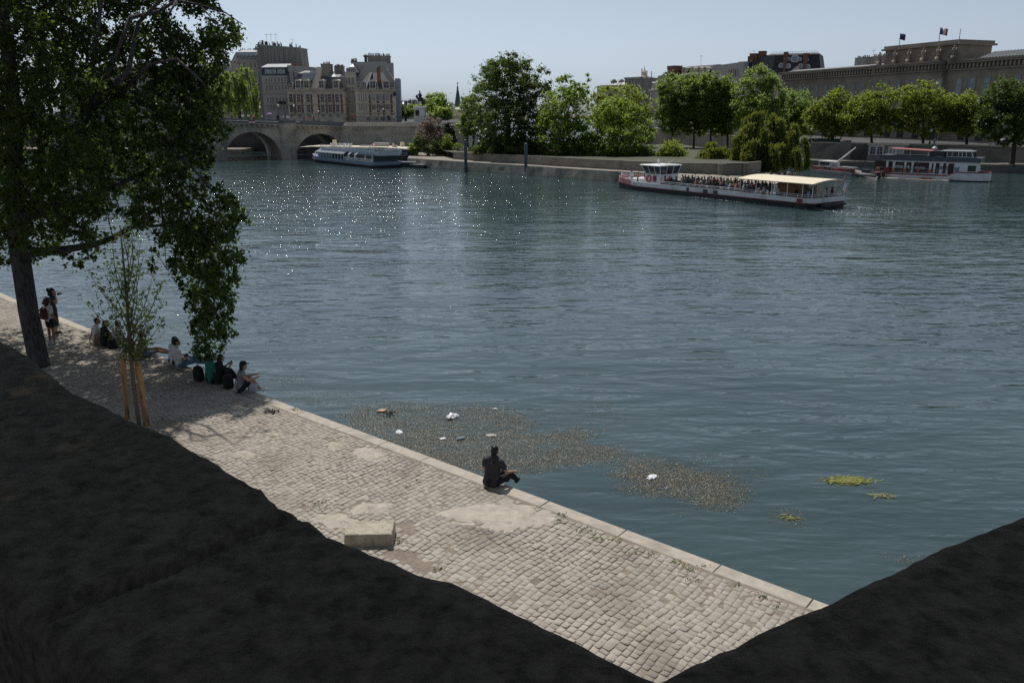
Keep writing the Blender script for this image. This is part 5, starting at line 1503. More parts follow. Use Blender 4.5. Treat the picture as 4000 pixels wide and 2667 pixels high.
tree('yew_tree', 'blackish green conifer between the pinkish tree and the tall chestnut', 'tree', foot(1752, 163, 1.4),
     [lobe(1752, 520, 26, 34, 163), lobe(1765, 555, 22, 30, 163)], 'conif', 40, leaf=.26, clumps=70, per=70, trunk_r=.14, crad=.3)
tree('garden_bush', 'rounded olive bush beside the garden path, with the willow to its other side', 'bush', foot(2624, 134, 1.3),
     [lobe(2625, 590, 52, 38, 134), lobe(2590, 605, 30, 26, 133), lobe(2660, 606, 30, 26, 134)], 'plane', 41, leaf=.24, clumps=110, per=60, trunk_r=.1, crad=.26, group='bushes at the island tip')
# hedge-like undergrowth at the foot of the island trees
for i, (px, py, rx, ry, Y, lab) in enumerate(((1900, 592, 60, 26, 141, 'dark shrub under the dome of the tall chestnut'), (2080, 596, 80, 28, 140, 'wide dark shrub between the two mooring posts and the lime tree'), (2250, 606, 70, 26, 136, 'shrub at the foot of the airy two-topped tree'), (2400, 616, 100, 26, 134, 'long low shrub below the broad yellow green tree'), (2520, 612, 40, 30, 134, 'small shrub at the end of the garden wall'))):
    tree('garden_shrub', lab, 'shrub', foot(px, Y, 2.4), [lobe(px, py, rx, ry, Y, .5)], 'dark', 50 + i, leaf=.26, clumps=70, per=60, trunk_r=.08, crad=.45, group='shrubs under the island trees')

# trees behind the statue and by the bridge
tree('square_tree', 'light green tree behind the horseman statue', 'tree', foot(1700, 200, 7.5), [lobe(1700, 400, 52, 40, 200), lobe(1670, 430, 50, 34, 199), lobe(1735, 432, 34, 36, 200)], 'bright', 60, leaf=.36, clumps=100, per=70, crad=.26, group='trees beyond the statue')
tree('square_tree', 'greyer green tree in front of the church tower, beside the light green one', 'tree', foot(1722, 190, 7.5), [lobe(1712, 445, 40, 26, 190), lobe(1745, 446, 26, 24, 190)], 'mid', 61, leaf=.34, clumps=70, per=70, crad=.3, group='trees beyond the statue')
tree('square_tree', 'small tree between the lavender wall and the statue pedestal', 'tree', foot(1590, 215, 7.5), [lobe(1580, 440, 26, 24, 215), lobe(1610, 432, 20, 22, 216)], 'mid', 62, leaf=.36, clumps=60, per=70, crad=.3, group='trees beyond the statue')
def weeping(name, label, base, crowns, seed, kind='willow', strands=260, leaf=.26, drop=(2.0, 6.0), group=None, floor_z=.3, per=34):
    """drooping crown: hanging strands of leaves over a dome"""
    rng = np.random.default_rng(seed); rnd = random.Random(seed)
    base = Vector(base); root = thing(name, label, 'tree', base, 0, group)
    C, tone = [], []
    tops = []
    vol = np.array([c[1][0] * c[1][2] for c in crowns])
    curtains = [(rng.uniform(0, 2 * math.pi), math.asin(rng.uniform(-.1, 1)), rng.normal(.48, .25), rng.uniform(.6, 1.25)) for _ in range(11)]
    for k in rng.choice(len(crowns), strands, p=vol / vol.sum()):
        c, r = crowns[k]
        ca, ce, ct_, cl = curtains[rng.integers(len(curtains))]
        a = ca + rng.normal(0, .13); e = ce + rng.normal(0, .10)
        rr = rng.uniform(.80, 1.05)
        p = np.array(c) + np.array([r[0] * math.cos(e) * math.cos(a), r[1] * math.cos(e) * math.sin(a), r[2] * math.sin(e)]) * rr
        tops.append(p)
        L_ = cl * rng.uniform(*drop) * (0.5 + .8 * math.cos(e))
        end = max(floor_z + rng.uniform(0, .5), p[2] - L_)
        t0 = ct_ + rng.normal(0, .12)
        n = max(8, int(per * (p[2] - end) / 3.5))
        sw = rng.normal(0, .08, 2)
        out = np.array([math.cos(a), math.sin(a)])
        for i in range(n):
            f = rng.random()
            z = p[2] + (end - p[2]) * f
            x, y = p[:2] + out * .5 * math.sqrt(f) + sw * f * 3 + rng.normal(0, .09, 2)
            C.append((x, y, z)); tone.append(t0 + rng.normal(0, .15))
        q_ = clump_points(p[None, :], np.array([.55]), 16, rng, .6)
        C += [tuple(v) for v in q_]; tone += [t0 + .1] * 16
    P = np.array(C) - np.array(base)
    n = len(P)
    # long narrow leaves hanging down
    d = np.stack([rng.normal(0, .3, n), rng.normal(0, .3, n), np.full(n, -1.0)], 1); d /= np.linalg.norm(d, axis=1)[:, None]
    s = rng.normal(0, 1, (n, 3)); s -= d * (s * d).sum(1)[:, None]; s /= np.linalg.norm(s, axis=1)[:, None]
    sz = leaf * rng.uniform(.7, 1.5, n)[:, None]
    V = np.stack([P - d * sz * .6, P + s * sz * .27, P + d * sz * .8, P - s * sz * .27], 1).reshape(-1, 3)
    F = np.arange(n * 4).reshape(-1, 4)
    m = MB()
    top = Vector(np.mean([c[0] for c in crowns], axis=0).tolist()) - base
    m.tube([(0, 0, -.3), top * .35 + Vector((.2, 0, 0)), top * .7, top], [.5, .42, .3, .14], 7)
    for k in range(16):
        limb(m, top * rnd.uniform(.45, .95), Vector(rnd.choice(tops)) - base, .14, .03, rnd, .12, 4, 4)
    m.build('trunk', BARKD, root, smooth=True)
    np_mesh('crown', V, F, LEAF[kind], root, np.clip(tone, 0, 1))
    return root
weeping('willow_tree', 'big weeping willow hanging to the water at the tip of the island', foot(3010, 124, 1.0),
        [lobe(2975, 500, 80, 58, 124), lobe(3050, 520, 62, 56, 125), lobe(2915, 575, 56, 60, 122), lobe(3100, 570, 50, 52, 124), lobe(2960, 600, 70, 50, 120), lobe(3060, 610, 60, 46, 121), lobe(2990, 462, 34, 26, 125), lobe(2940, 530, 50, 46, 122)], 71, strands=1000, drop=(3.2, 8.0), leaf=.24, floor_z=.9, group='willows at the island tip', per=44)
weeping('willow_tree', 'smaller round willow between the big weeping willow and the garden', foot(2790, 127, 1.1),
        [lobe(2790, 600, 56, 38, 127), lobe(2755, 625, 34, 30, 126), lobe(2825, 630, 34, 30, 126)], 72, strands=230, drop=(1.4, 3.0), leaf=.26, floor_z=1.3, group='willows at the island tip', per=36)
weeping('weeping_tree', 'feathery pale green tree on the bridge approach, right behind the poplar leaves', foot(950, 200, 6.0),
        [lobe(955, 305, 42, 44, 200), lobe(905, 340, 52, 55, 199), lobe(965, 380, 40, 60, 200), lobe(860, 360, 40, 50, 199), lobe(930, 420, 70, 40, 198)], 73, 'mid', strands=280, drop=(2, 5), leaf=.36, floor_z=6.2, per=30)

# poplars and planes along the left bank
LBASE = 1.0
pop = [(2625, 168, [(2625, 345, 52, 56), (2605, 420, 46, 60), (2655, 430, 40, 60), (2630, 480, 56, 48)], 'poplar on the far bank nearest the end-on balcony house', .8),
       (2708, 166, [(2708, 355, 50, 62), (2730, 430, 46, 66), (2690, 470, 40, 50), (2740, 490, 30, 44)], 'slim poplar in the middle of the far bank row', .8),
       (2775, 164, [(2775, 345, 44, 58), (2765, 430, 50, 70), (2795, 480, 40, 50)], 'poplar on the far bank rising in front of the blank gable', .8),
       (2842, 163, [(2838, 360, 40, 56), (2845, 440, 44, 60), (2830, 500, 34, 34)], 'narrow poplar squeezed beside the tallest far bank tree', .8)]
for i, (px, Y, ls, lab, dp) in enumerate(pop):
    tree('bank_poplar', lab, 'tree', foot(px, Y, LBASE), [lobe(a, b, c * 1.12, d * 1.08, Y, dp) for a, b, c, d in ls], 'mid', 80 + i, leaf=.30, clumps=200, per=105, group='tall trees on the far lower quay', trunk_r=.24, crad=.24, shell=.45)
tree('bank_poplar', 'tallest and widest tree of the far bank, standing under the dark slate roofs', 'tree', foot(2960, 160, LBASE),
     [lobe(2975, 310, 62, 60, 160), lobe(2910, 360, 52, 66, 159), lobe(3015, 370, 56, 70, 160), lobe(2950, 420, 90, 60, 158), lobe(3060, 420, 34, 50, 160), lobe(2920, 480, 60, 50, 158), lobe(3010, 470, 60, 50, 158)], 'mid', 90, leaf=.31, clumps=270, per=110, group='tall trees on the far lower quay', trunk_r=.36, crad=.2)
pl = [(3105, 168, [(3120, 395, 50, 42), (3085, 425, 60, 44), (3130, 450, 40, 34), (3060, 470, 40, 34)], 'mid', 'duller green plane tree left of the yellow green row before the palace', 100),
      (3245, 157, [(3270, 400, 46, 42), (3235, 430, 66, 40), (3300, 430, 40, 30), (3250, 470, 62, 34), (3200, 440, 30, 24)], 'plane', 'yellow green plane tree with a thin visible trunk, before the palace', 101),
      (3400, 152, [(3450, 370, 46, 44), (3400, 420, 72, 48), (3340, 450, 56, 44), (3450, 440, 56, 44), (3330, 490, 36, 36), (3400, 470, 60, 34)], 'plane', 'bushy yellow green plane tree below the attic block of the palace', 102),
      (3600, 150, [(3600, 365, 60, 40), (3540, 390, 46, 44), (3650, 400, 60, 44), (3600, 440, 92, 44), (3690, 430, 42, 40), (3540, 450, 46, 30)], 'plane', 'widest yellow green plane tree in the row before the palace', 103),
      (3770, 148, [(3775, 400, 54, 36), (3735, 440, 40, 36), (3800, 440, 54, 40), (3790, 490, 40, 34)], 'plane', 'last yellow green plane tree, merging with the big dark tree', 104)]
for px, Y, ls, kind, lab, sd in pl:
    tree('plane_tree', lab, 'tree', foot(px, Y, 3.7), [lobe(a, b, c * 1.14, d * 1.15, Y) for a, b, c, d in ls] + [lobe(px - 60, 470, 48, 48, Y + 1), lobe(px + 60, 472, 48, 48, Y + 1), lobe(px + 8, 506, 56, 30, Y - 1)], kind, sd, leaf=.28, clumps=240, per=100, group='plane trees in front of the palace', trunk_r=.24, crad=.24)
tree('bank_chestnut', 'big dark tree at the right end of the far bank, hiding the palace corner', 'tree', foot(3960, 137, 1.0),
     [lobe(3930, 370, 76, 70, 137), lobe(3870, 430, 66, 74, 137), lobe(3990, 410, 84, 84, 137), lobe(3930, 480, 104, 60, 136), lobe(4080, 400, 90, 90, 137), lobe(3850, 510, 38, 50, 136), lobe(4050, 480, 84, 60, 137), lobe(3960, 540, 90, 36, 136)],
     'dark', 110, leaf=.28, clumps=400, per=100, group='tall trees on the far lower quay', trunk_r=.4, crad=.2)
# ================================================================== BOATS, LANDINGS, STATUE, STREET THINGS
def text_obj(body, size, depth, m_, name, parent, loc, rot=(R(90), 0, 0), align='LEFT', sx=1.0):
    cu = bpy.data.curves.new('lettering', 'FONT'); cu.body = body; cu.size = size; cu.extrude = depth / 2; cu.align_x = align; cu.resolution_u = 2
    o = bpy.data.objects.new('tmp', cu); COL.objects.link(o)
    dg = bpy.context.evaluated_depsgraph_get()
    me = bpy.data.meshes.new_from_object(o.evaluated_get(dg)); bpy.data.objects.remove(o)
    me.materials.clear()
    t = link(name, me, m_, parent); t.location = loc; t.rotation_euler = rot; t.scale = (sx, 1, 1)
    return t
def rail(m, pts, h, bars=2, step=1.2, r=.022):
    """posts and bars along a path of points at deck level"""
    P_ = [Vector(p) for p in pts]
    for k in range(bars):
        z = h * (k + 1) / bars
        m.tube([p + Vector((0, 0, z)) for p in P_], r, 5)
    for a, b in zip(P_, P_[1:]):
        n = max(1, int((b - a).length / step))
        for i in range(n + 1):
            p = a.lerp(b, i / n); m.tube([p, p + Vector((0, 0, h))], r, 5)
def lifebuoy(root, at, ax='y', r=.36, name='lifebuoy'):
    m = MB(); n, k = 14, 6; at = Vector(at)
    rings = []
    for i in range(n):
        a = 2 * math.pi * i / n; c = Vector((math.cos(a), 0, math.sin(a)))
        rings.append([at + c * (r + .09 * math.cos(b)) + Vector((0, .09 * math.sin(b), 0)) for b in (2 * math.pi * j / k for j in range(k))])
    rings.append(rings[0]); m.loft(rings, caps=False)
    return m.build(name, ORANGE, root, smooth=True)
def frame_of(bow, stern, z=0.0):
    a, b = Vector((bow.x, bow.y, z)), Vector((stern.x, stern.y, z))
    d = (b - a); return a, d.length, math.atan2(d.y, d.x)
def flag_cloth(root, at, w, h, cols, name='flag', rz=0.0, droop=.0):
    m = MB(); M_ = Matrix.Rotation(rz, 3, 'Z'); at = Vector(at)
    for ci in range(len(cols)):
        rows_ = []
        for k in range(4):
            u = (ci + k / 3) / len(cols)
            y = .10 * w * math.sin(u * 6)
            rows_.append([at + M_ @ Vector((u * w, y, -droop * u)), at + M_ @ Vector((u * w, y + .05 * w, -h - droop * u * .8))])
        m.loft(rows_, mi=ci, close=False)
    return m.build(name, cols, root, smooth=True)

# ---------------------------------------------------------------- the open tour boat under way
TB0, TBL, TBR = frame_of(G(2392, 735, 0), G(3166, 819, 0))
def tour_boat():
    W_ = 6.2
    r = thing('tour_boat', 'long open tour boat full of passengers, white wheelhouse forward, cream awning aft', 'boat', TB0, TBR)
    L = TBL
    def half(x):      # half beam along the length: rounded bow, square stern
        return W_ / 2 * (min(1, .30 + .70 * math.sqrt(max(0, x + .9) / 5.0)) if x < 4.1 else (1 if x < L - .8 else 1 - .12 * (x - L + .8) / .8))
    xs = [-.9, -.6, 0, .8, 1.8, 3, 4.2, 8, 12, 16, 20, 24, L - .8, L]
    sheer = lambda x: 1.05 + (.42 * max(0, 1 - (x + .9) / 5.5))
    def ring(x, z0, z1, k=1.0):
        h = half(x) * k; c = W_ / 2
        return [Vector((x, c - h, z0)), Vector((x, c - h, z1)), Vector((x, c + h, z1)), Vector((x, c + h, z0))]
    low = lambda x: -.4 + (.55 if x < -.7 else 0)
    m = MB(); m.loft([ring(x + (.5 if x < 1 else 0) * 0, low(x), .50 + .22 * max(0, 1 - (x + .9) / 5), .96) for x in xs]); m.build('hull', BLACK, r)
    m = MB(); m.loft([ring(x, .502 + .22 * max(0, 1 - (x + .9) / 5), .56 + .22 * max(0, 1 - (x + .9) / 5), 1.012) for x in xs]); m.build('rubbing_strake', REDP, r)
    # topsides are bulwark shells round a sunken deck
    for nm, x0, x1, mm in (('bow_bulwark', 0, 5, PINKP), ('bulwark', 5, 13, WHITE)):
        m = MB()
        for sg in (-1, 1):
            outer_, inner_ = [], []
            for x in xs[x0:x1 + 1]:
                h = half(x); z0 = .562 + .22 * max(0, 1 - (x + .9) / 5); z1 = sheer(x); c = W_ / 2
                outer_.append([Vector((x, c + sg * h * .985, z0)), Vector((x, c + sg * h, z1)), Vector((x, c + sg * (h - .14), z1)), Vector((x, c + sg * (h - .14), z0))])
            m.loft(outer_)
        if x0 == 0:
            x = xs[0]; m.box(x, x + .12, W_ / 2 - half(x), W_ / 2 + half(x), .8, sheer(x))
        else:
            m.box(L - .12, L + .02, W_ / 2 - half(L) + .16, W_ / 2 + half(L) - .16, .562, 1.05)
        m.build(nm, mm, r)
    m = MB(); m.loft([[Vector((x, W_ / 2 - half(x) + .15, .60)), Vector((x, W_ / 2 + half(x) - .15, .60)), Vector((x, W_ / 2 + half(x) - .15, .66)), Vector((x, W_ / 2 - half(x) + .15, .66))] for x in xs[2:-1]]); m.build('deck', STEEL, r)
    m = MB(); m.box(.6, 2.6, 1.4, 4.8, .662, 1.25); m.build('foredeck', WHITE, r)
    m = MB(); rail(m, [(-.7, W_ / 2 + .9, 1.42), (-.75, W_ / 2 - .9, 1.42), (.8, .85, 1.30), (3.2, .25, 1.12)], .42, 2, .8); rail(m, [(-.7, W_ / 2 + .9, 1.42), (.8, W_ - .85, 1.3), (3.2, W_ - .25, 1.12)], .42, 2, .8); m.build('bow_rail', WHITE, r)
    m = MB(); rail(m, [(8.2, .08, 1.05), (L - .1, .08, 1.05)], .34, 2, 1.6); rail(m, [(6, W_ - .08, 1.05), (L - .1, W_ - .08, 1.05), (L - .1, .08, 1.05)], .34, 2, 1.6); m.build('side_rail', WHITE, r)
    # ports and patches in the side
    for x0, x1 in ((12.6, 12.95), (15.1, 15.75), (16.6, 17.2)):
        MB().box(x0, x1, -.03, .05, .60, .98).build('side_port', DARKST, r)
    MB().box(L - 1.7, L - 1.05, -.03, .05, .60, .98).build('side_port', REDP, r)
    # wheelhouse
    wh = tag(MB().box(4.3, 6.9, 1.5, 4.6, .662, 2.05).build('wheelhouse', WHITE, r))
    m = MB(); lo, hi = 2.052, 3.0
    def ringw(e, z): return [Vector((4.3 - e * 1.6, 1.5 - e, z)), Vector((6.9 + e * .6, 1.5 - e, z)), Vector((6.9 + e * .6, 4.6 + e, z)), Vector((4.3 - e * 1.6, 4.6 + e, z))]
    m.loft([ringw(-.06, lo), ringw(.22, hi)]); m.build('wheelhouse_glass', GLASS, wh)
    m = MB(); A_, B_ = ringw(-.02, lo), ringw(.27, hi)
    for i in range(4):
        for t in (0, .34, .67):
            a = A_[i].lerp(A_[(i + 1) % 4], t); b = B_[i].lerp(B_[(i + 1) % 4], t); m.tube([a, b], .06, 4)
    m.build('window_post', WHITE, wh)
    m = MB(); m.loft([ringw(.36, hi + .004), ringw(.42, hi + .09), ringw(.25, hi + .17)]); m.build('wheelhouse_roof', WHITE, wh)
    m = MB(); m.tube([(5.0, 3, 3.17), (5.0, 3, 3.5)], .05, 5); m.ball((5.0, 3, 3.6), .17, 8, 6); m.tube([(6.2, 3, 3.17), (7.6, 3, 3.75)], .035, 5); m.tube([(6.0, 2, 3.17), (6.0, 2, 3.6)], .03, 5); m.build('mast', WHITE, wh)
    lifebuoy(wh, (5.0, 1.40, 1.45)); MB().box(5.7, 6.25, 1.42, 1.497, 1.15, 1.85).build('notice_board', REDP, wh)
    # benches
    first = None
    for k in range(13):
        x = 8.2 + k * .98
        for y0 in (.55, 3.5):
            if first is None:
                m = MB(); m.box(0, .42, 0, 2.1, .38, .44); m.box(.40, .46, 0, 2.1, .441, .85)
                for yy in (.1, 2.0): m.box(.05, .1, yy, yy + .05, 0, .38); m.box(.36, .40, yy, yy + .05, 0, .38)
                first = m.build('bench', DARKST, r, loc=(x, y0, .662))
            else:
                c = copy_tree(first, r); c.location = (x, y0, .662)
    # awning on posts
    xa, xb = L - 9.2, L + .15
    m = MB(); N = 8
    ra = []
    for i in range(N + 1):
        y = -.25 + (W_ + .5) * i / N; z = 2.52 + .30 * math.sin(math.pi * i / N)
        ra.append((y, z))
    m.loft([[Vector((x, y, z)) for y, z in ra] + [Vector((x, y, z - .06)) for y, z in reversed(ra)] for x in (xa, xa + 3, xa + 6, xb)]); m.build('awning', CREAM, r)
    for x in (xa + .2, xa + 2.3, xa + 4.3, xa + 6.2, xa + 8.0, xb - .2):
        for y in (.12, W_ - .12): MB().tube([(x, y, 1.05), (x, y, 2.54)], .045, 6).build('awning_post', WHITE, r)
    MB().box(xa + 3.3, xa + 5.6, 2.4, 4.6, .662, 2.2).build('companion_hatch', mat('varnished wood', (0.30, 0.14, 0.05), var=.2, rough=.5), r)
    MB().box(xa + 5.7, xa + 6.4, 4.9, 5.7, .662, 1.9).build('bar_cabinet', CREAM, r)
    # lamps on short posts along the far rail
    for x in (8.4, 10.6, 15.8):
        m = MB(); m.tube([(x, W_ - .15, 1.05), (x, W_ - .15, 2.25)], .035, 5); m.box(x - .16, x + .16, W_ - .3, W_ - .05, 2.1, 2.3); m.build('deck_lamp', DARKST, r)
    # ensign at the stern, and the outboard gear
    m = MB(); m.tube([(L - .1, W_ * .62, 1.0), (L + 1.0, W_ * .62, 3.2)], .04, 5); m.build('flagstaff', WOODL, r)
    flag_cloth(r, (L + 1.0, W_ * .62, 3.15), 1.6, 1.0, [FBLUE, FWHITE, FRED], 'ensign', rz=R(115), droop=1.3)
    m = MB(); m.box(L + .02, L + .5, 1.6, 4.6, .1, .45); m.tube([(L + .5, 1.0, .3), (L + .5, 5.2, .3)], .12, 6); m.build('rudder_gear', BLACK, r)
    return r
tour_boat()
TBM = Matrix.Translation(TB0) @ Matrix.Rotation(TBR, 4, 'Z')
# wake astern
FOAM = mat('foam', (0.62, 0.66, 0.66), rough=.6, var=.1)
rng = np.random.default_rng(8)
C = []
for _ in range(420):
    t = rng.random() ** 1.7
    p = TBM @ Vector((TBL + .5 + 7 * t, (rng.choice([.4, 5.6]) + rng.normal(0, .25 + .8 * t)) + 1.2 * t * rng.choice([-1, 1]), 0)); C.append((p.x, p.y, .035))
for _ in range(260):
    p = TBM @ Vector((rng.uniform(TBL * .45, TBL), -.12 - abs(rng.normal(0, .16)), 0)); C.append((p.x, p.y, .03))
V, F = leaf_quads(np.array(C), .15, rng, up=9, aspect=.4)
tag(np_mesh('foam', V, F, FOAM), 'broken white wake behind the tour boat', 'foam', None, 'stuff')

# ---------------------------------------------------------------- restaurant boat and its landing stage by the bridge
RB0, RBL, RBR = frame_of(G(1195, 629, 0), G(1456, 658, 0))
def restaurant_boat():
    r = thing('river_cruiser', 'two deck blue and white river cruiser with a sloping glass side, moored by the bridge', 'boat', RB0, RBR)
    L, W_ = RBL, 5.6
    def half(x): return W_ / 2 * (min(1, .25 + .75 * math.sqrt(max(0, x) / 4.5)) if x < 4.5 else 1)
    xs = [0, .5, 1.2, 2.2, 3.4, 4.5, 10, 18, L]
    LBL = mat('blue grey hull paint', (0.20, 0.25, 0.35), rough=.35, var=.1)
    PBL = mat('pale blue white paint', (0.62, 0.70, 0.80), rough=.4, var=.05)
    c = W_ / 2
    m = MB(); m.loft([[Vector((x, c - half(x) * .97, -.4)), Vector((x, c - half(x) * .98, .42 + .25 * max(0, 1 - x / 5))), Vector((x, c + half(x) * .98, .42 + .25 * max(0, 1 - x / 5))), Vector((x, c + half(x) * .97, -.4))] for x in xs]); m.build('hull', BLACK, r)
    m = MB(); m.loft([[Vector((x, c - half(x), .43 + .25 * max(0, 1 - x / 5))), Vector((x, c - half(x) * 1.02, 1.05 + .45 * max(0, 1 - x / 5))), Vector((x, c + half(x) * 1.02, 1.05 + .45 * max(0, 1 - x / 5))), Vector((x, c + half(x), .43 + .25 * max(0, 1 - x / 5)))] for x in xs]); m.build('topside', LBL, r)
    m = MB(); m.loft([[Vector((x, c - half(x) * 1.035, .42 + .25 * max(0, 1 - x / 5))), Vector((x, c - half(x) * 1.035, .50 + .25 * max(0, 1 - x / 5))), Vector((x, c + half(x) * 1.035, .50 + .25 * max(0, 1 - x / 5))), Vector((x, c + half(x) * 1.035, .42 + .25 * max(0, 1 - x / 5)))] for x in xs[:6]]); m.build('rubbing_strake', PINKP, r)
    m = MB(); rail(m, [(.1, c, 1.5), (1.2, c - 1.2, 1.4), (4.6, .1, 1.06)], .5, 2, .9); m.build('bow_rail', WHITE, r)
    # glazed saloon with leaning glass over it
    MB().box(5, L - .3, .55, W_ - .3, 1.052, 2.05).build('saloon', DARKST, r)
    n = 9
    for i in range(n):
        x0 = 5.1 + i * 1.25; MB().box(x0, x0 + 1.1, .50, .547, 1.15, 1.95).build('window', GLASSL if i < 5 else GLASS, r)
    for i in range(n + 1): MB().box(5.0 + i * 1.25 - .08, 5.0 + i * 1.25 + .06, .40, .498, 1.05, 2.05).build('window_post', PBL, r)
    m = MB(); m.prism([Vector((4.7, .1, 1.98)), Vector((5.2, 1.2, 2.55)), Vector((5.2, 1.2, 2.61)), Vector((4.7, .1, 2.04))], (12.0, 0, 0)); m.build('glass_canopy', mat('milky glass', (0.30, 0.33, 0.33), rough=.15, var=.1), r)
    m = MB()
    for i in range(8): x = 4.75 + 1.7 * i; m.prism([Vector((x, .08, 1.95)), Vector((x + .3, 1.2, 2.58)), Vector((x + .3, 1.2, 2.70)), Vector((x, .08, 2.09))], (.09, 0, 0))
    m.box(4.7, 16.9, .04, .14, 1.93, 2.0); m.build('canopy_rib', WHITE, r)
    for x in (18.6, 21.2):
        m = MB(); m.prism([Vector((x, .1, 1.06)), Vector((x, .1, 2.0)), Vector((x, .9, 2.5)), Vector((x, 1.05, 2.4)), Vector((x, .3, 1.95)), Vector((x, .3, 1.06))], (.3, 0, 0)); m.build('side_frame', WHITE, r)
    # upper deck bulwark, rails
    m = MB(); m.prism([Vector((5.6, 1.15, 2.06)), Vector((L + .4, 1.15, 2.06)), Vector((L + .8, .75, 2.9)), Vector((5.3, .75, 2.9))], (0, .12, 0)); m.build('upper_bulwark', PBL, r)
    MB().box(5.6, L + .4, 1.28, W_ - .3, 2.06, 2.2).build('upper_deck', PBL, r)
    m = MB(); m.prism([Vector((L + .4, 1.2, 2.06)), Vector((L + .4, W_ - .3, 2.06)), Vector((L + .8, W_ - .1, 2.9)), Vector((L + .8, .8, 2.9))], (.1, 0, 0)); m.build('upper_bulwark', PBL, r)
    m = MB(); rail(m, [(5.4, .85, 2.9), (L + .6, .85, 2.9), (L + .6, W_ - .3, 2.9)], .45, 3, 1.4, .03); m.build('upper_rail', WHITE, r)
    # after part of the lower deck, open
    m = MB()
    for x in (L - 3.2, L - .6): m.tube([(x, .3, 1.05), (x, .3, 2.06)], .09, 6)
    m.build('deck_post', WHITE, r)
    m = MB(); rail(m, [(17.2, .1, 1.06), (L, .1, 1.06)], .4, 2, 1.0); m.build('side_rail', WHITE, r)
    m = MB(); m.tube([(L - 1.6, .9, 2.9), (L - 2.0, .5, 4.3)], .035, 5); m.build('flagstaff', STEEL, r)
    flag_cloth(r, (L - 2.0, .5, 4.3), .9, .6, [FBLUE, FWHITE, FRED], 'ensign', rz=R(-20), droop=.9)
restaurant_boat()
def landing_stage():
    f = Fac(1180, 168, 1612, 158, 0.0, 600)
    r = f.root('landing_stage', 'floating landing stage with a long thin cream roof and standing white roof lettering', 'landing stage')
    L = f.L
    MB().box(2, L - .5, -.5, 5, -.4, .5).build('pontoon', DARKST, r)
    zl = f.z(575, 1184); zr = f.z(583, 1600)
    m = MB(); N = 10
    m.loft([[Vector((L * t, -.8, z - .0)), Vector((L * t, 4.5, z + .0)), Vector((L * t, 4.5, z + th)), Vector((L * t, 2, z + th + .12)), Vector((L * t, -.8, z + th))] for t, z, th in ((0, zl, .03), (.12, zl + .08, .16), (.4, (zl + zr) / 2, .28), (.75, zr + .05, .28), (.97, zr - .1, .2), (1.0, zr - .15, .06))])
    m.build('roof', CREAM, r)
    for px in (1235, 1290, 1440, 1535, 1560, 1596): MB().tube([(f.x(px, 1, 600), 1, .5), (f.x(px, 1, 600), 1, zr + .15)], .10, 6).build('post', DARKST, r)
    for px, pt in ((1308, 547), (1572, 556)): MB().lathe([(.42, 0), (.42, f.z(pt, px, 2.5) - zr - .2), (.3, f.z(pt, px, 2.5) - zr - .2)], 10, (f.x(px, 2.5, 570), 2.5, zr + .2)).build('chimney', CREAM, r)
    MB().box(f.x(1535, 1, 600), f.x(1605, 1, 600), .9, 4, .502, zr - .02).build('cabin', DARKST, r)
    m = MB()
    for px in (1548, 1566, 1584): MB().box(f.x(px, .8, 600) - .45, f.x(px, .8, 600) + .45, .8, .895, 1.2, zr - .5).build('window', GLASSL, r)
    MB().box(f.x(1200, 1, 600), f.x(1260, 1, 600), 1.2, 4, .502, 2.2).build('ticket_kiosk', DARKST, r)
    m = MB(); rail(m, [(f.x(1535), -.3, .5), (L - .6, -.3, .5)], .8, 2, 1.2); m.build('rail', STEEL, r)
    # roof lettering and boards
    x0 = f.x(1290, -.4, 570); z0 = f.z(571, 1290, -.4); w_ = f.x(1377, -.4, 570) - x0; h_ = f.z(560, 1290, -.4) - z0
    t = text_obj('VEDETTES DU PONT NEUF', 1.0, .12, WHITE, 'lettering', r, (x0, -.4, z0))
    me = t.data; xsz = [v.co.x for v in me.vertices]; ysz = [v.co.y for v in me.vertices]
    t.scale = (w_ / (max(xsz) - min(xsz)), h_ * 1.15 / (max(ysz) - min(ysz)), 1)
    xa, za = f.at(1464, 578, 1); xb, zb = f.at(1519, 560, 1)
    MB().box(xa, xb, .9, 1.1, za, zb).build('sign_board', PLASTER, r)
    MB().box(xa, xb, .85, 1.15, zb + .003, zb + .12).build('sign_cap', WHITE, r)
    for px, pt, pb, sg in ((1464, 555, 577, -1), (1532, 556, 577, 1)):
        x, z1 = f.at(px, pt, .5); z0_ = f.z(pb, px, .5)
        m = MB(); m.tube([(x, .5, z0_ - .3), (x, .5, z1)], .04, 5); m.build('flagpole', STEEL, r)
        flag_cloth(r, (x, .5, z1 - .05), sg * 1.15, .9, [FWHITE, FRED, FWHITE], 'flag', droop=.6)
    x, z = f.at(1415, 575, 1); MB().box(x - .5, x + 1.2, .8, 1.6, zr + .2, zr + .55).build('roof_vent', STEEL, r)
    # low work floats at the end
for px0, px1, py, Y, h, lab in ((1530, 1628, 652, 150, .75, 'dark steel work float beside the landing stage'), (1600, 1655, 655, 147, .45, 'small low dark float at the very end of the landing')):
    a, b = G(px0, py, 0), G(px1, py + 2, 0)
    o = thing('work_float', lab, 'float', a, math.atan2(b.y - a.y, b.x - a.x)); L_ = (b - a).length
    m = MB(); m.loft([[Vector((0, y, -.3)), Vector((L_, y, -.3)), Vector((L_ + .15, y, h)), Vector((-.15, y, h))] for y in (0, 1.6)]); m.build('hull', BLACK, o)
    m = MB(); rail(m, [(.1, .1, h), (L_ - .1, .1, h)], .35, 1, .9, .03); m.build('rail', STEEL, o)
    MB().box(.3, L_ - .3, .2, 1.4, h + .003, h + .12).build('deck', STEEL, o)
landing_stage()

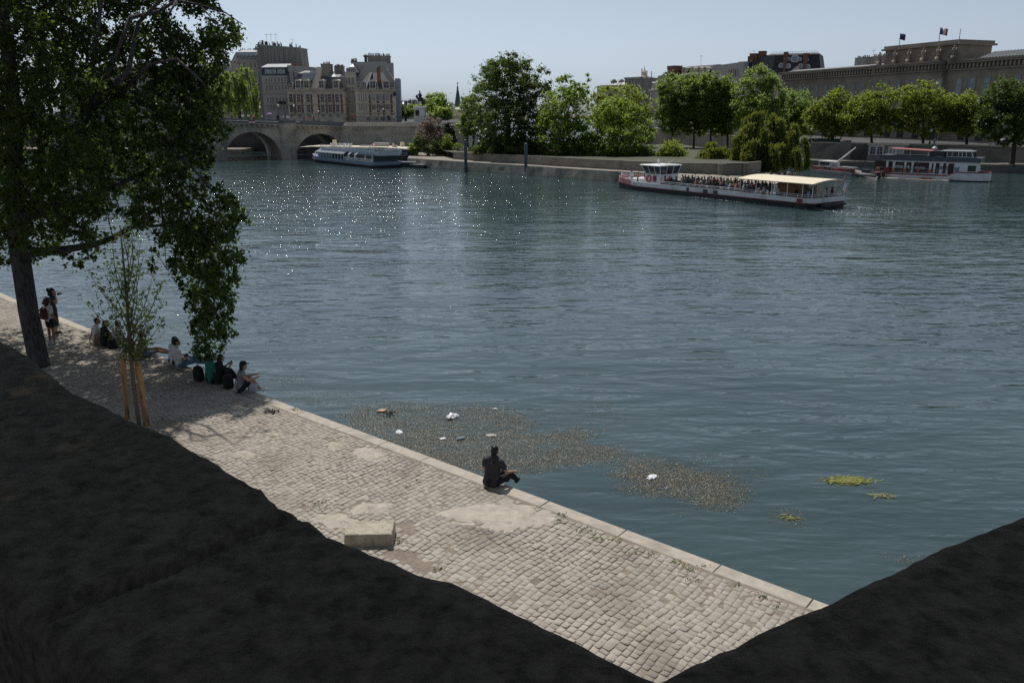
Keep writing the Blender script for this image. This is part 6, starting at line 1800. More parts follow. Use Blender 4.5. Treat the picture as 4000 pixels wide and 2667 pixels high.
# ---------------------------------------------------------------- fire service boats on the right
FB0, FBL, FBR = frame_of(G(3404, 694, 0), G(3856, 714, 0))
def fire_boat():
    r = thing('fire_station_boat', 'white fire service boat with red trim, dark upper deck and a red awning', 'boat', FB0, FBR)
    L, W_ = FBL, 4.6; c = W_ / 2
    def half(x): return W_ / 2 * (1 if x < L - 4 else max(.12, math.sqrt(max(0, 1 - ((x - L + 4) / 4.3) ** 2))))
    xs = [.2, 3, 6, 9, L - 4, L - 3, L - 2, L - 1.2, L - .5, L]
    sh = lambda x: .62 if x < L - 5.2 else (.62 + .55 * min(1, (x - L + 5.2) / 1.0))
    xs2 = sorted(set(xs + [L - 5.2, L - 4.6]))
    m = MB(); m.loft([[Vector((x, c - half(x) * .95, -.4)), Vector((x, c - half(x) * .97, .14)), Vector((x, c + half(x) * .97, .14)), Vector((x, c + half(x) * .95, -.4))] for x in xs2]); m.build('hull', BLACK, r)
    m = MB(); m.loft([[Vector((x, c - half(x) * .97, .142)), Vector((x, c - half(x), sh(x))), Vector((x, c + half(x), sh(x))), Vector((x, c + half(x) * .97, .142))] for x in xs2]); m.build('topside', WHITE, r)
    m = MB(); m.loft([[Vector((x, c - half(x) * 1.02, sh(x) + .002)), Vector((x, c - half(x) * 1.02, sh(x) + .13)), Vector((x, c + half(x) * 1.02, sh(x) + .13)), Vector((x, c + half(x) * 1.02, sh(x) + .002))] for x in xs2]); m.build('gunwale', REDP, r)
    zc0, zc1 = .76, 2.62
    m = MB(); m.prism([Vector((.9, .45, zc0)), Vector((L - 1.5, .45, zc0)), Vector((L - 1.7, .45, zc1)), Vector((1.0, .45, zc1))], (0, W_ - .9, 0)); m.build('cabin', WHITE, r)
    # dark panels with the lettering, doors and lights
    def px2x(zx): return (zx - 950) / (2020 - 950) * L
    DK = mat('dark brown panel', (0.035, 0.018, 0.016), rough=.4, var=.2)
    for a, b, z0, z1, nm in ((960, 1070, 1.0, 2.5, 'door'), (1095, 1135, .9, 2.45, 'door'), (1160, 1245, .95, 2.4, 'panel'), (1268, 1315, .95, 2.4, 'door'), (1335, 1480, .95, 2.4, 'panel'), (1505, 1520, 1, 2.35, 'window'), (1540, 1575, .9, 2.4, 'door'), (1608, 1635, .95, 2.4, 'door'), (1655, 1705, .95, 2.4, 'door')):
        MB().box(px2x(a), px2x(b), .41, .447, z0, z1).build(nm, DK, r)
    for a, b, z0, z1 in ((1575, 1605, 1.55, 2.0), (1638, 1655, 1.5, 2.0), (1710, 1755, 1.35, 1.9)):
        MB().box(px2x(a), px2x(b), .40, .447, z0, z1).build('window', GLASSL, r)
    MB().box(px2x(1830), px2x(1900), .40, .447, 1.4, 2.2).build('window', mat('green glass', (0.03, 0.06, 0.05), rough=.15, var=.2), r)
    for body, a, b, z in (('SAPEURS', 1156, 1236, 1.58), ('POMPIERS', 1355, 1447, 1.45)):
        t = text_obj(body, .4, .04, WHITE, 'lettering', r, (px2x(a), .39, z)); xx = [v.co.x for v in t.data.vertices]; t.scale = ((px2x(b) - px2x(a)) / (max(xx) - min(xx)), 1.25, 1)
    m = MB(); e = []
    for k in range(14): a = 2 * math.pi * k / 14; e.append(Vector((px2x(1290) + .17 * math.cos(a), .375, 1.7 + .26 * math.sin(a))))
    m.prism(e, (0, .03, 0)); m.build('emblem', PLASTER, r)
    # upper deck, wheelhouse and awning
    m = MB(); m.prism([Vector((.7, .25, 2.623)), Vector((L - 1.2, .25, 2.623)), Vector((L - 1.2, .25, 3.25)), Vector((.9, .25, 3.35))], (0, W_ - .5, 0)); m.build('upper_bulwark', mat('dark grey bulwark', (0.075, 0.085, 0.10), rough=.5, var=.1), r)
    MB().box(px2x(1470), px2x(1600), 1.0, W_ - .6, 3.26, 4.05).build('deckhouse', DARKST, r)
    m = MB(); x0, x1 = px2x(1625), px2x(1850)
    m.prism([Vector((x0, .8, 3.26)), Vector((x1 + .15, .8, 3.26)), Vector((x1 - .15, .8, 4.0)), Vector((x0, .8, 4.0))], (0, W_ - 1.5, 0)); w1 = m.build('wheelhouse', GLASS, r)
    m = MB()
    for t in (0, .2, .45, .62, .78): xa = x0 + (x1 - x0) * t; m.tube([(xa, .77, 3.26), (xa + (.0 if t < .5 else -.1), .77, 4.0)], .06, 4)
    m.tube([(x1 + .15, .77, 3.26), (x1 - .15, .77, 4.0)], .08, 4); m.tube([(x0, .77, 3.3), (x1 + .15, .77, 3.3)], .06, 4); m.build('window_post', WHITE, w1)
    m = MB(); m.box(px2x(1560), x1 + .05, .6, W_ - .5, 4.004, 4.12); m.build('wheelhouse_roof', STEEL, r)
    m = MB(); rail(m, [(px2x(1620), .7, 4.12), (x1 - .1, .7, 4.12)], .22, 1, .8, .025); m.build('roof_rail', WHITE, r)
    m = MB(); m.prism([Vector((px2x(1090), .1, 4.22)), Vector((px2x(1500), .1, 4.02)), Vector((px2x(1500), .1, 4.08)), Vector((px2x(1090), .1, 4.30))], (0, W_ - .6, 0)); m.build('awning', mat('faded red awning', (0.33, 0.115, 0.105), var=.1, rough=.8), r)
    for a in (1120, 1290, 1460): MB().tube([(px2x(a), .3, 3.2), (px2x(a), .3, 4.15)], .04, 5).build('awning_post', WHITE, r)
    m = MB(); m.lathe([(.35, 0), (.38, .3), (.1, .55)], 8, (px2x(1490), 2, 4.12)); m.tube([(px2x(1500), 2, 4.1), (px2x(1505), 2, 6.6)], .03, 5); m.build('mast', STEEL, r)
    m = MB(); rail(m, [(.4, .1, .76), (L - 5.3, .1, .76)], .8, 2, 1.1, .025); m.build('side_rail', STEEL, r)
    for a in (1005, 1153, 1262, 1388, 1495): lifebuoy(r, (px2x(a), .02, 1.25), r=.16)
    m = MB(); m.box(px2x(1065), px2x(1110), -.05, .0, .8, 1.6); m.build('gate', REDP, r)
    # low float in front of it
    o = thing('mooring_float', 'long low pale float lying along the white fire boat', 'float', FB0 + Vector((0, 0, 0)), FBR)
    m = MB(); x0, x1 = px2x(1050), px2x(1690); m.box(x0, x1, -1.5, -.25, -.2, .16); m.build('deck', ST_LT, o)
    m = MB(); m.loft([[Vector((px2x(1420), y, .165)), Vector((px2x(1430), y, .34)), Vector((px2x(1530), y, .34)), Vector((px2x(1545), y, .165))] for y in (-.8, -.3)]); m.build('fender', REDP, o)
fire_boat()
WB0, WBL, WBR = frame_of(G(3160, 676, 0), G(3312, 690, 0))
def work_boat():
    r = thing('crane_workboat', 'small grey workboat with a red deck, a white cabin and a raised white crane arm', 'boat', WB0, WBR)
    L = WBL; W_ = 3
    m = MB(); m.loft([[Vector((x, W_ / 2 - h, -.3)), Vector((x, W_ / 2 - h * 1.06, .62 + .0)), Vector((x, W_ / 2 + h * 1.06, .62)), Vector((x, W_ / 2 + h, -.3))] for x, h in ((0, 1.2), (L * .3, 1.5), (L * .8, 1.5), (L, .9))]); m.build('hull', STEEL, r)
    MB().box(.2, L * .35, .3, 2.6, .623, 1.15).build('deck_box', REDP, r); MB().box(L * .52, L * .85, .3, 2.6, .623, 1.0).build('deck_box', REDP, r)
    cb = MB().box(L * .17, L * .48, .5, 2.4, 1.153, 1.9).build('cabin', WHITE, r); MB().box(L * .15, L * .5, .35, 2.5, 1.903, 2.02).build('cabin_roof', WHITE, cb); MB().box(L * .2, L * .45, .44, .497, 1.4, 1.8).build('window', GLASS, cb)
    f = lambda zx, zy: None
    a = Vector((L * .50, 1.2, 1.6)); b = Vector((L * .95, 1.2, 4.15))
    m = MB(); m.tube([Vector((L * .46, 1.2, .62)), a], .22, 7); m.tube([a, b], [.16, .09], 6); m.tube([a + Vector((0, .35, -.3)), a.lerp(b, .45)], .07, 5); m.ball(b, .14, 7, 5); m.build('crane', WHITE, r)
    m = MB(); rail(m, [(.1, .1, .62), (L - .2, .4, .62)], .5, 2, .8, .02); m.build('rail', STEEL, r)
    m = MB(); m.box(L * .62, L * .98, .6, 2.2, 1.15, 1.3); m.build('hatch', STEEL, r)
work_boat()
RI0, RIL, RIR = frame_of(G(3300, 685, 0), G(3418, 699, 0))
def rib():
    r = thing('inflatable_boat', 'black and red inflatable boat with outboard motors in front of the fire boat', 'boat', RI0, RIR)
    L, W_ = RIL, 1.7
    BR = mat('rubber grey', (0.22, 0.20, 0.20), rough=.6, var=.1)
    m = MB(); P_ = [(L, -.0), (L * .5, -.05), (.9, .1), (.2, .5), (0, W_ / 2), (.2, W_ - .5), (.9, W_ - .1), (L * .5, W_ + .05), (L, W_)]
    m.tube([Vector((x, y, .42 + (.28 * max(0, 1 - x / 1.6)))) for x, y in P_], [.24] * len(P_), 8); m.build('tube', BR, r, smooth=True)
    m = MB(); m.loft([[Vector((.5, W_ / 2 - .2, -.15)), Vector((.5, W_ / 2 + .2, -.15)), Vector((.5, W_ / 2, .4))], [Vector((L - .1, .1, -.15)), Vector((L - .1, W_ - .1, -.15)), Vector((L - .1, W_ / 2, .42))]]); m.build('hull', BLACK, r)
    m = MB(); m.tube([Vector((x, y + (-.16 if y < W_ / 2 else .16), .55 + (.28 * max(0, 1 - x / 1.6)))) for x, y in P_[1:-1]], .07, 5); m.build('rope_band', REDP, r)
    m = MB(); m.box(L * .45, L * .62, .5, 1.2, .3, 1.1); m.box(L * .66, L * .78, .45, 1.25, .3, .75); m.tube([(L * .46, .4, 1.1), (L * .42, .4, 1.5), (L * .42, 1.3, 1.5), (L * .46, 1.3, 1.1)], .03, 5); m.build('console', DARKST, r)
    m = MB()
    for y in (.45, 1.2): m.box(L - .02, L + .35, y - .18, y + .18, .35, .95); m.box(L + .1, L + .22, y - .06, y + .06, -.3, .35)
    m.build('outboard_motor', BLACK, r)
rib()
# second small red hull by the fire boat gangway
# ---------------------------------------------------------------- mooring posts, banners, ramp, posts
def mooring_post(px, pt, pb, label):
    a = G(px, pb, -.0); t = AT(px, pt, a.y)
    o = thing('mooring_post', label, 'mooring post', a, 0, 'steel mooring posts off the island quay')
    h = t.z; m = MB(); m.lathe([(.26, -2), (.26, h - .04), (.23, h), (.06, h + .05)], 14); m.build('post', BLUEP, o, smooth=True)
    m = MB(); m.lathe([(.29, 0), (.34, .05), (.34, .25), (.29, .3)], 14, (0, 0, .5)); m.build('collar', DARKST, o)
mooring_post(1820, 547, 672, 'blue grey steel mooring post beside the two white feather banners')
mooring_post(2054, 560, 684, 'blue grey steel mooring post standing alone below the chestnut tree')
def feather(px, pt, pb, Y, w, label):
    b, t = AT(px, pb, Y), AT(px, pt, Y)
    o = thing('feather_banner', label, 'banner', (b.x, b.y, 1.3), 0, 'white feather banners by the gangway')
    h = t.z - 1.3; m = MB(); m.tube([(0, 0, 0), (0, 0, h)], .05, 6); m.build('pole', STEEL, o)
    m = MB(); n = 8; hb = h * .55
    m.loft([[Vector((.06, -.02, h - hb * k / n)), Vector((.06 + w * (1 - .25 * (k / n) ** 3), -.02 + .08 * math.sin(k), h - hb * k / n + .02)), Vector((.06 + w * (1 - .25 * (k / n) ** 3), .02 + .08 * math.sin(k), h - hb * k / n + .02)), Vector((.06, .02, h - hb * k / n))] for k in range(n + 1)]); m.build('cloth', FWHITE, o)
    m = MB()
    for k in range(3): m.box(.25 * w + .1, .75 * w, -.09, -.03, h - hb * (.25 + .14 * k), h - hb * (.2 + .14 * k))
    m.build('printed_band', PLASTER, o)
feather(1832, 531, 640, 151.5, .62, 'taller white feather banner touching the mooring post')
feather(1856, 536, 640, 151.2, .42, 'slimmer white feather banner set apart from the post')
def gangway():
    a = AT(1785, 590, 151); b = AT(1815, 640, 149)
    o = thing('gangway', 'dark steel gangway sloping from the island quay beside the mooring post', 'gangway', (b.x, b.y, .3))
    A_ = Vector((a.x - b.x, a.y - b.y, a.z - .3))
    m = MB()
    for dy in (0, 1.2):
        m.tube([Vector((0, dy, 0)), A_ + Vector((0, dy, 0))], .09, 5); m.tube([Vector((0, dy, 1.0)), A_ + Vector((0, dy, 1.0))], .06, 5)
        for k in range(6): p = A_ * (k / 5) + Vector((0, dy, 0)); m.tube([p, p + Vector((0, 0, 1.0))], .05, 4)
    m.build('side_frame', DARKST, o)
    m = MB(); m.prism([Vector((0, 0, .05)), A_ + Vector((0, 0, .05)), A_ + Vector((0, 1.2, .05)), Vector((0, 1.2, .05))], (0, 0, .06)); m.build('deck', DARKST, o)
    m = MB(); m.box(-.2, 2.6, -.6, 1.6, -.25, .35); m.build('float', BLACK, o)
gangway()
def brown_shed():
    f = Fac(1742, 156, 1770, 156, 1.35, 600); r = f.root('kiosk_shed', 'small brown flat roofed shed on the island quay behind the landing stage', 'shed')
    MB().box(0, f.L, 0, 1.4, 0, f.z(582, 1756) - .1).build('wall', BRICK, r); MB().box(-.1, f.L + .1, -.1, 1.5, f.z(582, 1756) - .097, f.z(582, 1756)).build('roof', PLASTER, r); MB().box(f.L * .3, f.L * .62, -.05, -.003, 0.02, 1.5).build('door', DARKST, r)
brown_shed()
def green_bin(px, Y, label):
    a = AT(px, 655, Y); o = thing('litter_bin', label, 'bin', (a.x, a.y, 1.3))
    m = MB(); m.lathe([(.30, 0), (.36, .3), (.36, 1.0), (.42, 1.02), (.40, 1.15), (.1, 1.2)], 12); m.build('body', mat('green plastic', (0.02, 0.12, 0.05), rough=.5), o); MB().lathe([(.43, 1.06), (.43, 1.10)], 12).build('rim', DARKST, o)
green_bin(2667, 121, 'green round litter bin on the island slope by the garden wall')

# ---------------------------------------------------------------- the horseman on his pedestal
BRONZE = mat('dark bronze', (0.028, 0.034, 0.034), rough=.5, var=.3, metal=.3)
def statue():
    Yp = 192; f = Fac(1614, Yp, 1660, Yp, TZ + .2, 430)
    r = f.root('horseman_statue', 'dark bronze horseman on a white stone pedestal above the terrace', 'statue')
    L = f.L; zt = f.z(415, 1635); c = L / 2
    MW = mat('white pedestal stone', (0.82, 0.81, 0.79), rough=.8, var=.07)
    m = MB(); m.box(c - L * .46, c + L * .46, 0, 5, -1, .32 * zt); m.box(c - L * .40, c + L * .40, .3, 4.7, .32 * zt + .002, zt * .86); m.box(c - L * .5, c + L * .5, -.1, 5.1, zt * .862, zt * .95); m.box(c - L * .44, c + L * .44, .1, 4.9, zt * .952, zt); m.build('pedestal', MW, r)
    MB().box(c - L * .34, c - L * .02, .22, .297, zt * .42, zt * .76).build('bronze_plaque', BRONZE, r)
    H = f.z(352, 1635) - zt; k = H / 4.4
    P_ = lambda x, z, y=2.4: Vector((c + x * k, y, zt + z * k))
    m = MB()   # horse, seen three-quarters from the front, facing left
    body = [(P_(-.55, 1.9), .45), (P_(-.25, 1.95), .60), (P_(.3, 1.85), .62), (P_(.75, 1.85), .58), (P_(1.0, 1.8), .36)]
    m.tube([p for p, _ in body], [q_ * k for _, q_ in body], 10)
    m.tube([P_(-.5, 2.0), P_(-.8, 2.6), P_(-.85, 3.0)], [.42 * k, .30 * k, .22 * k], 8)
    m.tube([P_(-.75, 3.05), P_(-1.0, 2.75), P_(-1.2, 2.4)], [.24 * k, .20 * k, .12 * k], 8)
    m.tube([P_(-.8, 3.1, 2.3), P_(-.82, 3.3, 2.3)], [.06 * k, .02], 5); m.tube([P_(-.8, 3.1, 2.6), P_(-.82, 3.3, 2.6)], [.06 * k, .02], 5)
    for pts in ([(-.55, 1.6, 2.1), (-.9, 1.15, 2.1), (-.75, .65, 2.1), (-.85, .5, 2.1)], [(-.4, 1.5, 2.8), (-.42, .8, 2.8), (-.45, .05, 2.8)], [(.75, 1.5, 2.1), (.95, .9, 2.1), (.7, .5, 2.1), (.72, .05, 2.1)], [(.9, 1.5, 2.8), (1.05, .9, 2.8), (1.0, .5, 2.8), (1.05, .05, 2.8)]):
        m.tube([P_(x, z, y) for x, z, y in pts], [.26 * k * (1 - .55 * i / (len(pts) - 1)) for i in range(len(pts))], 7)
    m.tube([P_(1.05, 2.1), P_(1.35, 1.8), P_(1.35, 1.1), P_(1.5, .7)], [.1 * k, .16 * k, .18 * k, .05 * k], 7)
    m.build('horse', BRONZE, r, smooth=True)
    m = MB()
    m.tube([P_(.1, 2.2), P_(.08, 2.8), P_(.05, 3.35), P_(.05, 3.6)], [.42 * k, .38 * k, .44 * k, .16 * k], 10)
    m.tube([P_(.05, 3.6), P_(.05, 3.75)], [.15 * k, .14 * k], 8); m.ball(P_(.03, 3.95), (.22 * k, .22 * k, .27 * k), 9, 7); m.lathe([(.30 * k, 0), (.18 * k, .1 * k), (.14 * k, .22 * k)], 8, P_(.03, 4.1))
    m.tube([P_(-.25, 3.35, 2.1), P_(-.45, 2.9, 2.0), P_(-.7, 2.85, 2.1)], [.17 * k, .13 * k, .09 * k], 7); m.tube([P_(.35, 3.35, 2.7), P_(.5, 2.85, 2.7), P_(.2, 2.6, 2.4)], [.17 * k, .13 * k, .09 * k], 7)
    for y in (2.0, 2.85): m.tube([P_(.1, 2.3, y), P_(-.25, 1.9, y), P_(-.15, 1.3, y), P_(-.3, 1.2, y)], [.24 * k, .2 * k, .13 * k, .1 * k], 7)
    m.build('rider', BRONZE, r, smooth=True)
statue()
# ---------------------------------------------------------------- lamps, vans, stalls
def street_lamp(p, h, label, group, globe=True):
    o = thing('street_lamp', label, 'street lamp', p, 0, group)
    m = MB(); m.lathe([(.16, 0), (.14, .5), (.07, .6), (.05, h * .8), (.05, h)], 8); m.tube([(-.35, 0, h * .86), (.35, 0, h * .86)], .03, 5); m.build('post', IRON, o)
    m = MB(); m.ball((0, 0, h + .2), .24, 9, 7); m.build('lantern', mat('milk globe', (0.62, 0.62, 0.60), rough=.3, var=.02), o, smooth=True)
for px, pt, lab in ((1019, 423, 'globe street lamp on the bridge in front of the tall dormered house'), (1090, 416, 'globe street lamp on the bridge before the attic strip house'), (1151, 417, 'globe street lamp on the bridge at the corner of the brick quoin house')):
    p = bridge_pt(px, 14.5); street_lamp(p, max(2.5, AT(px, pt, p.y).z - p.z), lab, 'globe lamps on the bridge')
for px, pt, Y, lab in ((1245, 440, 196, 'dark lamp post on the square before the brick quoin house'), (1498, 432, 189, 'dark tall lamp post before the arched ground floor house')):
    p = AT(px, 450, Y); p.z = TZ; street_lamp(p, max(2.5, AT(px, pt, Y).z - TZ), lab, 'lamps on the statue square')
for px, pt, Y, z, lab in ((2740, 395, 196, 5.5, 'tall street lamp rising between the far bank poplars'), (3640, 525, 146, 3.9, 'lamp post on the embankment near the fire boat mast'), (3170, 552, 155, 3.9, 'lamp post above the quay stairs by the willow')):
    p = AT(px, 500, Y); p.z = z; street_lamp(p, max(2.2, AT(px, pt, Y).z - z), lab, 'lamps along the left bank')
def vehicle(name, label, cat, px, Y, z, L, W_, H, col, rz, van=True, group=None):
    p = AT(px, 490, Y); o = thing(name, label, cat, (p.x, p.y, z), rz, group)
    m = MB()
    prof = [(0, .35), (0, .95), (.12 * L, 1.05), (.27 * L, H), (.97 * L, H), (L, H * .9), (L, .35)] if van else [(0, .35), (0, .8), (.25 * L, .92), (.38 * L, H), (.75 * L, H), (.92 * L, .95), (L, .9), (L, .35)]
    m.prism([Vector((x, 0, zz)) for x, zz in prof], (0, W_, 0)); m.build('body', col, o)
    m = MB()
    if van: m.prism([Vector((.17 * L, -.02, 1.15)), Vector((.27 * L, -.02, H - .15)), Vector((.42 * L, -.02, H - .15)), Vector((.42 * L, -.02, 1.15))], (0, .018, 0))
    else: m.prism([Vector((.30 * L, -.02, .95)), Vector((.40 * L, -.02, H - .08)), Vector((.74 * L, -.02, H - .08)), Vector((.86 * L, -.02, .98))], (0, .018, 0))
    m.build('window', GLASS, o)
    for x in (.18 * L, .8 * L):
        for y in (-.03, W_ - .17):
            mm = MB(); mm.tube([(x, y, .34), (x, y + .2, .34)], .34, 12); mm.build('wheel', BLACK, o)
vehicle('delivery_van', 'white delivery van on the left bank street at the edge of the island trees', 'van', 2517, 219, 5.2, 4.8, 1.9, 2.1, WHITE, R(-8))
vehicle('parked_car', 'pale car parked on the left bank street behind the poplar trunks', 'car', 2662, 208, 4.95, 4.2, 1.7, 1.45, ZINC, R(-10), False, 'cars on the left bank')
vehicle('parked_car', 'white car parked on the embankment under the big dark tree', 'car', 3890, 143.5, 3.4, 4.0, 1.7, 1.5, WHITE, R(-8), False, 'cars on the left bank')
GREENB = mat('bookstall green', (0.012, 0.045, 0.03), rough=.5, var=.2)
def stall(px, Y, z, w, label):
    p = AT(px, 520, Y); i = min(range(len(LBW) - 1), key=lambda j: abs((LBW[j][0] + LBW[j + 1][0]) / 2 - px))
    d = LBP[i + 1] - LBP[i]
    t = (px - LBW[i][0]) / (LBW[i + 1][0] - LBW[i][0]); q_ = LBP[i].lerp(LBP[i + 1], min(1, max(0, t)))
    o = thing('bookstall', label, 'bookstall', (q_.x, q_.y + .1, q_.z + .003), math.atan2(d.y, d.x), 'green bookstalls on the embankment')
    MB().box(0, w, -.25, .5, 0, .42).build('box', GREENB, o)
    m = MB(); m.prism([Vector((-.05, -.3, .424)), Vector((-.05, .1, .62)), Vector((-.05, .55, .424))], (w + .1, 0, 0)); m.build('lid', GREENB, o)
for i, (px, w, lab) in enumerate(((2690, 3.0, 'closed green bookstall between the first two poplar trunks'), (2760, 3.0, 'closed green bookstall behind the third poplar trunk'), (2830, 3.2, 'closed green bookstall beside the tallest far bank tree'), (2905, 3.0, 'closed green bookstall just above the smaller willow'), (3145, 4.5, 'long closed green bookstall on the wall at the big willow side'), (3235, 2.2, 'short dark bookstall over the quay stairs'))):
    stall(px, 0, 0, w, lab)
# ================================================================== PEOPLE
SKIN = mat('skin', (0.40, 0.235, 0.16), rough=.55, var=.06)
SKIND = mat('brown skin', (0.22, 0.12, 0.075), rough=.55, var=.06)
HAIRB = mat('black hair', (0.010, 0.008, 0.007), rough=.5, var=.4, scale=30)
HAIRBR = mat('brown hair', (0.035, 0.02, 0.012), rough=.5, var=.4, scale=30)
def cloth(name, c): return mat(name + ' garment', c, rough=.9, var=.12, scale=9, bump=.004, bscale=16)
CL = {'black': cloth('black', (.014, .014, .016)), 'white': cloth('white', (.62, .61, .60)), 'navy': cloth('navy', (.040, .039, .046)), 'teal': cloth('teal', (.03, .16, .135)),
      'jeans': cloth('blue denim', (.10, .16, .27)), 'grey': cloth('grey', (.20, .20, .21)), 'red': cloth('red', (.35, .04, .04)), 'tan': cloth('tan', (.42, .30, .19)), 'pink': cloth('pink', (.50, .26, .26)),
      'green': cloth('olive', (.09, .11, .05)), 'blue': cloth('pale blue', (.25, .36, .52)), 'dark': cloth('charcoal', (.04, .04, .045)), 'yellow': cloth('mustard', (.45, .30, .05)), 'maroon': cloth('maroon', (.10, .03, .02))}

def cap(m, p0, p1, r0, r1, seg=10):
    p0, p1 = Vector(p0), Vector(p1)
    d = (p1 - p0); L = d.length
    d = d / L if L > 1e-6 else Vector((0, 0, 1))
    ref = Vector((0, 0, 1)) if abs(d.z) < .9 else Vector((1, 0, 0))
    a = d.cross(ref).normalized(); b = d.cross(a)
    rings = []
    for t in (-.97, -.75, -.4, 0):
        rings.append((p0 + d * r0 * t, r0 * math.sqrt(1 - t * t)))
    for t in (0, .4, .75, .97):
        rings.append((p1 + d * r1 * t, r1 * math.sqrt(1 - t * t)))
    m.loft([[c + (a * math.cos(u) + b * math.sin(u)) * r for u in (2 * math.pi * k / seg for k in range(seg))] for c, r in rings])
def blob(parts, voxel, smooth=4):
    """one continuous skin round tapered limbs (and ellipsoids)"""
    m = MB()
    for p in parts:
        if len(p) == 4: cap(m, *p)
        else: m.ball(p[0], p[1], 12, 9)
    me = bpy.data.meshes.new('tmp'); me.from_pydata(m.v, [], m.f); me.update()
    o = bpy.data.objects.new('tmp', me); COL.objects.link(o)
    r = o.modifiers.new('r', 'REMESH'); r.mode = 'VOXEL'; r.voxel_size = voxel; r.use_smooth_shade = True
    s = o.modifiers.new('s', 'SMOOTH'); s.iterations = smooth; s.factor = .5
    dg = bpy.context.evaluated_depsgraph_get()
    out = bpy.data.meshes.new_from_object(o.evaluated_get(dg))
    bpy.data.objects.remove(o); bpy.data.meshes.remove(me)
    return out

POSES = {
 'stand': dict(pel=(0, 0, .93), lean=(0, .02), knee=[(.10, .03, .50), (-.10, .0, .50)], ank=[(.11, 0, .08), (-.11, -.03, .08)]),
 'knees': dict(pel=(0, 0, .12), lean=(0, .10), knee=[(.13, .36, .40), (-.13, .34, .38)], ank=[(.10, .58, .07), (-.09, .55, .07)]),
 'low':   dict(pel=(0, 0, .12), lean=(0, .13), knee=[(.17, .42, .25), (-.20, .38, .22)], ank=[(.13, .62, .0), (-.05, .52, .02)]),
 'cross': dict(pel=(0, 0, .11), lean=(0, .08), knee=[(.34, .26, .14), (-.34, .26, .14)], ank=[(-.08, .36, .07), (.10, .34, .07)]),
 'stretch': dict(pel=(0, 0, .12), lean=(0, -.05), knee=[(.11, .44, .17), (-.10, .44, .22)], ank=[(.11, .86, .03), (-.09, .84, .06)]),
 'side':  dict(pel=(0, 0, .12), lean=(.02, .13), knee=[(.36, .32, .21), (.10, .40, .19)], ank=[(.44, .50, .03), (.20, .52, .0)]),
 'seat':  dict(pel=(0, 0, .10), lean=(0, -.01), knee=[(.10, .42, .10), (-.10, .42, .10)], ank=[(.10, .45, -.32), (-.10, .45, -.32)]),
}
def skeleton(pose, arms, headturn=0.0, sc=1.0, headtilt=0.0):
    p = POSES[pose]; V_ = Vector
    pel = V_(p['pel']); ln = p['lean']
    up = V_((ln[0], ln[1], .50 if pose != 'stand' else .50))
    chest = pel + up * .78; neck = pel + up * 1.10 + V_((0, .01, 0)); head = neck + V_((0, .04 + headtilt, .138 - headtilt * .6))
    S_ = {'pel': pel, 'chest': chest, 'neck': neck, 'head': head, 'turn': headturn, 'pose': pose}
    for i, sg in enumerate((1, -1)):
        S_['hip%d' % i] = pel + V_((sg * .095, 0, 0)); S_['sho%d' % i] = chest + V_((sg * .185, 0, .085))
        S_['knee%d' % i] = V_(p['knee'][i]); S_['ank%d' % i] = V_(p['ank'][i])
        e, w_ = arms[i]
        S_['el%d' % i] = S_['sho%d' % i] + V_(e); S_['wr%d' % i] = S_['sho%d' % i] + V_(w_)
    return S_
def hand(S_, i, curl=.6):
    e, w_ = S_['el%d' % i], S_['wr%d' % i]; d = (w_ - e).normalized(); sg = 1 if i == 0 else -1
    side = d.cross(Vector((0, 0, 1)));  side = side.normalized() if side.length > .1 else Vector((1, 0, 0))
    down = d.cross(side).normalized(); down = down if down.z < 0 else -down
    out = [(w_, w_ + d * .075, .027, .032), (w_ + d * .03 + side * .018, w_ + d * .085 + side * .022, .022, .022), (w_ + d * .03 - side * .018, w_ + d * .085 - side * .022, .022, .022)]
    for k, ln in enumerate((.060, .072, .068, .052)):
        b = w_ + d * .095 + side * (-.033 + .022 * k)
        mid = b + d * ln * .55 + down * ln * .18 * curl; tip = mid + d * ln * .38 * (1 - .5 * curl) + down * ln * .55 * curl
        out += [(b, mid, .0105, .0095), (mid, tip, .0095, .008)]
    tb = w_ + d * .03 - side * .03 * sg * 1.0
    out += [(tb, tb + d * .03 - side * .03 * sg + down * .01, .013, .011), (tb + d * .03 - side * .03 * sg + down * .01, tb + d * .062 - side * .034 * sg + down * .02, .011, .009)]
    return out
def limbs_of(S_, which, inf=0.0, upto=1.0):
    out = []
    for i in (0, 1):
        if which == 'arm':
            a, b, c = S_['sho%d' % i], S_['el%d' % i], S_['wr%d' % i]
            out += [(a, b, .056 + inf, .043 + inf)] if upto >= 1 else [(a, a.lerp(b, upto), .056 + inf, .052 + inf)]
            if upto > 1: out += [(b, b.lerp(c, upto - 1), .042 + inf, .042 - .013 * (upto - 1) + inf)]
        else:
            a, b, c = S_['hip%d' % i], S_['knee%d' % i], S_['ank%d' % i]
            out += [(a, b.lerp(a, 1 - min(1, upto)), .092 + inf, .092 - .034 * min(1, upto) + inf)]
            if upto > 1:
                t = upto - 1; cm = b.lerp(c, .3)
                out += [(b, cm, .057 + inf, .056 + inf), (cm, b.lerp(c, max(.31, t)), .056 + inf, .056 - .02 * t + inf)]
    return out
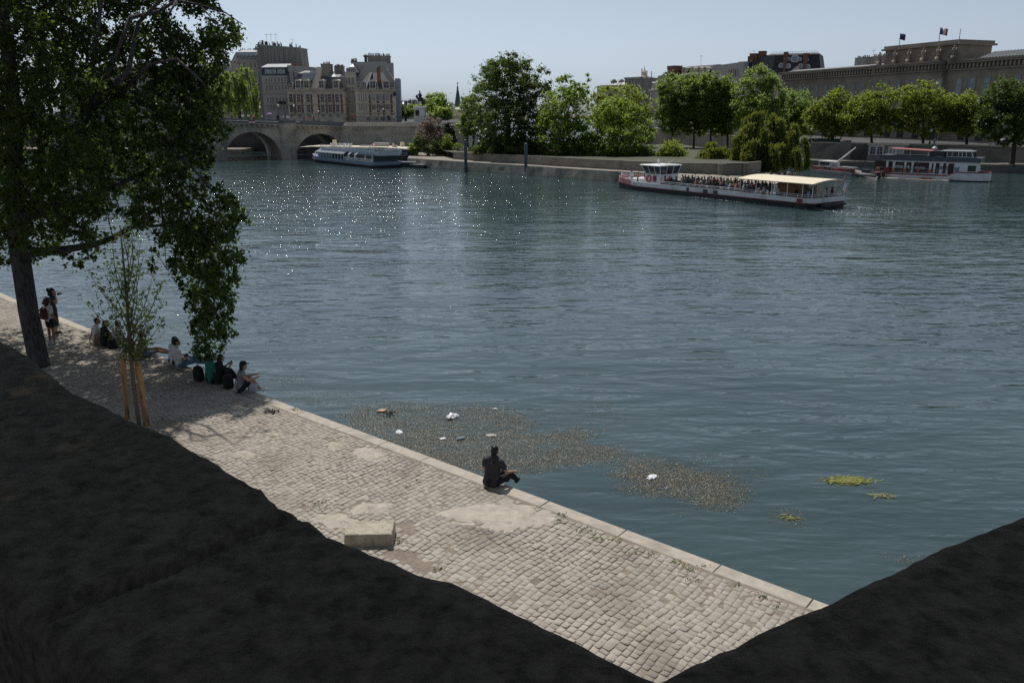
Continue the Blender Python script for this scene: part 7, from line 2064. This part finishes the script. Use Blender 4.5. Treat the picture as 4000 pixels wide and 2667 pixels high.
def torso(S_, inf=0.0, lo=0.0):
    p, c, n = S_['pel'], S_['chest'], S_['neck']; out = []
    w_ = p.lerp(c, .5)
    for sg in (1, -1):
        x = Vector((sg, 0, 0))
        if lo <= 0: out.append((p + x * .075, w_ + x * .06, .105 + inf, .092 + inf))
        out.append((w_ + x * .06, c + x * .085, .092 + inf, .100 + inf))
        out.append((c + x * .085, c + x * .155 + Vector((0, 0, .07)), .105 + inf, .072 + inf))
    out.append((w_, c + Vector((0, .02, 0)), .09 + inf, .10 + inf)); out.append((c, n - Vector((0, 0, .01)), .10 + inf, .062 + inf)); out += [(c + Vector((sg * .13, 0, .09)), n, .06 + inf, .055 + inf) for sg in (1, -1)]
    return out
def person(label, at, rz, pose, arms, top, bottom, hair=HAIRB, hairlen=0.0, skin=None, sleeve=.6, legs=2.0, shoes=None, sc=1.0, voxel=.012, group=None, turn=0.0, tilt=0.0, curly=False, bare_top=False, dress=False, hat=None):
    skin = skin or SKIN
    S_ = skeleton(pose, arms, turn, sc, tilt)
    r = thing('person', label, 'person', at, rz, group); r.scale = (sc, sc, sc)
    n, h = S_['neck'], S_['head']
    M_ = Matrix.Rotation(turn, 3, 'Z'); f = M_ @ Vector((0, 1, 0)); sd = M_ @ Vector((1, 0, 0))
    body = torso(S_) + limbs_of(S_, 'arm', 0, 1.97) + limbs_of(S_, 'leg', 0, 2.0) + hand(S_, 0) + hand(S_, 1)
    body += [(n - Vector((0, 0, .03)), h - f * .015 - Vector((0, 0, .05)), .062, .058),
             (h + Vector((0, 0, .03)), (.076, .092, .098)), (h + f * .045 - Vector((0, 0, .045)), h + f * .06 - Vector((0, 0, .075)), .05, .036),
             (h + f * .092 + Vector((0, 0, .005)), h + f * .112 - Vector((0, 0, .022)), .012, .016), (h + f * .075 - Vector((0, 0, .058)), h + f * .09 - Vector((0, 0, .058)), .018, .014)]
    for sg in (1, -1):
        body.append((h + sd * sg * .078 + Vector((0, 0, .015)), h + sd * sg * .084 - Vector((0, 0, .022)), .016, .012))
        body.append((h + f * .082 + sd * sg * .03 + Vector((0, 0, .032)), h + f * .082 + sd * sg * .045 + Vector((0, 0, .030)), .014, .012))
    for i in (0, 1):
        a, k = S_['ank%d' % i], S_['knee%d' % i]
        fd = Vector((0, 1, 0)) if pose in ('stand', 'knees', 'low', 'side') else ((a - k).normalized() * .35 + Vector((0, .5, .75)) if pose == 'stretch' else Vector((.0, 1, -.1)))
        fd = fd.normalized(); S_['fd%d' % i] = fd
        body += [(a - Vector((0, 0, .03)) - fd * .03, a + fd * .14 - Vector((0, 0, .045)), .036, .028)]
    me = blob(body, voxel, 3); link('body', me, [skin], r)
    # clothes over the body
    if top:
        t = torso(S_, .016, 0) + limbs_of(S_, 'arm', .016, sleeve)
        if bare_top: t = [q_ for q_ in torso(S_, .014)[:-3]]
        if dress: t += limbs_of(S_, 'leg', .05, 1.25) + [(S_['knee0'], S_['knee1'], .11, .11), (S_['hip0'], S_['knee1'], .12, .1), (S_['hip1'], S_['knee0'], .12, .1)]
        link('shirt' if not dress else 'dress', blob(t, voxel * 1.15, 3), [top], r)
    if bottom:
        p = S_['pel']
        t = [(p + Vector((.07, 0, .02)), p + Vector((-.07, 0, .02)), .116, .116)] + limbs_of(S_, 'leg', .016, legs)
        link('trousers' if legs > 1.2 else 'shorts', blob(t, voxel * 1.15, 3), [bottom], r)
    if shoes:
        for i in (0, 1):
            a, fd = S_['ank%d' % i], S_['fd%d' % i]
            link('shoe', blob([(a - Vector((0, 0, .035)) - fd * .035, a + fd * .15 - Vector((0, 0, .048)), .045, .034)], voxel, 2), [shoes], r)
    # hair
    hp = [(h + Vector((0, 0, .05)) - f * .018, (.086, .10, .088)), (h - f * .05 + Vector((0, 0, .0)), (.08, .07, .10))]
    if hairlen:
        b0 = h - f * .06
        for sx_ in (-.05, 0, .05): hp.append((b0 + sd * sx_ + Vector((0, 0, .02)), b0 + sd * sx_ * 1.3 - f * (.03) - Vector((0, 0, hairlen)), .05, .035))
    if curly:
        rr = random.Random(len(label))
        for _ in range(26):
            hp.append((h - f * .04 + Vector((rr.uniform(-.11, .11), rr.uniform(-.11, .06), rr.uniform(-.16, .12))), (.05, .05, .05)))
    link('hair', blob(hp, .013, 2), [hair], r)
    if hat:
        m = MB(); m.lathe([(.10, .06), (.105, .10), (.085, .15), (.02, .17)], 12, h); m.prism([h + f * .06 + sd * .07 + Vector((0, 0, .07)), h + f * .17 + sd * .05 + Vector((0, 0, .06)), h + f * .17 - sd * .05 + Vector((0, 0, .06)), h + f * .06 - sd * .07 + Vector((0, 0, .07))], (0, 0, .012)); m.build('cap', hat, r)
    for sg in (1, -1): m = MB(); m.ball(h + f * .091 + sd * sg * .032 + Vector((0, 0, .015)), .010, 6, 4); m.build('eye', BLACK, r)
    return r, S_
RELAX = [((.05, -.02, -.27), (.02, .12, -.46)), ((-.05, -.02, -.27), (-.02, .12, -.46))]
ONKNEE = [((.06, .14, -.22), (.0, .34, -.28)), ((-.06, .14, -.22), (.0, .34, -.28))]
LAP = [((.07, .03, -.26), (-.08, .24, -.34)), ((-.07, .03, -.26), (.08, .24, -.34))]
PROP = [((.06, -.10, -.24), (.08, -.18, -.46)), ((-.06, -.10, -.24), (-.08, -.18, -.46))]
PHONE = [((.02, .12, -.22), (-.08, .30, -.06)), ((-.02, .12, -.22), (.10, .30, -.06))]
EDGE_RZ = R(-39)
QGRP = 'people on the lower quay'
SHOE_B, SHOE_W = mat('black shoe', (.02, .02, .02), rough=.6), mat('white shoe', (.55, .54, .52), rough=.6)
def q(px, py): return G(px, py, QZ)
# the man on his own at the edge
person('lone man in dark T-shirt and black trousers sitting on the quay edge', q(1918, 1900), R(-20), 'side', [((.12, .05, -.26), (.20, .27, -.32)), ((-.07, .09, -.25), (.10, .30, -.33))], CL['navy'], CL['black'], hair=HAIRB, sleeve=.55, shoes=SHOE_B, voxel=.009, turn=R(-14), tilt=.025, sc=1.0)
# two standing women
ra, Sa = person('standing woman in a white top and black shorts with a brown bag on her back', q(206, 1338), R(-28), 'stand', RELAX, CL['white'], CL['black'], hair=HAIRBR, hairlen=.22, curly=True, sleeve=.7, legs=.62, shoes=SHOE_W, sc=.96, skin=SKIND)
rb, Sb = person('standing woman in a long dark dress raising a camera to her face', q(222, 1301), R(-62), 'stand', [((.03, .14, -.20), (-.12, .13, .08)), ((-.03, .14, -.20), (.12, .13, .08))], CL['dark'], None, hair=HAIRB, hairlen=.2, curly=True, sleeve=.3, dress=True, shoes=SHOE_B, sc=1.0, skin=SKIN)
# seated along the edge
person('seated man in a pale shirt leaning to a woman in black', q(374, 1340), R(-50), 'knees', PROP, CL['white'], CL['tan'], sleeve=.6, legs=.8, shoes=SHOE_W, turn=R(-30), hair=HAIRBR)
person('seated woman in a black dress with short dark hair', q(408, 1350), R(-42), 'knees', ONKNEE, CL['black'], CL['black'], sleeve=.2, legs=.9, shoes=SHOE_B, hairlen=.08, skin=SKIND)
person('seated person in a pale top partly hidden behind the young tree', q(452, 1352), R(-40), 'low', LAP, CL['white'], CL['grey'], sleeve=.8, hair=HAIRBR)
person('woman leaning back, bare legs outstretched and a hand at her face', q(565, 1393), R(-62), 'stretch', [((.03, .12, -.22), (-.05, .13, .10)), ((-.06, -.10, -.24), (-.08, -.18, -.46))], CL['dark'], CL['jeans'], sleeve=.15, legs=.5, shoes=SHOE_W, hair=HAIRB, skin=SKIND)
person('woman in a white top with long dark hair beside a white-shirted man', q(674, 1424), R(-40), 'low', LAP, CL['white'], CL['black'], hairlen=.30, hair=HAIRB, sleeve=.6)
person('man in a loose white shirt and blue jeans, legs stretched to the water', q(702, 1434), R(-58), 'stretch', LAP, CL['white'], CL['jeans'], hair=HAIRB, sleeve=.9, shoes=SHOE_B, turn=R(-10), sc=1.06)
person('woman in a teal top with a black bob, head bowed', q(822, 1495), R(-38), 'cross', LAP, CL['teal'], CL['black'], hairlen=.12, hair=HAIRB, sleeve=.6, tilt=.04, turn=R(-25))
rk, Sk = person('woman in black with very long black hair looking at her phone', q(854, 1499), R(-46), 'knees', PHONE, CL['black'], CL['black'], hairlen=.42, hair=HAIRB, sleeve=1.5, skin=SKIN)
person('woman in a black cap hugging her bare knees at the quay edge', q(938, 1532), R(-66), 'knees', [((.05, .16, -.18), (-.02, .40, -.14)), ((-.05, .16, -.18), (.02, .40, -.14))], CL['grey'], CL['black'], hairlen=.30, hair=HAIRB, sleeve=.1, legs=.7, shoes=SHOE_W, hat=CL['black'])
def bag(label, at, rz, size, m_, kind='backpack', group=None, lift=0.0):
    o = thing(kind, label, 'bag', at, rz, group); w_, d_, h_ = size
    m = MB(); n = 12; rings = []
    for t, k in ((0, .88), (.08, 1.0), (.4, 1.03), (.75, .95), (.93, .72), (1.0, .30)):
        rings.append([Vector((w_ / 2 * k * math.copysign(abs(math.cos(a)) ** .7, math.cos(a)) + .012 * mnoise.noise(Vector((a * 2, t * 7, w_ * 9))), d_ / 2 * k * math.copysign(abs(math.sin(a)) ** .7, math.sin(a)) + .012 * mnoise.noise(Vector((a * 3, t * 5, 3))), h_ * t)) for a in (2 * math.pi * i / n for i in range(n))])
    m.loft(rings); m.build('bag_body', m_, o, smooth=True)
    for sg in (1, -1):
        m = MB(); m.tube([Vector((sg * w_ * .25, d_ * .45, h_ * .92)), Vector((sg * w_ * .30, d_ * .75, h_ * .6)), Vector((sg * w_ * .32, d_ * .55, h_ * .15))], .014, 5); m.build('strap', m_, o)
    m = MB(); m.tube([Vector((-.05, 0, h_ * .97)), Vector((-.03, 0, h_ * 1.07)), Vector((.03, 0, h_ * 1.07)), Vector((.05, 0, h_ * .97))], .012, 5); m.build('handle', m_, o)
    return o
bag('black backpack standing on the cobbles to the left of the teal top', q(778, 1485), R(-30), (.36, .26, .48), CL['black'], group='bags on the quay')
bag('black backpack between the long haired woman and the woman with the cap', q(893, 1512), R(-50), (.40, .28, .42), CL['black'], group='bags on the quay')
bag('black bag on the quay beside the seated woman in the black dress', q(440, 1358), R(-40), (.38, .28, .36), CL['black'], group='bags on the quay')
bag('tan leather bag lying next to the woman with outstretched legs', q(537, 1402), R(20), (.34, .2, .36), CL['tan'], group='bags on the quay')
bag('crumpled pale carrier bag at the feet of the woman with the cap', q(990, 1528), R(15), (.30, .24, .34), mat('pale plastic', (.40, .42, .50), rough=.4, var=.1), 'carrier_bag', 'bags on the quay')
o_ = bag('brown leather bag worn on the back of the woman in shorts', q(206, 1338), R(152), (.34, .15, .42), CL['maroon'], 'backpack')
o_.location = ra.matrix_basis @ (Sa['chest'] + Vector((0, -.19, -.36)))
# camera and phone in the hands
o_ = thing('camera', 'small black camera held up by the woman in the long dress', 'camera', rb.matrix_basis @ ((Sb['wr0'] + Sb['wr1']) / 2 + Vector((0, .10, .03))), R(-62))
MB().box(-.07, .07, -.03, .03, -.045, .045).build('camera_body', BLACK, o_); m = MB(); m.tube([(0, .03, 0), (0, .13, 0)], [.036, .04], 10); m.build('lens', DARKST, o_)
o_ = thing('phone', 'dark phone in the hand of the long haired woman', 'phone', rk.matrix_basis @ ((Sk['wr0'] + Sk['wr1']) / 2 + Vector((0, .10, .06))), R(-46))
m = MB(); m.box(-.037, .037, -.005, .005, -.075, .075); m.build('case', BLACK, o_); MB().box(-.033, .033, -.009, -.0055, -.068, .068).build('screen', GLASS, o_)

# ---- small figures: boat passengers, strollers on the bridge and the banks
def mini_mesh(kind, top, bottom, hair, skin, seed, voxel=.035):
    rr = random.Random(seed)
    pose = 'seat' if kind == 'seat' else ('knees' if kind == 'knees' else 'stand')
    arms = rr.choice([RELAX, LAP, ONKNEE, PHONE]) if kind != 'stand' else rr.choice([RELAX, LAP, RELAX, PHONE])
    S_ = skeleton(pose, arms, 0)
    n, h = S_['neck'], S_['head']
    parts = torso(S_, .012) + limbs_of(S_, 'arm', .006, 1.95) + limbs_of(S_, 'leg', .006, 2.0) + [(n, h - Vector((0, 0, .05)), .06, .058), (h + Vector((0, 0, .03)), (.09, .105, .115)), (h + Vector((0, .045, -.05)), h + Vector((0, .055, -.07)), .05, .04)]
    if seed % 3 == 0: parts.append((h + Vector((0, -.06, 0)), h + Vector((0, -.09, -.26)), .065, .05))
    for i in (0, 1): a = S_['ank%d' % i]; parts.append((a - Vector((0, .02, .03)), a + Vector((0, .14, -.045)), .045, .035))
    me = blob(parts, voxel, 2)
    for mm in (skin, top, bottom, hair): me.materials.append(mm)
    idx = []
    pz = S_['pel'].z
    for pl_ in me.polygons:
        c = pl_.center
        if c.z > n.z + .03 or (seed % 3 == 0 and c.y < -.07 and c.z > n.z - .2 and abs(c.x) < .09):
            rel = c - h
            idx.append(3 if (rel.z > .075 or rel.y < -.01) else 0)
        elif c.z > pz + .07 and abs(c.x) < .29 and c.y < S_['chest'].y + .17: idx.append(1)
        elif c.z > pz + .07: idx.append(0)
        else: idx.append(2 if (c.z > pz - .42 or seed % 2) else 0)
    me.polygons.foreach_set('material_index', idx)
    return me
PAL = [('white', 'jeans'), ('black', 'black'), ('white', 'dark'), ('grey', 'jeans'), ('dark', 'tan'), ('red', 'dark'), ('blue', 'grey'), ('navy', 'tan'), ('tan', 'jeans'), ('pink', 'dark'), ('black', 'jeans'), ('green', 'dark')]
MINI = {}
def mini(kind, k):
    if (kind, k) not in MINI:
        a, b = PAL[k]
        MINI[(kind, k)] = mini_mesh(kind, CL[a], CL[b], HAIRB if k % 2 else HAIRBR, SKIN if k % 4 else SKIND, k + (7 if kind == 'stand' else 0))
    return MINI[(kind, k)]
CN = {'white': 'white', 'black': 'black', 'grey': 'grey', 'dark': 'charcoal', 'red': 'red', 'blue': 'pale blue', 'navy': 'navy', 'tan': 'tan', 'pink': 'pink', 'green': 'olive', 'yellow': 'mustard'}
def small_person(kind, k, at, rz, label, group, sc=1.0):
    o = bpy.data.objects.new('person', mini(kind, k)); COL.objects.link(o)
    o.location = at; o.rotation_euler = (0, 0, rz); o.scale = (sc, sc, sc)
    return tag(o, label, 'person', group)
rr = random.Random(12)
rowname = {0: 'near side bench', 1: 'far side bench'}
for k in range(13):
    x = 8.2 + k * .98
    for si, ys in enumerate(((.85, 1.5, 2.2), (3.85, 4.5, 5.2))):
        for y in ys:
            if rr.random() < (.08 if k > 2 else .4): continue
            c = rr.choice([0, 0, 1, 1, 2, 3, 4, 5, 6, 7, 8, 9, 10, 11, 1, 10])
            part = 'front rows' if k < 5 else ('middle rows' if k < 9 else 'rows by the awning')
            p = TBM @ Vector((x + .22 + rr.uniform(-.05, .05), y + rr.uniform(-.1, .1), .662 + .42))
            small_person('seat', c, p, TBR + R(90) + rr.uniform(-.5, .5), '%s top, %s trousers: boat passenger on %s, %s' % (CN[PAL[c][0]], CN.get(PAL[c][1], 'denim'), rowname[si], part), 'passengers seated on the tour boat', rr.uniform(.96, 1.1))
stand = [(TBL - 6.6, 1.0, 2, 'standing under the awning nearest the hatch'), (TBL - 5.7, .8, 4, 'standing at the near rail under the awning'), (TBL - 4.9, 1.1, 0, 'standing in the middle of the awning'), (TBL - 2.6, 1.2, 10, 'standing under the rear of the awning'), (TBL - 1.9, 2.4, 1, 'standing by the stern bench'), (TBL - 1.1, 1.0, 6, 'standing at the near stern corner'), (TBL - .7, 3.6, 9, 'standing beside the stern flag'), (TBL - .9, 4.8, 7, 'standing at the far stern corner'), (TBL - 3.6, 3.8, 3, 'standing on the far side under the awning'), (1.4, 2.0, 0, 'standing on the bow deck, foremost'), (2.2, 3.6, 1, 'standing on the bow deck by the far rail'), (3.3, 1.2, 8, 'standing just ahead of the wheelhouse'), (7.6, 1.6, 10, 'standing just behind the wheelhouse'), (9.3, 3.0, 11, 'standing crew member in the gangway of the open deck')]
for x, y, c, lab in stand:
    small_person('stand', c, TBM @ Vector((x, y, .20 if x > 6 else .45)), TBR + rr.uniform(-2, 2), 'passenger in %s top %s' % (CN[PAL[c][0]], lab), 'passengers standing on the tour boat', 1.0)
# on the bridge, mostly heads and shoulders above the parapet
for px, c, y, lab in ((948, 0, 1.4, 'left of the row of walkers'), (972, 2, 1.2, 'beside two others near the wide arch'), (990, 9, 1.4, 'above the no-entry sign'), (1025, 2, 1.3, 'a little left of the violet umbrella'), (1050, 3, 1.3, 'under the violet umbrella'), (1085, 1, 1.5, 'right of the violet umbrella'), (1100, 8, 1.3, 'next to the globe lamp'), (1107, 0, 1.4, 'over the bridge pier, leaning on it'), (1124, 0, 1.1, 'at the turret of the pier'), (1148, 8, 1.3, 'just past the turret'), (1187, 5, 1.2, 'alone before the brick quoin house'), (1226, 5, 1.6, 'near the dark lamp post')):
    p = bridge_pt(px, y + .9); small_person('stand', c, p + Vector((0, 0, .32)), rr.uniform(0, 6), 'walker in %s top on the bridge, %s' % (CN[PAL[c][0]], lab), 'walkers on the bridge', 1.05)
def umbrella():
    p = bridge_pt(1050, 2.2) + Vector((.2, 0, 1.5))
    o = thing('umbrella', 'open violet umbrella carried over the bridge', 'umbrella', p)
    m = MB(); n = 8; R0 = .62
    ring = lambda r, z: [Vector((r * math.cos(a), r * math.sin(a), z)) for a in (2 * math.pi * i / n for i in range(n))]
    m.loft([ring(R0, .55), ring(.5, .70), ring(.26, .82), ring(.02, .87), ring(.02, .855), ring(.26, .80), ring(.5, .68), ring(R0 - .02, .54)], caps=False); m.build('canopy', mat('violet cloth', (.28, .16, .50), var=.15), o)
    m = MB(); m.tube([(0, 0, -.2), (0, 0, .95)], .014, 6); m.build('shaft', DARKST, o); m = MB(); m.tube([(0, 0, -.2), (.03, 0, -.27), (.08, 0, -.25)], .016, 5); m.build('handle', BLACK, o)
umbrella()
for px, c, lab in ((1353, 9, 'at the corner of the iron railing, by the bridge'), (1376, 5, 'behind the railing before the narrow house front'), (1466, 8, 'behind the railing under the arched windows'), (1503, 3, 'left of the two others behind the railing'), (1517, 1, 'in the middle behind the railing'), (1539, 0, 'at the railing in front of the lavender wall')):
    x = TF.x(px, .8, 465); p = TF.A + TF.d * x + TF.n * .8
    small_person('stand', c, Vector((p.x, p.y, TZ + .25)), rr.uniform(0, 6), 'person in %s top %s' % (CN[PAL[c][0]], lab), 'people behind the iron railing', 1.05)
for px, py, kind, c, lab in ((3012, 697, 'knees', 1, 'leftmost of those resting under the willow'), (3040, 694, 'knees', 10, 'under the middle of the willow branches'), (3062, 693, 'knees', 4, 'resting near the water below the willow'), (3078, 691, 'knees', 0, 'on the bank below the willow'), (3095, 688, 'knees', 7, 'at the open edge of the willow shade')):
    p = G(px, py, 1.05); small_person(kind, c, p, rr.uniform(-1, 1) + math.pi, 'seated person in %s top %s' % (CN[PAL[c][0]], lab), 'people resting under the willow', 1.0)
for px, Y, z, kind, c, lab in ((2030, 143, 1.45, 'stand', 1, 'in dark clothes beside the lone mooring post'), (2038, 142.5, 1.45, 'knees', 3, 'sitting on the quay beside the lone mooring post'), (1697, 154, 1.45, 'stand', 1, 'standing on the quay near the pinkish tree'), (1990, 144, 1.45, 'stand', 8, 'walking on the path below the chestnut'), (2430, 131, 1.45, 'knees', 0, 'sitting by the garden wall above the boat bow'), (3250, 160, 3.9, 'stand', 1, 'in black leaning on the embankment above the stairs'), (3278, 160, 3.9, 'stand', 7, 'in navy on the embankment right of the stairs'), (3644, 147.6, 3.5, 'stand', 6, 'in pale blue on the embankment by the lamp post'), (2640, 207, 5.0, 'stand', 0, 'in white on the far street between the poplars'), (2632, 207, 5.0, 'stand', 1, 'in black on the far street between the poplars')):
    p = AT(px, 600, Y); small_person(kind, c, (p.x, p.y, z), rr.uniform(0, 6), 'person ' + lab, 'people on the far quays', 1.0)

# ================================================================== FLOATING WEED AND LITTER
WEED = leaf_mat('drift weed', (0.085, 0.075, 0.042), (0.29, 0.25, 0.165), (0.10, 0.10, 0.04), rough=.42, tmix=.12)
rng = np.random.default_rng(17)
mats_ = [([(1340, 1612), (1430, 1585), (1560, 1572), (1680, 1578), (1780, 1592), (1900, 1588), (2040, 1612), (2090, 1660), (2060, 1702), (2160, 1690), (2290, 1668), (2330, 1696), (2250, 1735), (2400, 1750), (2420, 1780), (2300, 1810), (2150, 1830), (2050, 1850), (1900, 1855), (1780, 1830), (1650, 1790), (1500, 1730), (1380, 1680)], 70000, .42),
         ([(2430, 1795), (2560, 1785), (2700, 1830), (2870, 1850), (2930, 1920), (2880, 1985), (2760, 1990), (2650, 1940), (2530, 1940), (2450, 1860)], 20000, .45),
         ([(1030, 1480), (1100, 1468), (1190, 1470), (1180, 1500), (1060, 1505)], 700, .35), ([(1070, 1525), (1200, 1510), (1360, 1535), (1350, 1590), (1250, 1590), (1120, 1560)], 1100, .55),
         ([(2290, 1740), (2440, 1752), (2530, 1800), (2450, 1840), (2330, 1806)], 1500, .4), ([(3030, 2020), (3070, 1990), (3120, 2000), (3120, 2035), (3060, 2045)], 420, .2), ([(3490, 2190), (3540, 2165), (3580, 2180), (3560, 2200)], 200, .2),
         ([(330, 1185), (480, 1190), (520, 1225), (470, 1250), (400, 1225)], 700, .3), ([(540, 1280), (640, 1262), (740, 1270), (760, 1310), (680, 1335), (560, 1310)], 1100, .3), ([(900, 1520), (1000, 1560), (1120, 1600), (1080, 1560), (1020, 1510)], 300, .5)]
C, T = [], []
for poly, n, th in mats_:
    xs_ = [p[0] for p in poly]; ys_ = [p[1] for p in poly]; k = 0; tries = 0
    while k < n and tries < n * 30:
        tries += 1
        x, y = rng.uniform(min(xs_) - 30, max(xs_) + 60), rng.uniform(min(ys_) - 12, max(ys_) + 18)
        g = G(x, y, 0)
        nz = .62 + .55 * mnoise.noise(Vector((g.x * .55, g.y * .7, 3))) + .45 * mnoise.noise(Vector((g.x * 2.1, g.y * 2.6, 8))) + .3 * mnoise.noise(Vector((g.x * 6, g.y * 6, 1)))
        ins = in_poly(x, y, poly)
        if rng.random() > (nz if ins else nz - .75): continue
        g = G(x + rng.normal(0, 24), y + rng.normal(0, 8), 0); C.append((g.x, g.y, .006 + abs(rng.normal(0, .006)))); T.append(rng.beta(1.3, 2.6)); k += 1
C = np.array(C)
V, F = leaf_quads(C, .025, rng, up=3.0, aspect=.5, jit=.5)
tag(np_mesh('drift_weed', V, F, WEED, None, np.array(T)), 'brown glittering mats of drifting weed and leaves on the water', 'weed', None, 'stuff')
REED = leaf_mat('yellow reed', (0.10, 0.12, 0.02), (0.36, 0.36, 0.10), (0.2, 0.2, 0.04), rough=.35, tmix=.2)
def reeds(px, py, n, rx, ry, label, ln):
    rg = np.random.default_rng(n); P_, F_ = [], []
    c = G(px, py, 0); o = thing('reed_clump', label, 'reeds', (c.x, c.y, 0))
    for i in range(n):
        x, y = rg.normal(0, rx), rg.normal(0, ry); a = rg.normal(.15, .55); l = ln * rg.uniform(.5, 1.4); w_ = .016
        d = Vector((math.cos(a), math.sin(a), 0)); s_ = Vector((-d.y, d.x, 0)) * w_; z = .008 + rg.random() * .03
        b = Vector((x, y, z)); k = len(P_)
        P_ += [b - d * l / 2 - s_ * .3, b + s_, b + d * l / 2 + Vector((0, 0, rg.uniform(-.02, .03))), b - s_]; F_.append((k, k + 1, k + 2, k + 3))
    np_mesh('blades', [tuple(p) for p in P_], F_, REED, o, rg.random(n))
reeds(3310, 1878, 520, .25, .10, 'yellow green clump of cut reeds floating on open water', .20)
reeds(3440, 1935, 26, .12, .06, 'tiny yellow green scrap of reeds drifting beside the larger clump', .2)
reeds(3075, 2025, 16, .12, .06, 'few pale reed stems on the small brown weed patch', .34)
def litter(name, label, cat, px, py, size, m_, seed, flat=.4, z=.0, parts=None):
    size *= .62
    g = G(px, py, 0)
    m = MB(); n, k = 14, 9; rings = []
    for j in range(k + 1):
        a = math.pi * (.03 + .94 * j / k); ring = []
        for i in range(n):
            b = 2 * math.pi * i / n
            v = Vector((math.sin(a) * math.cos(b), math.sin(a) * math.sin(b) * .7, -math.cos(a) * flat))
            v *= size * (.5 + .32 * mnoise.noise(v * 2.3 + Vector((seed, 0, 0))) + .12 * mnoise.noise(v * 7 + Vector((0, seed, 0))))
            ring.append(v)
        rings.append(ring)
    m.loft(rings); o = m.build(name, m_, None, smooth=False, loc=(g.x, g.y, z + size * flat * .25)); o.rotation_euler = (0, 0, seed)
    return tag(o, label, cat, 'litter in the weed')
PLAST = mat('white plastic film', (.70, .70, .72), rough=.3, var=.08)
litter('plastic_bag', 'largest white plastic bag puffed up on the weed mat', 'plastic bag', 1768, 1632, .62, PLAST, 1, .5)
litter('plastic_bag', 'flat white plastic bag near the quay side of the weed', 'plastic bag', 1558, 1688, .5, PLAST, 2, .16)
litter('plastic_bag', 'dull translucent plastic bag sunk in the middle of the weed', 'plastic bag', 1920, 1702, .5, PLASTER, 3, .2)
litter('plastic_bag', 'white plastic bag on the separate right hand weed patch', 'plastic bag', 2545, 1866, .52, PLAST, 4, .26)
litter('plastic_cup', 'small pale cup at the lower rim of the separate weed patch', 'cup', 2604, 1912, .2, STEEL, 5, .8)
litter('food_carton', 'small white carton among the weed straight above the lone man', 'carton', 1935, 1598, .24, FWHITE, 6, .4)
litter('food_carton', 'white square carton left of a drifting bottle', 'carton', 1728, 1714, .3, FWHITE, 7, .25)
def bottle():
    g = G(1785, 1720, 0); o = thing('plastic_bottle', 'pale plastic bottle lying in the weed beside the square carton', 'bottle', (g.x, g.y, .04), R(30), 'litter in the weed')
    m = MB(); m.tube([(0, 0, 0), (.02, 0, 0), (.20, 0, 0), (.25, 0, .01), (.29, 0, .012)], [.02, .045, .045, .018, .016], 9); m.build('bottle_body', mat('pale pet', (.35, .42, .50), rough=.2, var=.1), o); m = MB(); m.tube([(.291, 0, .012), (.32, 0, .013)], .019, 8); m.build('cap', BLUEP, o)
bottle()
g = G(1492, 1606, 0); m = MB(); m.prism([Vector((-.17, -.07, 0)), Vector((.07, -.12, .01)), Vector((.17, .06, .01)), Vector((-.06, .12, 0))], (0, 0, .022))
tag(m.build('wooden_board', mat('peach board', (.46, .29, .20), rough=.7, var=.12), None, loc=(g.x, g.y, .02)), 'peach coloured square board floating at the left end of the weed', 'board', 'litter in the weed')
def dead_branch(px, py, z, label, n, ln, m_):
    g = G(px, py, z); rd = random.Random(px); o = thing('dead_branch', label, 'branch', (g.x, g.y, z))
    m = MB()
    for i in range(n):
        a = rd.uniform(0, 6.3); b0 = Vector((rd.gauss(0, .05), rd.gauss(0, .04), .02)); l = ln * rd.uniform(.5, 1)
        m.tube([b0, b0 + Vector((math.cos(a) * l * .5, math.sin(a) * l * .5, .05)), b0 + Vector((math.cos(a) * l, math.sin(a) * l, rd.uniform(.01, .06)))], [.014, .01, .004], 5)
    m.build('twigs', m_, o)
    rg = np.random.default_rng(px); C_ = rg.normal(0, ln * .3, (50, 3)) * np.array([1, .6, .12]) + np.array([0, 0, .05]); V_, F_ = leaf_quads(C_, .06, rg); np_mesh('dry_leaves', V_, F_, LEAFDRY, o, rg.random(50))
LEAFDRY = leaf_mat('dry leaf', (0.03, 0.018, 0.008), (0.09, 0.05, 0.02), (.05, .03, .01), tmix=.1)
dead_branch(1066, 1610, QZ, 'small dead brown branch lying on the cobbles near the water', 7, .26, BARKD)
dead_branch(1518, 1618, .02, 'dead brown branch floating beside the peach board', 6, .3, BARKD)
